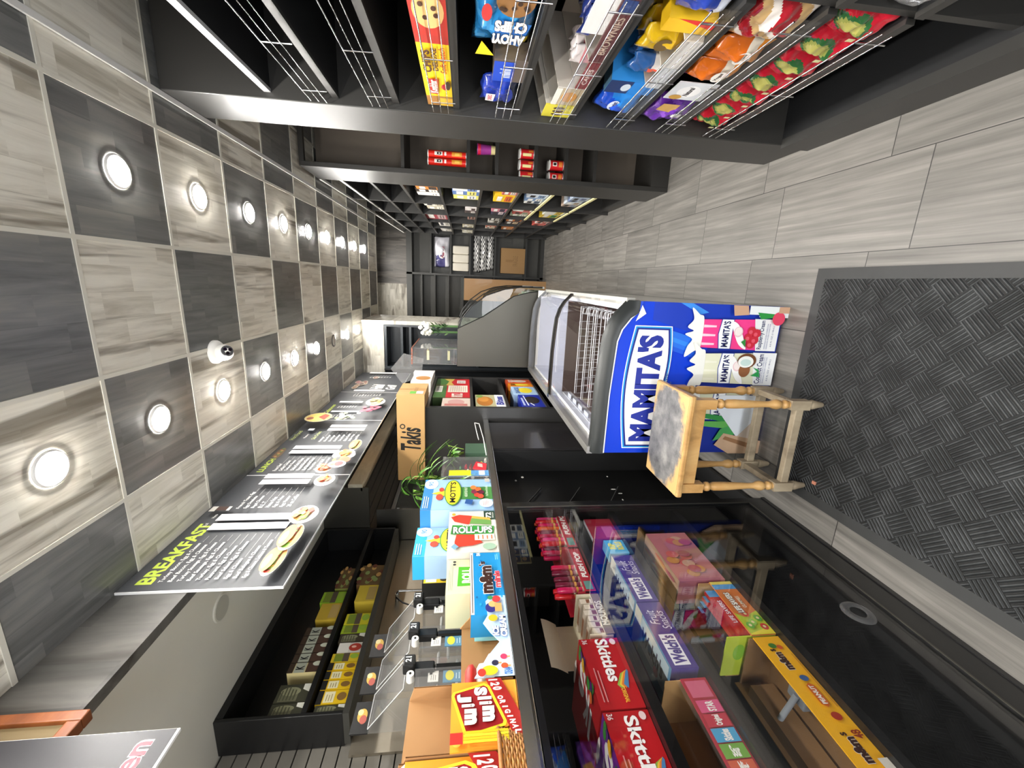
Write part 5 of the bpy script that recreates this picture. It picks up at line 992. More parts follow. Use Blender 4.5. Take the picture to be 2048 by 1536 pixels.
# push candy: two red trays of tubes
def push_tray(y0, y1, label, tubes, seed):
    t = thing('lollipop_tray', label, 'display tray', (-1.06, (y0+y1)/2, ZA), 'push lollipop trays on the top case shelf')
    mb = MB(); F = mb.box(-1.022, -1.018, y0, y1, ZA, 1.024, C_('#a8182a', 0.4))['+X']; F.text('PUSH POP', 0.30, 0.25, 0.90, 0.78, '#ece6e0', bold=0.05, shear=0.1); F.rect(0.05, 0.2, 0.22, 0.85, '#5f8c84')
    mb.box(-1.12, -1.018, y0, y0+0.003, ZA, 1.05, C_('#a8182a')); mb.box(-1.12, -1.018, y1-0.003, y1, ZA, 1.05, C_('#a8182a')); mb.box(-1.12, -1.117, y0, y1, ZA, 1.07, C_('#a8182a')); mb.box(-1.12, -1.018, y0, y1, ZA, ZA+0.002, C_('#a8182a')); part(mb, 'tray', t)
    r = random.Random(seed)
    for (y, x, h, c) in tubes:
        mb = MB(); zb = ZA+0.004
        mb.lathe(x, y, [(0, 0.0095), (h*0.55, 0.0095), (h*0.56, 0.0105), (h*0.92, 0.0105), (h, 0.008)], C_(c, 0.25, 0, 0.05, 0.3), 12, zb); mb.lathe(x, y, [(0, 0.0100), (0.012, 0.0100)], C_('#c8b8a0'), 12, zb+h*0.22); mb.lathe(x, y, [(0, 0.0102), (0.008, 0.0102)], C_('#d89a3c'), 12, zb+h*0.42)
        part(mb, 'push_lollipop', t)
pk = ['#e01860', '#d8202c', '#e8387c', '#c01848', '#7c1838', '#e85a24']
tb = [(1.425+0.026*j, -1.032-0.024*i, 0.128+0.008*((i+j) % 2), pk[(i*3+j) % 6]) for i in range(3) for j in range(10) if not (i == 0 and j < 1)]
push_tray(1.405, 1.690, 'red lollipop tray packed full of pink tubes, farther on the top case shelf', tb, 1)
push_tray(1.160, 1.398, 'red lollipop tray with only a few pink tubes left, nearer on the top case shelf', [(1.19, -1.034, 0.128, '#e01860'), (1.215, -1.034, 0.130, '#7c1838'), (1.19, -1.060, 0.135, '#d8202c'), (1.215, -1.060, 0.135, '#d8202c'), (1.245, -1.036, 0.128, '#7c1838'), (1.245, -1.062, 0.12, '#2a8cd0'), (1.275, -1.034, 0.130, '#7c1838'), (1.305, -1.034, 0.126, '#d81850')][:8], 2)
for (y, lab) in ((1.575, 'dim'),):
    pass
mb = MB(); fr = mb.box(-1.16, -1.155, 1.50, 1.60, 1.150, 1.235, C_('#7a7452', 0.5))['+X']  # reflection of four little pictures, painted on a thin panel inside the case
for i in range(2):
    for j in range(2): fr.rect(0.06+0.48*i, 0.06+0.48*j, 0.46+0.48*i, 0.46+0.48*j, '#2b3140'); fr.ell(0.26+0.48*i, 0.32+0.48*j, 0.13, 0.12, '#8f7c5c')
solo(mb, 'picture_reflection', 'dim card of four pictures stuck high inside the far end of the case', 'card')
# second shelf
def welch(F):
    f = F['+X']; f.rect(0, 0, 1, 1, '#4a3a86'); f.rect(0.04, 0.22, 0.47, 0.82, '#eceaf0'); f.text("Welch's", 0.06, 0.28, 0.45, 0.78, '#4a3a86', bold=0.04, shear=0.1); f.text('Fruit', 0.62, 0.50, 0.86, 0.86, '#dcd8ee', bold=0.0, shear=0.3); f.text('Snacks', 0.54, 0.14, 0.84, 0.48, '#dcd8ee', bold=0.0, shear=0.3)
    g = F['+Z']; g.rect(0, 0, 1, 1, '#6a9cc0'); g.rect(0.3, 0.05, 0.95, 0.9, '#c8dce4'); g.text("Welch's", 0.45, 0.15, 0.8, 0.75, '#343450', bold=0.03, rot=270); g.rect(0.0, 0.80, 1.0, 1.0, '#e6e2d0'); g.ell(0.4, 0.3, 0.1, 0.06, '#b83050'); g.ell(0.6, 0.5, 0.08, 0.05, '#2f78b0'); g.rect(0, 0, 0.08, 1, '#4a3a86'); F['-Y'].rect(0, 0, 1, 1, '#54449a')
WG = 'purple fruit snack cartons on the second case shelf'
carton('fruit_snack_box', 'purple fruit snack box with white brand panel, nearer on the second case shelf', 'candy carton', -1.17, -1.018, 0.858, 1.100, ZB, 0.866, '#4a3a86', welch, WG)
carton('fruit_snack_box', 'purple fruit snack box with white brand panel, farther on the second case shelf', 'candy carton', -1.17, -1.018, 1.106, 1.345, ZB, 0.864, '#4a3a86', welch, WG)
def blackforest(F):
    f = F['+X']; f.rect(0, 0, 1, 1, '#a02438'); f.rect(0.05, 0.1, 0.6, 0.5, '#c8607c'); g = F['+Z']; g.rect(0, 0, 1, 1, '#c8c4cc'); g.lines(0.1, 0.1, 0.9, 0.9, 8, '#8c889c', 0.3)
def ripr(F):
    f = F['+X']; f.rect(0, 0, 1, 1, '#58b4dc'); f.text('RIP', 0.30, 0.55, 0.75, 0.90, '#e8e44c', bold=0.06); f.text('ROLLS', 0.25, 0.15, 0.85, 0.50, '#e8e44c', bold=0.06); F['+Z'].rect(0, 0, 1, 1, '#7cc4e0')
carton('gummy_box', 'sky blue roll candy box with yellow lettering behind the purple boxes', 'candy carton', -1.06, -1.019, 1.36, 1.445, ZB, 0.865, '#58b4dc', ripr)
carton('gummy_box', 'red-trimmed candy box with pale top at the far end of the second case shelf', 'candy carton', -1.14, -1.018, 1.455, 1.600, ZB, 0.905, '#a02438', blackforest)
def starb(F):
    f = F['+X']; f.rect(0, 0, 1, 1, '#a81c34'); f.rect(0.80, 0.1, 0.97, 0.9, '#c85a78')
    for k, c in enumerate(('#7c2c5c', '#c85a3c', '#6ca03c', '#3f9cc8', '#b8203c', '#d04c7c')): f.rect(0.02+0.125*k, 0.08, 0.135+0.125*k, 0.92, c); f.text(('Wild', 'Mint', 'Sour', 'Skittles', 'Original', 'STAR')[k], 0.03+0.125*k, 0.32, 0.125+0.125*k, 0.62, '#f0eee8', bold=0.04, rot=270 if k < 3 else 0)
t = thing('chew_candy_box', 'open red assorted chew candy box showing many brands, nearest on the second case shelf', 'display box', (-1.09, 0.70, ZB))
mb = MB(); F = mb.box(-1.021, -1.018, 0.56, 0.828, ZB, 0.858, C_('#a81c34')); starb(F); part(mb, 'printed_front', t)
mb = MB(); mb.box(-1.17, -1.167, 0.56, 0.828, ZB, 0.93, M_CARD); mb.box(-1.167, -1.021, 0.825, 0.828, ZB, 0.90, M_CARDL); mb.box(-1.167, -1.021, 0.56, 0.563, ZB, 0.90, M_CARD); mb.box(-1.167, -1.021, 0.563, 0.825, ZB, ZB+0.003, M_CARD); part(mb, 'tray', t)
# third shelf
def lifes(F):
    f = F['+X']; f.rect(0, 0, 1, 1, '#d87a3c'); f.rect(0.84, 0, 0.94, 1, '#4c9cd8'); f.rect(0.94, 0, 1, 1, '#e8d868'); f.pol([(0.0, 0), (0.40, 0.0), (0.30, 0.7), (0.38, 1), (0, 1)], '#b8cc3c'); f.pol([(0.0, 0), (0.12, 0), (0.06, 0.6), (0.02, 1), (0, 1)], '#e8d83c')
    for u, v, c in ((0.12, 0.22, '#c83c3c'), (0.20, 0.55, '#8fc84c'), (0.26, 0.22, '#5fa83c'), (0.34, 0.6, '#c8442c'), (0.14, 0.78, '#5fae3c')): f.ell(u, v, 0.055, 0.15, c); f.ell(u, v, 0.022, 0.06, '#e8d8a0')
    f.text('LIFE SAVERS', 0.36, 0.58, 0.74, 0.84, '#f2efe4', bold=0.05, out='#222', ow=0.04); f.text('GUMMIES', 0.44, 0.30, 0.66, 0.46, '#f0e4c8', bold=0.02)
t = thing('gummies_box', 'open orange and green ring gummies display box of bags on the third case shelf', 'display box', (-1.09, 1.06, ZC))
mb = MB(); F = mb.box(-1.021, -1.018, 0.950, 1.180, ZC, 0.560, C_('#d87a3c')); lifes(F); part(mb, 'printed_front', t)
mb = MB(); mb.box(-1.17, -1.167, 0.950, 1.180, ZC, 0.62, M_CARD); mb.box(-1.167, -1.021, 1.177, 1.180, ZC, 0.60, M_CARDL); mb.box(-1.167, -1.021, 0.953, 1.177, ZC, ZC+0.003, M_CARD); part(mb, 'tray', t)
mb = MB(); F = mb.box(-1.167, -1.021, 0.950, 0.953, ZC, 0.64, C_('#c8dc3c')); F['-Y'].ell(0.6, 0.7, 0.2, 0.12, '#8fc83c'); F['-Y'].text('CREME SAVERS', 0.1, 0.42, 0.85, 0.56, '#f6f6ee', bold=0.05, out='#1c1c1c', ow=0.05); part(mb, 'end_flap', t, label='lime and yellow end flap with lettering')
for k in range(4): mb = MB(); F = mb.box(-1.05-0.022*k, -1.036-0.022*k, 0.97, 1.16, ZC+0.006, 0.585+0.006*k, C_(['#b8202c', '#c83038', '#241c38', '#2a2240'][k], 0.2, 0, 0.1, 0.4))['+X']; F.rect(0.84, 0.0, 1, 1, '#4c9cd8'); F.text('LIFE SAVERS', 0.25, 0.7, 0.75, 0.85, '#e8e0f0', bold=0.02); part(mb, 'gummy_bag', t)
t = thing('peanut_chocolate_box', 'open long yellow peanut chocolate box, nearest on the third case shelf', 'display box', (-1.09, 0.74, ZC))
mb = MB(); F = mb.box(-1.021, -1.018, 0.540, 0.942, ZC, 0.562, C_('#f2b418')); f = F['+X']
for u in (0.80, 0.22): f.text('m&m', u-0.075, 0.40, u+0.065, 0.72, '#3a1c14', bold=0.06, out='#f6f0e0', ow=0.05); f.text('s', u+0.072, 0.55, u+0.092, 0.74, '#3a1c14', bold=0.03)
f.ell(0.915, 0.55, 0.022, 0.14, '#3f7a2c'); f.ell(0.90, 0.32, 0.018, 0.1, '#d05a28'); f.ell(0.655, 0.40, 0.022, 0.15, '#3c5f94'); f.ell(0.40, 0.40, 0.026, 0.16, '#a8301c')
f.pol([(0.455, 0.40), (0.475, 0.28), (0.60, 0.28), (0.62, 0.42), (0.60, 0.56), (0.475, 0.56)], '#cc6420'); f.text('PEANUT', 0.475, 0.34, 0.60, 0.50, '#f6f0e6', bold=0.04)
f.text('48', 0.265, 0.10, 0.315, 0.40, '#8c2c18', bold=0.03); f.lines(0.45, 0.08, 0.85, 0.20, 1, '#c88820', 0.3, 0.1); f.rect(0.0, 0.0, 0.16, 0.30, '#dcd8cc')
part(mb, 'printed_front', t)
mb = MB(); MDK = C_('#8c6a44', 0.8); mb.box(-1.19, -1.187, 0.540, 0.942, ZC, 0.59, MDK); mb.box(-1.187, -1.021, 0.938, 0.942, ZC, 0.575, MDK); mb.box(-1.187, -1.021, 0.540, 0.938, ZC, ZC+0.003, MDK); mb.box(-1.19, -1.15, 0.60, 0.90, 0.50, 0.575, MDK); part(mb, 'tray', t)
t = thing('price_label_gun', 'grey plastic bracket lying inside the yellow box', 'bracket', (-1.10, 0.80, ZC+0.004))
mb = MB(); mb.box(-1.10, -1.035, 0.775, 0.835, ZC+0.004, 0.52, C_('#8f959c', 0.4)); mb.box(-1.085, -1.045, 0.745, 0.775, ZC+0.004, 0.51, C_('#80868e', 0.4)); part(mb, 'body', t, bevel=0.004)
mb = MB(); mb.cyl((-1.07, 0.80, 0.525), (-1.16, 0.80, 0.56), 0.008, C_('#9aa0a6', 0.4)); part(mb, 'arm', t)
def pinkp(F):
    for k_ in ('+X', '+Z'):
        f = F[k_]; f.rect(0, 0, 1, 1, '#b8727a' if k_ == '+X' else '#c0a08c')
        for k in range(14): r_ = random.Random(k+70); f.ell(0.08+0.84*r_.random(), 0.15+0.7*r_.random(), 0.07, 0.14, r_.choice(['#c86060', '#c88c50', '#b85878', '#c8a08c', '#a84860']))
carton('wafer_pack', 'cellophane-wrapped pink wafer pack at the far end of the third case shelf', 'candy pack', -1.115, -1.019, 1.192, 1.482, ZC+0.01, 0.665, '#b8727a', pinkp)
mb = MB()
for k in range(5): mb.box(-1.20, -1.04, 1.22+0.055*k, 1.268+0.055*k, ZC+0.001, ZC+0.009, C_('#6c5440'))
solo(mb, 'card_divider', 'brown card strips under the pink wafer pack', 'card')
# ================================================================== GOODS ON THE RIGHT-HAND SHELVES
def bag(mb, x, y0, y1, z0, z1, t, cols, seed=0, lean=0.0, nz=14, ny=16, text=None):
    """pillow bag whose front faces -X; cols(u, v) gives the printed colour"""
    r = random.Random(seed); ph = [r.random()*6 for _ in range(6)]; V = []; F = []; fm = []
    for side in (0, 1):
        for j in range(nz+1):
            for i in range(ny+1):
                u, v = i/ny, j/nz; b = (max(0, 1-abs(2*u-1)**2.6))*(max(0, 1-abs(2*v-1)**3.0))**0.6
                wr = 0.16*math.sin(9*u+ph[0]+4*v)+0.14*math.sin(13*v+ph[1]-5*u)+0.10*math.sin(21*u+ph[2]+7*v)+0.08*math.sin(27*v-11*u+ph[5])
                d = t*0.5*b*(1+wr); yy = y0+(y1-y0)*u+0.004*math.sin(8*v+ph[3])*(1-b); zz = z0+(z1-z0)*v+0.004*math.sin(9*u+ph[4])*(1-b)
                V.append((x-d+lean*v if side == 0 else x+d+lean*v, yy, zz))
    o = (nz+1)*(ny+1)
    for j in range(nz):
        for i in range(ny):
            a = j*(ny+1)+i; m = cols((i+.5)/ny, (j+.5)/nz)
            mb.raw([V[a], V[a+ny+1], V[a+ny+2], V[a+1]], [(0, 1, 2, 3)], C_(m, 0.16, 0, 0.12, 0.6), True)
            mb.raw([V[o+a], V[o+a+1], V[o+a+ny+2], V[o+a+ny+1]], [(0, 1, 2, 3)], C_(m, 0.2, 0, 0.1, 0.3), True)
    if text: 
        f = Face(mb, (x-t*0.52+lean*0.5, y1, z0), (0, y0-y1, 0), (0, 0, z1-z0)); text(f)
def weld(o):
    bm = bmesh.new(); bm.from_mesh(o.data); bmesh.ops.remove_doubles(bm, verts=bm.verts, dist=0.0002); bm.to_mesh(o.data); bm.free(); return o
def bagobj(name, label, cat, group, *a, **k):
    mb = MB(); bag(mb, *a, **k); return weld(solo(mb, name, label, cat, group))
def F_(mb): pass
# shelf 4: long cookie tray box
def deluxe(F):
    f = F['-X']; f.rect(0, 0, 1, 1, '#f0c818'); f.rect(0, 0, 0.12, 1, '#a07038'); f.rect(0, 0.0, 0.10, 0.5, '#d8a838'); f.rect(0.64, 0, 0.70, 1, '#a82a20'); f.rect(0.70, 0, 1, 1, '#b0281c')
    f.ell(0.86, 0.5, 0.11, 0.42, '#d8b070'); 
    for q in ((0.82, 0.6), (0.88, 0.35), (0.90, 0.68), (0.84, 0.3)): f.ell(q[0], q[1], 0.015, 0.07, '#4a2a18')
    f.pol([(0.16, 0.52), (0.33, 0.46), (0.33, 0.80), (0.16, 0.86)], '#b82a22'); f.text('Keebler', 0.175, 0.55, 0.32, 0.80, '#f6f0e4', bold=0.03); f.ell(0.25, 0.24, 0.035, 0.14, '#c83038'); f.ell(0.27, 0.14, 0.05, 0.08, '#3c2a1c')
    f.text('CHIPS', 0.40, 0.62, 0.60, 0.90, '#4a2416', bold=0.05); f.text('DELUXE', 0.42, 0.40, 0.62, 0.58, '#4a2416', bold=0.04); f.text('Soft Batch', 0.40, 0.14, 0.63, 0.34, '#b8341c', bold=0.02, shear=0.2)
    F['-Z'].rect(0, 0, 1, 1, '#c8a020'); F['+Z'].rect(0, 0, 1, 1, '#3c2c18')
carton('cookie_carton', 'long yellow and red soft cookie carton at eye height on the near shelving', 'cookie pack', 0.645, 0.80, 1.13, 1.790, 1.506, 1.600, '#f0c818', deluxe)
# shelf 5
def ahoy(u, v): return '#f0d020' if (v > 0.80 and u < 0.25) or (u > 0.80 and v < 0.30+1.2*(u-0.8)) else ('#2a86c8' if math.sin(17*u+9*v) > -0.7 else '#4aa0dc')
def ahoyt(f):
    f.ell(0.72, 0.38, 0.20, 0.30, '#8a6238'); 
    for k in range(10): r_ = random.Random(k); f.ell(0.56+0.30*r_.random(), 0.15+0.45*r_.random(), 0.025, 0.04, '#3a2618')
    f.pol([(0.18, 0.20), (0.24, 0.70), (0.50, 0.58), (0.48, 0.08)], '#1e5ea8'); f.text('CHIPS', 0.36, 0.14, 0.50, 0.66, '#f4f2ec', bold=0.06, rot=90, out='#202030', ow=0.06); f.text('AHOY!', 0.20, 0.14, 0.34, 0.68, '#f4f2ec', bold=0.06, rot=90, out='#202030', ow=0.06); f.ell(0.58, 0.80, 0.10, 0.08, '#c83a38'); f.pol([(0.02, 0.62), (0.22, 0.85), (0.02, 0.95)], '#f0d020')
mb = MB(); bag(mb, 0.700, 1.075, 1.425, 1.275, 1.440, 0.075, ahoy, 2, text=ahoyt); weld(solo(mb, 'cookie_bag', 'big blue chocolate chip cookie bag with yellow corner, on the shelf under the yellow carton', 'cookie bag'))
carton('wafer_box', 'plain cardboard-sided blue wafer box beside the big blue cookie bag', 'cookie pack', 0.655, 0.80, 1.435, 1.575, 1.271, 1.372, '#5a5048', lambda F: F['-X'].rect(0, 0.35, 0.9, 1, '#1c46b8') and F['-X'].text('mini', 0.2, 0.45, 0.6, 0.8, '#dce4f4', bold=0.02))
mb = MB(); bag(mb, 0.680, 1.585, 1.775, 1.272, 1.405, 0.055, lambda u, v: '#20389c' if v > 0.25 else '#18284c', 5, text=lambda f: (f.pol([(0.25, 0.66), (0.55, 0.62), (0.56, 0.86), (0.27, 0.88)], '#ece8e4'), f.text('OREO', 0.29, 0.70, 0.53, 0.82, '#b83c4c', bold=0.03), f.ell(0.55, 0.3, 0.3, 0.14, '#1c2c78')))
weld(solo(mb, 'cookie_bag', 'crumpled dark blue cookie bag with a white tag at the far end of its shelf', 'cookie bag'))
mb = MB()
for k in range(8): mb.lathe(0.668, 1.62+0.018*k, [(0, 0.008), (0.012, 0.009), (0.024, 0.008)], C_('#14141a', 0.3), 9, 1.2995-0.0285)
# shelf 6
def tray(name, label, x0, x1, y0, y1, z0, z1, base, art, items=None, group=None):
    t = thing(name, label, 'display tray', ((x0+x1)/2, (y0+y1)/2, z0), group); mb = MB(); th = 0.003; MI = C_('#b8b2a8', 0.7)
    F = mb.box(x0, x0+th, y0, y1, z0, z1, C_(base, 0.4)); 
    if art: art(F['-X'])
    part(mb, 'printed_front', t); mb = MB(); mb.box(x1-th, x1, y0, y1, z0, z1+0.06, MI)
    for y in (y0, y1-th): mb.raw([(x0+th, y, z0), (x1-th, y, z0), (x1-th, y, z1+0.06), (x0+th, y, z1), (x0+th, y+th, z0), (x1-th, y+th, z0), (x1-th, y+th, z1+0.06), (x0+th, y+th, z1)], [(0, 1, 2, 3), (7, 6, 5, 4), (3, 2, 6, 7)], MI)
    mb.box(x0+th, x1-th, y0+th, y1-th, z0, z0+th, MI); part(mb, 'inner_tray', t)
    if items: items(t)
    return t
tray('snack_cake_tray', 'white tray with yellow cookie-print front, at the far end beneath the dark cookie bag', 0.645, 0.86, 1.690, 1.800, 1.056, 1.165, '#d8c838', lambda f: (f.rect(0, 0, 1, 1, '#cfc43c'), [f.ell(0.25+0.25*k, 0.5, 0.10, 0.20, '#4a342c') for k in range(3)]))
tray('snack_cake_tray', 'grey-white snack cake tray with golden cake picture on its front', 0.645, 0.86, 1.555, 1.685, 1.056, 1.150, '#d8d4cc', lambda f: (f.rect(0, 0, 1, 1, '#b9a98c'), f.ell(0.5, 0.45, 0.3, 0.3, '#c88c3c'), f.rect(0.0, 0.8, 1, 1, '#d8d4cc')))
def pinkin(t):
    for k in range(3): mb = MB(); bag(mb, 0.70+0.03*k, 1.40+0.01*k, 1.50, 1.065, 1.135, 0.03, lambda u, v: '#d88a92' if v < 0.6 else '#e8e0e0', k); weld(part(mb, 'snack_packet', t))
tray('snack_cake_tray', 'low tray with pink and silver wrapped cakes', 0.645, 0.86, 1.385, 1.55, 1.056, 1.095, '#7c2c34', lambda f: f.rect(0, 0, 1, 1, '#7c2c34') and f.text('CAKES', 0.2, 0.3, 0.8, 0.7, '#e0d4cc', bold=0.02), pinkin)
def brin(t):
    for k in range(3): mb = MB(); bag(mb, 0.69+0.035*k, 1.20, 1.33, 1.065, 1.150, 0.035, lambda u, v: '#2c3c84' if v > 0.55 else ('#c8b8a8' if v < 0.2 else '#8a6a5c'), 10+k); weld(part(mb, 'snack_packet', t))
tray('snack_cake_tray', 'maroon-fronted brownie tray with blue packets and a torn white flap', 0.645, 0.88, 1.09, 1.375, 1.056, 1.100, '#5c2428', lambda f: (f.rect(0, 0, 1, 1, '#5c2c30'), f.text('BROWNIES', 0.15, 0.25, 0.75, 0.75, '#c8b4a0', bold=0.02), f.rect(0.8, 0.1, 0.98, 0.9, '#24407c')), brin)
mb = MB(); mb.box(0.655, 0.658, 1.10, 1.26, 1.095, 1.155, C_('#d8d8d6', 0.6)); solo(mb, 'white_flap', 'torn white cardboard flap standing in the brownie tray', 'cardboard flap')
# shelf 7
mb = MB(); bag(mb, 0.675, 1.60, 1.775, 0.827, 0.975, 0.055, lambda u, v: '#1c50c8' if (u+v) > 0.9 else '#2a86dc', 21, lean=0.02, text=lambda f: (f.ell(0.55, 0.6, 0.22, 0.14, '#d8e4f4'), f.text('Twist', 0.38, 0.54, 0.72, 0.66, '#1c2c78', bold=0.03), f.ell(0.25, 0.25, 0.08, 0.07, '#20182c')))
weld(solo(mb, 'cookie_bag', 'shiny royal blue cookie bag leaning at the far end, above the purple bakery bag', 'cookie bag'))
carton('cookie_carton', 'slim sky blue cookie carton beside the leaning royal blue bag', 'cookie pack', 0.66, 0.86, 1.50, 1.585, 0.826, 0.985, '#2c8cd8', lambda F: (F['-X'].rect(0, 0, 1, 1, '#2484d8'), F['-X'].rect(0, 0.5, 1, 1, '#1c3468'), F['-X'].ell(0.5, 0.6, 0.3, 0.1, '#c8d4e0'), F['+Z'].rect(0, 0, 1, 1, '#48687c')))
tray('snack_tray', 'white tray with blue and red packets under the brownies', 0.645, 0.86, 1.37, 1.495, 0.826, 0.870, '#d4d8dc', None, lambda t: [weld(part((lambda m: (bag(m, 0.69+0.04*k, 1.385, 1.48, 0.835, 0.95, 0.04, lambda u, v: '#2c5a98' if v > 0.4 else ('#e85a3c' if u > 0.5 else '#e8e4e0'), 30+k), m)[1])(MB()), 'snack_packet', t)) for k in range(2)])
tray('snack_tray', 'white tray holding golden yellow nut bags', 0.645, 0.88, 1.225, 1.365, 0.826, 0.880, '#dedcd8', None, lambda t: [weld(part((lambda m: (bag(m, 0.69+0.04*k, 1.24, 1.355, 0.835, 0.970, 0.045, lambda u, v: '#d8b01c' if v > 0.35 else '#a8801c', 40+k, text=(lambda f: f.ell(0.5, 0.55, 0.25, 0.18, '#6c5424'))), m)[1])(MB()), 'snack_packet', t)) for k in range(3)])
carton('candy_carton', 'small yellow and red carton next to the golden bags', 'candy pack', 0.66, 0.80, 1.165, 1.218, 0.826, 0.955, '#f0c020', lambda F: (F['-X'].rect(0, 0, 1, 1, '#f0c020'), F['-X'].pol([(0.4, 0), (1, 0), (1, 0.8)], '#e0302c')))
mb = MB(); bag(mb, 0.685, 1.055, 1.160, 0.828, 0.950, 0.05, lambda u, v: '#28409c' if v > 0.3 else '#c8ccd8', 51); weld(solo(mb, 'snack_bag', 'blue and silver snack bag, nearest on the shelf of the golden bags', 'snack bag'))
# shelf 8
mb = MB(); bag(mb, 0.675, 1.575, 1.785, 0.622, 0.775, 0.065, lambda u, v: '#5c2c94' if (u*3+v*2) % 1.3 > 0.35 else '#7c4ab4', 61, nz=24, ny=24, text=lambda f: f.pol([(0.62, 0.5), (0.95, 0.5), (0.95, 0.9), (0.7, 0.95)], '#c8a058'))
weld(solo(mb, 'bread_bag', 'crinkled purple bakery bag at the far end of the third shelf from the bottom', 'bakery bag'))
mb = MB(); mb.box(0.640, 0.643, 1.665, 1.690, 0.655, 0.685, M_WHITE); solo(mb, 'price_tag', 'small white tag poking from the wire in front of the purple bag', 'tag')
mb = MB(); f = mb.box(0.650, 0.653, 1.445, 1.565, 0.640, 0.775, C_('#dcdfe4', 0.4))['-X']; f.ell(0.5, 0.55, 0.34, 0.28, '#f2f2f2'); f.text('Natural', 0.24, 0.48, 0.76, 0.62, '#2a1c1c', bold=0.03, shear=0.2); f.ell(0.15, 0.75, 0.14, 0.16, '#c89a48')
solo(mb, 'shelf_card', 'white bakery name card standing between the purple and orange bags', 'card')
def orng(u, v): return '#c8641c' if v > 0.45 else ('#e8e0d0' if v > 0.22 else '#e08c30')
for k, (a, b) in enumerate(((1.335, 1.440), (1.225, 1.330))):
    mb = MB(); bag(mb, 0.675, a, b, 0.622, 0.770, 0.055, orng, 70+k, text=lambda f: (f.ell(0.5, 0.40, 0.30, 0.14, '#f0ece4'), f.text('Vogel', 0.28, 0.36, 0.72, 0.45, '#3a2018', bold=0.03)))
    weld(solo(mb, 'bread_bag', ['orange cellophane bakery bag right beside the white name card', 'second orange bakery bag, between its twin and the red-striped bag'][k], 'bakery bag', 'orange bakery bags'))
mb = MB(); bag(mb, 0.675, 1.055, 1.218, 0.622, 0.780, 0.06, lambda u, v: ['#a01c28', '#d8d0c8', '#b89868', '#8c1820'][int((u*2.2+v*3.1+0.3*math.sin(9*u))*2) % 4], 75, nz=40, ny=40); weld(solo(mb, 'bread_bag', 'red and white striped clear bakery bag, nearest on the third shelf from the bottom', 'bakery bag'))
# shelf 9: row of red and green pouches
def pouch(u, v):
    a = math.sin(7*u+3*v)*0.05; e = (u-0.48+a)**2/0.06+(v-0.66)**2/0.075
    return '#c01c30' if (v < 0.27+a or u > 0.88 or u < 0.05) else ('#a9a458' if e < 0.55 else ('#8c9148' if e < 0.9 else ('#2a5a30' if e < 1.5 else '#b01a2c')))
wd = (1.785-1.055)/7
for k in range(7):
    a = 1.055+wd*k; mb = MB(); bag(mb, 0.672, a-0.004, a+wd*1.02, 0.417, 0.560, 0.060, pouch, 90+k, lean=0.015, nz=30, ny=34, text=lambda f: (f.rect(0.08, 0.30, 0.20, 0.44, '#d8d4a0'),))
    weld(solo(mb, 'pickle_pouch', 'red pouch with green pickle picture, %s from the far end of the lowest filled shelf' % ['seventh', 'sixth', 'fifth', 'fourth', 'third', 'second', 'first'][k], 'snack pouch', 'red pickle pouches on the lowest filled shelf'))
mb = MB(); bag(mb, 0.665, 0.86, 1.025, 0.417, 0.50, 0.05, lambda u, v: '#c8ccd0', 120)
for i in range(len(mb.m)): mb.m[i] = 0
mb.mats = [M_FILM]; mb.m = [0]*len(mb.m); weld(solo(mb, 'plastic_wrap', 'crinkled clear plastic wrap on the near bay of the lowest filled shelf', 'plastic wrap'))

# ------------------------------------------------------------------ chip cans
def can(name, label, x, y, z, r, h, body, art, group):
    mb = MB(); n = 18
    mb.lathe(x, y, [(0, r), (0.002, r*1.03), (0.005, r)], C_('#c8c8c8', 0.3, 0.6), n, z)
    mb.lathe(x, y, [(0.005, r), (h-0.006, r)], C_(body, 0.3, 0, 0.04, 0.2), n, z); mb.lathe(x, y, [(h-0.006, r*1.04), (h, r*1.04)], C_('#e8e6e2', 0.3), n, z)
    def wrap(a0, a1, z0, z1, m, k=1):
        N = 5
        for i in range(N):
            p, q = a0+(a1-a0)*i/N, a0+(a1-a0)*(i+1)/N; rr = r+0.0004*k
            mb.poly([(x+rr*math.sin(t_), y-rr*math.cos(t_), z+h*zz) for t_, zz in ((p, z0), (q, z0), (q, z1), (p, z1))], m)
    art(wrap); return solo(mb, name, label, 'can', group, origin=(x, y, z))
def pringle(w):
    w(-0.5, 0.5, 0.62, 0.82, '#f0ece4'); w(-0.36, 0.36, 0.65, 0.79, '#1c1414', 2); w(-0.12, 0.12, 0.68, 0.72, '#f0ece4', 3); w(-0.3, 0.3, 0.76, 0.785, '#f0ece4', 3); w(-0.5, 0.5, 0.52, 0.57, '#f0e8e0'); w(-0.6, 0.6, 0.12, 0.38, '#d8902c'); w(-0.3, 0.4, 0.18, 0.30, '#e8b84c', 2)
def smallp(w):
    w(-0.4, 0.4, 0.50, 0.78, '#f0ece4'); w(-0.26, 0.26, 0.54, 0.74, '#1c1414', 2); w(-0.55, 0.55, 0.12, 0.36, '#d87a2c')
can('chip_can', 'tall red chip can, right one of the tall pair on the cross unit', 0.842, 3.17, 1.456, 0.0235, 0.265, '#d02418', pringle, 'tall red chip cans')
can('chip_can', 'tall red chip can, left one of the tall pair on the cross unit', 0.793, 3.165, 1.456, 0.0235, 0.265, '#d02418', pringle, 'tall red chip cans')
mb = MB(); mb.lathe(0.893, 3.17, [(0, 0.027), (0.118, 0.036), (0.121, 0.0375), (0.124, 0.036)], C_('#a03c94', 0.3), 18, 1.259); mb.lathe(0.893, 3.17, [(0, 0.0275), (0.028, 0.0295)], C_('#d8c890', 0.3), 18, 1.259); mb.lathe(0.893, 3.17, [(0.100, 0.0352), (0.122, 0.0368)], C_('#d02848', 0.3), 18, 1.259)
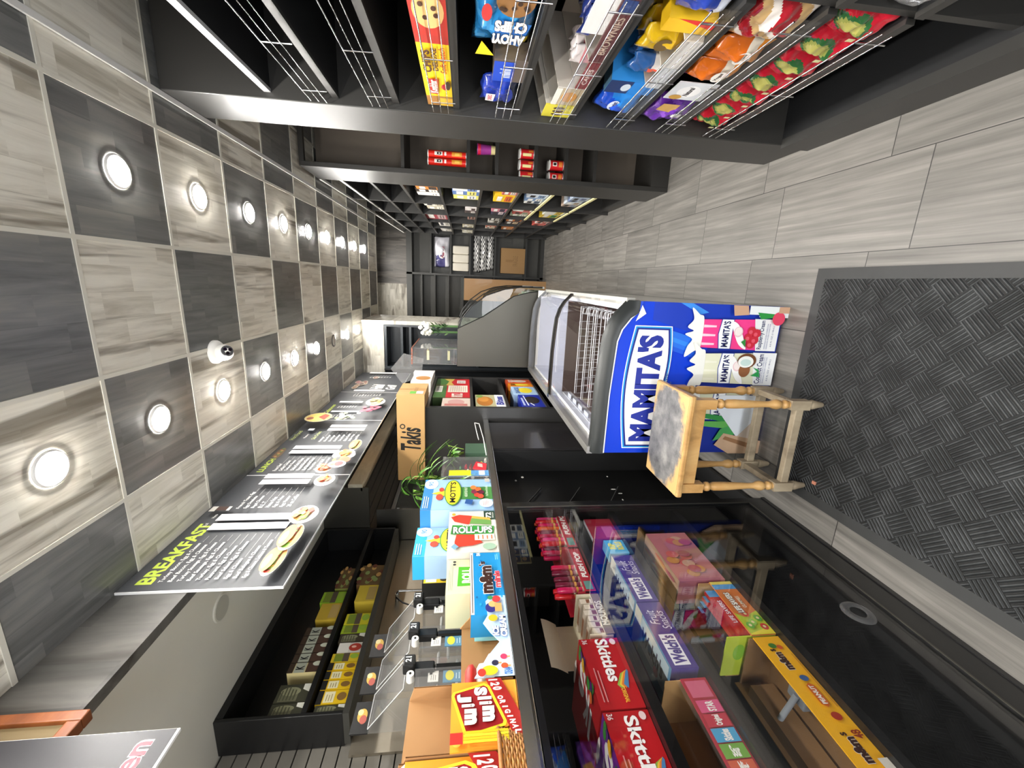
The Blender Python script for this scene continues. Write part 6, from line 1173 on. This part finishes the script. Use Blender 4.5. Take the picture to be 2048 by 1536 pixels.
solo(mb, 'snack_cup', 'purple and red paper snack cup alone on its shelf in the cross unit', 'cup')
plc = ['left', 'middle', 'right']
for i, x in enumerate((0.742, 0.812, 0.884)):
    for row in (0, 1):
        if row and i == 0: continue
        can('chip_can', 'small red chip can, %s of the %s row on the shelf of three short cans' % (plc[i], ['front', 'rear'][row]), x+0.014*row, 3.160+0.07*row, 0.986, 0.031, 0.100, '#c42026', smallp if row else (lambda w: (w(-0.7, -0.1, 0.2, 0.8, '#d8d090'), w(0.1, 0.6, 0.1, 0.4, '#d87a2c'))), 'short red chip cans on the cross unit')
for i, x in enumerate((0.745, 0.826)):
    can('chip_can', 'small red chip can, %s of two on the lowest stocked cross unit shelf' % ['left', 'right'][i], x, 3.160, 0.771, 0.032, 0.103, '#c42026', smallp, 'short red chip cans on the cross unit')
    can('chip_can', 'small chip can behind the %s one on the lowest stocked cross unit shelf' % ['left', 'right'][i], x+0.012, 3.232, 0.771, 0.032, 0.103, '#a81c24', smallp, 'short red chip cans on the cross unit')

# ------------------------------------------------------------------ small goods along the long aisle unit
BAY = ['first', 'second', 'third', 'fourth', 'fifth']
SHN = {1.68: 'chest-high', 1.345: 'waist-high', 1.03: 'middle', 0.765: 'low', 0.41: 'lowest stocked', 2.19: 'high'}
def small(bay, ya, yb, z, h, cols, lab, cat='box', n=1, bookish=False):
    """a group of n boxes side by side; u in bay-local metres"""
    y0 = U3Y[bay]+0.045; w_ = (yb-ya)/n
    for k in range(n):
        a = y0+ya+w_*k; b = a+w_*0.94; c = cols[k % len(cols)]; mb = MB(); r_ = random.Random(int(z*100)+bay*17+k); hh = h*(0.88+0.16*r_.random()); ys = a if not bookish else a
        F = mb.box(0.018+0.01*r_.random(), 0.20, a, b, 0, hh, C_(c, 0.4)); f = F['-X']; g = F['-Y']
        f.rect(0.08, 0.10, 0.92, 0.45, cols[(k+1) % len(cols)]); f.rect(0.15, 0.60, 0.85, 0.85, '#e8e6e0' if r_.random() > .4 else '#2c2c30'); f.lines(0.2, 0.15, 0.8, 0.4, 2, '#44403c', 0.3); g.rect(0.1, 0.5, 0.9, 0.8, cols[(k+2) % len(cols)])
        xs = [v[0] for v in mb.v]; oc = ((min(xs)+max(xs))/2, (a+b)/2, 0); p = loc3(oc[0], oc[1])
        mb.v = [(x-oc[0], y-oc[1], zz) for x, y, zz in mb.v]; o = mb.build(lab[0]); o.location = (p.x, p.y, z+0.0005); o.rotation_euler.z = -A3
        pos = '' if n == 1 else ', %s of row' % ['nearest', 'second', 'third', 'fourth', 'fifth', 'sixth'][k]
        meta(o, '%s%s, %s shelf, %s bay of aisle run' % (lab[1], pos, SHN[z], BAY[bay]), cat, None if n == 1 else '%s in the %s bay' % (lab[1]+' group', BAY[bay]))
small(0, 0.00, 0.55, 1.68, 0.20, ['#e8e2d8', '#c87a30', '#30241c', '#e0dcd4'], ('snack_box', 'white and orange snack box'), n=4)
small(0, 0.02, 0.62, 1.345, 0.23, ['#d8dce4', '#5878b0', '#e0d870'], ('cracker_box', 'blue and white cracker box'), n=3)
small(0, 0.30, 0.64, 1.03, 0.17, ['#f0c41c', '#d8602c'], ('price_carton', 'bright yellow carton with red figures'), n=1)
small(0, 0.02, 0.28, 1.03, 0.12, ['#b86058', '#e0d0c8'], ('snack_box', 'pink striped snack box'), n=1)
small(0, 0.02, 0.60, 0.765, 0.17, ['#3c5474', '#c8d0d8', '#6c88ac', '#e0e0dc'], ('tea_box', 'navy and pale blue box'), n=4)
small(0, 0.02, 0.66, 0.41, 0.15, ['#8494ac', '#a8b4c4', '#68789c', '#c0c8d0', '#a08c7c'], ('magazine_box', 'thin grey-blue pack'), n=5)
small(1, 0.05, 0.45, 1.68, 0.20, ['#dcd8cc', '#b4ac98'], ('tissue_box', 'pale tissue box'), n=2)
small(1, 0.25, 0.60, 1.345, 0.12, ['#e0d8d4', '#4c3c3c'], ('label_box', 'small black and white striped box'), n=2)
small(1, 0.10, 0.60, 1.03, 0.16, ['#c87888', '#2c2c48', '#e4d4d8'], ('snack_box', 'pink and navy packet'), n=2)
small(1, 0.05, 0.60, 0.765, 0.19, ['#e4e4dc', '#b04c48', '#98a890'], ('soup_box', 'white and red packet'), n=3)
small(1, 0.05, 0.62, 0.41, 0.22, ['#e8e8dc', '#e0c040', '#3c8c4c'], ('cereal_box', 'white, yellow and green box'), n=2)
small(2, 0.05, 0.60, 1.68, 0.28, ['#a83440', '#c8a8a8'], ('candy_box', 'dark red box'), n=1)
small(2, 0.10, 0.40, 1.345, 0.09, ['#c08c80', '#604840'], ('candy_box', 'dull pink box'), n=1)
small(2, 0.08, 0.62, 1.03, 0.15, ['#2c2c2c', '#c8c4bc', '#504c48'], ('candy_box', 'black and white packet'), n=2)
small(2, 0.08, 0.60, 0.765, 0.18, ['#c07848', '#30303c', '#d8c0a0'], ('candy_box', 'orange and dark packet'), n=2)
small(2, 0.05, 0.62, 0.41, 0.16, ['#d88c80', '#e8d8d0', '#c85c54'], ('card_pack', 'salmon pink card pack'), n=3)
small(3, 0.05, 0.60, 1.68, 0.16, ['#e4e0d8', '#c0bcb0'], ('paper_pack', 'white flat paper pack'), n=1)
small(3, 0.05, 0.66, 1.345, 0.16, ['#d8d0b0', '#a89c80', '#e0dcd0'], ('noodle_cup', 'beige tub'), n=4)
small(3, 0.05, 0.62, 1.03, 0.14, ['#d8c4a0', '#b85c48', '#e8dcc8'], ('noodle_cup', 'cream and red tub'), n=3)
small(3, 0.30, 0.60, 0.765, 0.18, ['#c87c4c', '#e0a878'], ('jar_box', 'orange-brown jar box'), n=1)
small(4, 0.05, 0.70, 1.345, 0.18, ['#d8d4c4', '#b0a890'], ('paper_pack', 'dull cream pack'), n=3)
small(4, 0.05, 0.70, 1.68, 0.18, ['#d4cfc4', '#9c988c'], ('paper_pack', 'pale grey pack'), n=2)

# ------------------------------------------------------------------ paper goods in the back cabinet
mb = MB(); bag(mb, 0, 0, 1, 0, 1, 0.2, lambda u, v: '#d8d8e4' if (u*5+v*3) % 2 < 1.5 else '#3c3c5c', 200)
def ybag(name, label, cat, x0, x1, z0, z1, cols, seed, text=None):
    m = MB(); bag(m, 0, -(x1-x0)/2, (x1-x0)/2, 0, z1-z0, 0.12, cols, seed, nz=10, ny=18)
    m.v = [(-y, x, z) for x, y, z in m.v]    # now faces -Y
    m.f = [tuple(f) for f in m.f]
    if text: text(Face(m, (-(x1-x0)/2, -0.066, 0), (x1-x0, 0, 0), (0, 0, z1-z0)))
    o = m.build(name); weld(o); o.location = ((x0+x1)/2, 8.02, z0+0.001); return meta(o, label, cat)
ybag('paper_plate_pack', 'white and violet wrapped pack with red script on the second shelf of the back cabinet', 'paper goods', 0.235, 0.775, 1.741, 2.03, lambda u, v: '#e0dfe8' if not (u > 0.62 and 0.3 < v < 0.9) else '#4a4878', 3, lambda f: (f.ell(0.45, 0.5, 0.18, 0.22, '#e8e6ea'), f.text('Aaron', 0.28, 0.35, 0.66, 0.60, '#8c3048', bold=0.04, shear=0.2)))
for k in range(3):
    m = MB(); cx_ = 0.175+0.075+0.15*k; V_ = []
    F = m.box(-0.073, 0.073, -0.1, 0.1, 0, 0.30, C_('#e6e0d2', 0.7)); o = m.build('paper_towel_roll', bevel=0.02); o.location = (cx_, 8.05, 1.391); meta(o, 'cream paper towel pack, %s of three on the shelf under the white and violet pack' % ['left', 'middle', 'right'][k], 'paper towels', 'paper towel packs')
def cuptex(u, v): return ['#e4e4e2', '#8c8c8c', '#f0f0ee', '#55555a'][int(u*18+int(v*6)*3) % 4]
for k in range(3):
    ybag('cup_sleeve_pack', 'bag of black and white printed cups, %s of three rows in the back cabinet' % ['bottom', 'middle', 'top'][k], 'cup pack', 0.17+0.03*(2-k), 0.885, 0.931+0.126*k, 0.931+0.126*(k+1), cuptex, 210+k)['group'] = 'printed cup packs'
carton('cardboard_box', 'brown cardboard box on the bottom open shelf of the back cabinet', 'cardboard box', 0.175, 0.625, 7.95, 8.19, 0.352, 0.80, '#a8814f', lambda F: (F['-Y'].text('FRAGILE', 0.3, 0.3, 0.7, 0.5, '#8c6a40', bold=0), F['-Y'].rect(0.45, 0.5, 0.55, 0.8, '#9c7647')))
mb = MB(); mb.cyl((0.15, 7.96, 0.31), (0.86, 7.96, 0.30), 0.012, C_('#b89878')); solo(mb, 'mop_handle', 'pale wooden handle lying across the front of the back cabinet', 'pole') if False else None
carton('cardboard_box', 'tan cardboard box stacked at the left of the back cabinet, behind the deli case', 'cardboard box', -0.33, 0.05, 7.55, 7.85, 0.0, 1.52, '#b48a5c', lambda F: (F['-Y'].rect(0, 0.97, 1, 1, '#3a3c38'), F['-Y'].rect(0.2, 0.2, 0.6, 0.21, '#8c6c48')))

# ================================================================== BEHIND THE COUNTER
MBK = C_('#0f0f10', 0.4)
t = thing('tea_shelf', 'black hanging open shelf with tea and coffee boxes on the wall behind the counter', 'wall shelf', (-1.73, 1.87, 1.86))
mb = MB(); mb.box(-1.762, -1.60, 1.262, 1.276, 1.885, 2.339, MBK); part(mb, 'near_side_panel', t, bevel=0.002)
mb = MB(); mb.box(-1.762, -1.60, 2.46, 2.474, 1.885, 2.339, MBK); part(mb, 'far_side_panel', t)
mb = MB(); mb.box(-1.762, -1.750, 1.276, 2.46, 1.885, 2.339, MBK); part(mb, 'back_panel', t)
for z0, z1 in ((2.312, 2.339), (2.020, 2.040), (1.862, 1.885)): mb = MB(); mb.box(-1.750, -1.60, 1.276 if z0 > 1.9 else 1.262, 2.46, z0, z1, MBK if z0 > 1.9 else C_('#3c3b37', 0.3)); part(mb, 'shelf_board', t)
def tea(y0, y1, z, h, c, kind, label, depth=0.125):
    mb = MB(); F = mb.box(-1.618-depth, -1.618, y0+0.001, y1-0.001, z+0.0005, z+h, C_(c, 0.45)); f = F['+X']
    if kind == 'kcup': f.rect(0.05, 0.35, 0.5, 0.9, '#6c6c54'); f.ell(0.6, 0.6, 0.25, 0.3, '#8a8a6c'); f.pol([(0.5, 0), (1, 0), (1, 0.25), (0.7, 0.25)], '#d8d8cc'); f.lines(0.1, 0.4, 0.9, 0.9, 5, '#50503c', 0.4)
    elif kind == 'dark': f.rect(0, 0.82, 1, 1, '#3c2c20'); f.rect(0.0, 0.45, 1, 0.80, '#b0b4a4'); f.text('K', 0.3, 0.5, 0.7, 0.76, '#202020', bold=0.03); f.rect(0, 0, 1, 0.42, '#4a342a'); f.ell(0.85, 0.1, 0.25, 0.16, '#c8ccb8')
    elif kind == 'yellow': f.rect(0, 0.82, 1, 1, '#1c1c1c'); f.rect(0.1, 0.45, 0.9, 0.78, '#e4dcb4'); f.lines(0.2, 0.5, 0.8, 0.74, 3, '#9c8c5c', 0.35); f.ell(0.5, 0.22, 0.3, 0.15, '#7c5c2c')
    elif kind == 'green': f.rect(0.05, 0.6, 0.95, 0.9, '#74862c'); f.rect(0.0, 0.38, 1, 0.6, '#54483c'); f.ell(0.6, 0.2, 0.3, 0.15, '#8fae3a')
    elif kind == 'red': f.rect(0.0, 0.55, 1, 1, '#dcd8d0'); f.ell(0.5, 0.3, 0.4, 0.26, '#a8382c'); f.ell(0.55, 0.35, 0.12, 0.1, '#e0b0a0')
    elif kind == 'nuts': f.rect(0, 0, 1, 1, '#6c5434'); [f.ell(random.Random(q).random(), random.Random(q+9).random(), 0.1, 0.1, ['#c89c5c', '#8c9c5c', '#6c3c30'][q % 3]) for q in range(16)]
    elif kind == 'plain': f.rect(0.1, 0.1, 0.9, 0.5, '#b89c5c')
    solo(mb, 'tea_box', label, 'tea box', 'tea boxes on the %s' % ('upper shelf' if z > 2 else 'lower shelf'), origin=(-1.70, (y0+y1)/2, z+0.0005))
UP, LO = 2.040, 1.885
tea(1.280, 1.332, UP, 0.125, '#3a3a2c', 'kcup', 'dark olive coffee box with white corner, nearest on the upper shelf')
tea(1.334, 1.410, UP, 0.125, '#3a3a2c', 'kcup', 'dark olive coffee box with white corner, second on the upper shelf')
for k, (a, b) in enumerate(((1.460, 1.508), (1.510, 1.553), (1.555, 1.600), (1.602, 1.648), (1.650, 1.695))):
    tea(a, b, UP, 0.125, '#d8c890' if k == 0 else '#3c3028', 'dark', 'brown and grey-green tea box, %s of five together on the upper shelf' % ['nearest', 'second', 'middle', 'fourth', 'farthest'][k])
tea(1.738, 1.845, UP, 0.105, '#c8a838', 'plain', 'yellow box with pale top beside the green box on the upper shelf')
tea(1.847, 1.925, UP, 0.120, '#8cb428', 'green', 'lime green tea box on the upper shelf')
tea(1.945, 2.105, UP, 0.075, '#8f9448', 'nuts', 'low nut-printed box, farthest on the upper shelf')
tea(1.280, 1.314, LO, 0.115, '#3a3a2c', 'kcup', 'dark olive coffee box, nearest on the lower shelf')
for k, (a, b) in enumerate(((1.316, 1.374), (1.376, 1.418), (1.420, 1.459), (1.461, 1.499))):
    tea(a, b, LO, 0.120, '#e0b818', 'yellow', 'bright yellow tea box with black top, %s of four together on the lower shelf' % ['nearest', 'second', 'third', 'farthest'][k])
tea(1.501, 1.544, LO, 0.118, '#d0b428', 'green', 'mustard box between the four yellow boxes and the white one')
tea(1.546, 1.599, LO, 0.105, '#c8c4bc', 'red', 'white tea box with red berry picture on the lower shelf')
tea(1.601, 1.649, LO, 0.115, '#3c3428', 'kcup', 'dark box between the berry box and the green-yellow pair')
tea(1.651, 1.699, LO, 0.118, '#9cb42c', 'green', 'green-yellow tea box, nearer of the pair on the lower shelf')
tea(1.701, 1.769, LO, 0.118, '#c8c028', 'green', 'yellow-green tea box, farther of the pair on the lower shelf')
tea(1.846, 1.965, LO, 0.105, '#d8bc40', 'plain', 'plain yellow-sided box at the far part of the lower shelf')
tea(1.968, 2.125, LO, 0.125, '#7c5c38', 'nuts', 'brown and green nut-printed box, farthest on the lower shelf')
# steel back-splash, cooler, hood
mb = MB(); mb.box(-1.763, -1.750, 1.22, 2.55, 1.0, 1.860, steel_mat('backsplash_steel', '#b3aa9a', 0.45)); solo(mb, 'steel_backsplash', 'brushed steel back-splash panel below the tea shelf', 'wall panel')
t = thing('steel_cooler', 'tall dark steel kitchen unit with chrome bar handle beyond the tea shelf', 'kitchen unit', (-1.75, 3.2, 0))
mb = MB(); mb.box(-1.762, -1.62, 2.56, 4.55, 0, 1.93, M_STEELD); mb.box(-1.76, -1.515, 2.556, 2.562, 1.0, 2.02, M_STEEL); part(mb, 'body', t)
mb = MB(); mb.box(-1.63, -1.60, 2.57, 3.9, 1.925, 1.950, M_ALU); tb_ = part(mb, 'top_bar', t); mb = MB(); mb.box(-1.62, -1.585, 2.62, 2.70, 1.885, 1.915, M_CHROME); part(mb, 'handle', tb_, bevel=0.006)
mb = MB(); mb.box(-1.615, -1.612, 3.20, 3.206, 0.2, 1.9, M_BLK); part(mb, 'door_gap', t)
t = thing('range_hood', 'dark steel range hood with light wood trim and slanted filters under the soffit', 'range hood', (-1.5, 3.3, 2.0))
mb = MB(); mb.box(-1.340, -1.315, 2.50, 4.50, 2.10, 2.339, M_BLK2); mb.box(-1.76, -1.315, 2.485, 2.50, 2.05, 2.339, M_STEELD); mb.box(-1.76, -1.34, 2.5, 4.5, 2.30, 2.339, M_BLK2); part(mb, 'hood_body', t)
mb = MB(); MTW = wood_mat('pale_trim_wood', [(0.3, '#a39a86'), (0.6, '#c4bba6'), (0.8, '#d4ccb8')], grain=(10, 3, 10), rough=0.5, knots=False)
mb.box(-1.315, -1.290, 2.485, 4.50, 2.085, 2.175, MTW); mb.box(-1.340, -1.315, 2.485, 4.50, 2.085, 2.099, C_('#8c8370')); part(mb, 'wood_trim', t, bevel=0.002)
mb = MB(); MFI = C_('#5c564a', 0.35, 0.6)
for k in range(9):
    a = 2.54+0.21*k
    for q in range(6): mb.raw([(-1.345, a+0.034*q, 2.09), (-1.345, a+0.034*q+0.018, 2.09), (-1.60, a+0.034*q+0.018, 2.26), (-1.60, a+0.034*q, 2.26), (-1.345, a+0.034*q, 2.10), (-1.345, a+0.034*q+0.018, 2.10), (-1.60, a+0.034*q+0.018, 2.27), (-1.60, a+0.034*q, 2.27)], [(0, 3, 2, 1), (4, 5, 6, 7), (0, 4, 7, 3), (1, 2, 6, 5), (0, 1, 5, 4)], MFI)
part(mb, 'baffle_filters', t)
# acrylic topping dispensers
for k, y in enumerate((1.455, 1.300, 1.160)):
    wh = ['farthest', 'middle', 'nearest'][k]
    t = thing('topping_dispenser', 'clear dispenser with black tap head and white label, %s of three' % wh, 'dispenser', (-1.38, y, 1.309), 'clear dispensers with black tap heads')
    mb = MB(); mb.box(-1.49, -1.31, y-0.055, y+0.055, 1.312, 1.60, M_ACRYL); tank = part(mb, 'clear_tank', t, bevel=0.006)
    mb = MB(); mb.raw([(-1.31, y-0.060, 1.628), (-1.31, y+0.060, 1.628), (-1.47, y+0.060, 1.748), (-1.47, y-0.060, 1.748)]+[(-1.31, y-0.060, 1.633), (-1.31, y+0.060, 1.633), (-1.47, y+0.060, 1.753), (-1.47, y-0.060, 1.753)], [(0, 1, 2, 3), (7, 6, 5, 4), (0, 4, 5, 1), (1, 5, 6, 2), (2, 6, 7, 3), (3, 7, 4, 0)], M_ACRYL); mb.tube([(-1.31, y-0.06, 1.633), (-1.31, y+0.06, 1.633), (-1.47, y+0.06, 1.753), (-1.47, y-0.06, 1.753), (-1.31, y-0.06, 1.633)], 0.0016, C_('#c8c8c8', 0.3), 5); part(mb, 'tilted_lid', t)
    mb = MB(); mb.box(-1.315, -1.285, y-0.020, y+0.018, 1.535, 1.618, M_BLK); F = mb.box(-1.30, -1.255, y-0.022, y+0.020, 1.60, 1.640, M_BLK)['+X']; F.text('21', 0.25, 0.3, 0.75, 0.8, '#e8e8e8', bold=0.03); mb.box(-1.305, -1.29, y-0.014, y+0.010, 1.43, 1.535, C_('#141414', 0.25)); tap = part(mb, 'tap_head', t, bevel=0.005)
    mb = MB(); mb.cyl((-1.30, y-0.040, 1.612), (-1.272, y-0.040, 1.612), 0.0135, M_WHITE, 0.0125, 14); mb.cyl((-1.2715, y-0.040, 1.612), (-1.270, y-0.040, 1.612), 0.004, M_BLK); part(mb, 'white_knob', tap)
    mb = MB(); F = mb.box(-1.300, -1.297, y-0.052, y-0.012, 1.520, 1.555, M_WHITE)['+X']; F.lines(0.1, 0.2, 0.7, 0.8, 3, '#88847c', 0.3); F.rect(0.6, 0.6, 0.8, 0.85, '#222'); part(mb, 'white_label', tank)
    mb = MB(); F = mb.box(-1.302, -1.298, y-0.056, y-0.010, 1.440, 1.505, C_('#5c8ca8', 0.4))['+X']; F.ell(0.5, 0.65, 0.4, 0.22, '#d8d040'); F.lines(0.2, 0.1, 0.8, 0.4, 2, '#c8e0ec', 0.3); part(mb, 'brand_card', tank, label='yellow and blue brand card')
    mb = MB(); F = mb.box(-1.50, -1.494, y-0.055, y+0.055, 1.755, 1.815, M_BLK)['+X']; F.ell(0.55, 0.5, 0.22, 0.28, '#d8b050'); F.ell(0.42, 0.42, 0.14, 0.2, '#b85c50'); F.ell(0.65, 0.62, 0.10, 0.16, '#e8d8a0'); mb.box(-1.497, -1.490, y-0.055, y+0.055, 1.312, 1.755, M_ACRYL); part(mb, 'picture_sign', t, label='black sign with fruit picture')
    mb = MB(); r_ = random.Random(k)
    for q in range(7): mb.lathe(-1.40+0.06*(r_.random()-.5), y+0.06*(r_.random()-.5), [(0, 0.020), (0.004, 0.026), (0.010, 0.020)], C_('#d8d8d4', 0.4), 12, 1.314+0.035*q)
    part(mb, 'cup_lids', t)
t = thing('drink_syrup_box', 'two stacked yellow syrup boxes beside the steel panel, beyond the dispensers', 'syrup box', (-1.38, 1.60, 1.309))
mb = MB(); F = mb.box(-1.42, -1.30, 1.575, 1.655, 1.309, 1.62, C_('#1c1c1c')); 
for zz in (1.53, 1.575): pass
f = F['+X']; f.rect(0.0, 0.62, 0.48, 0.98, '#d8bc20'); f.rect(0.52, 0.62, 1, 0.98, '#d8bc20'); f.rect(0.05, 0.80, 0.45, 0.95, '#e8e0c0'); f.rect(0.56, 0.80, 0.95, 0.95, '#e8e0c0'); f.ell(0.25, 0.7, 0.15, 0.05, '#2c2418'); f.ell(0.77, 0.7, 0.15, 0.05, '#2c2418'); part(mb, 'printed_boxes', t)
t = thing('chrome_tap', 'slim chrome faucet with hanging hose on the steel back-splash', 'faucet', (-1.89, 2.0, 1.75))
mb = MB(); mb.cyl((-1.749, 1.99, 1.80), (-1.70, 1.99, 1.80), 0.012, M_CHROME); mb.tube([(-1.70, 1.99, 1.80), (-1.685, 1.99, 1.79), (-1.685, 1.99, 1.60)], 0.007, M_CHROME); mb.tube([(-1.70, 1.96, 1.80), (-1.70, 1.92, 1.76), (-1.70, 1.89, 1.70), (-1.70, 1.87, 1.66)], 0.004, M_BLK); part(mb, 'spout', t)
mb = MB(); mb.box(-1.50, -1.11, 0.45, 1.00, 1.309, 1.335, C_('#151515', 0.35)); mb.box(-1.50, -1.49, 0.45, 1.0, 1.335, 1.60, C_('#151515', 0.35)); mb.box(-1.50, -1.12, 0.995, 1.00, 1.335, 1.58, M_ACRYL); solo(mb, 'counter_tray', 'black-rimmed clear bin behind the meat stick cartons', 'bin')
mb = MB(); mb.box(-1.762, -1.56, -0.30, 2.54, 0.001, 1.0, M_STEELD); solo(mb, 'back_counter', 'low steel back counter under the back-splash', 'counter')
clear_tmp()
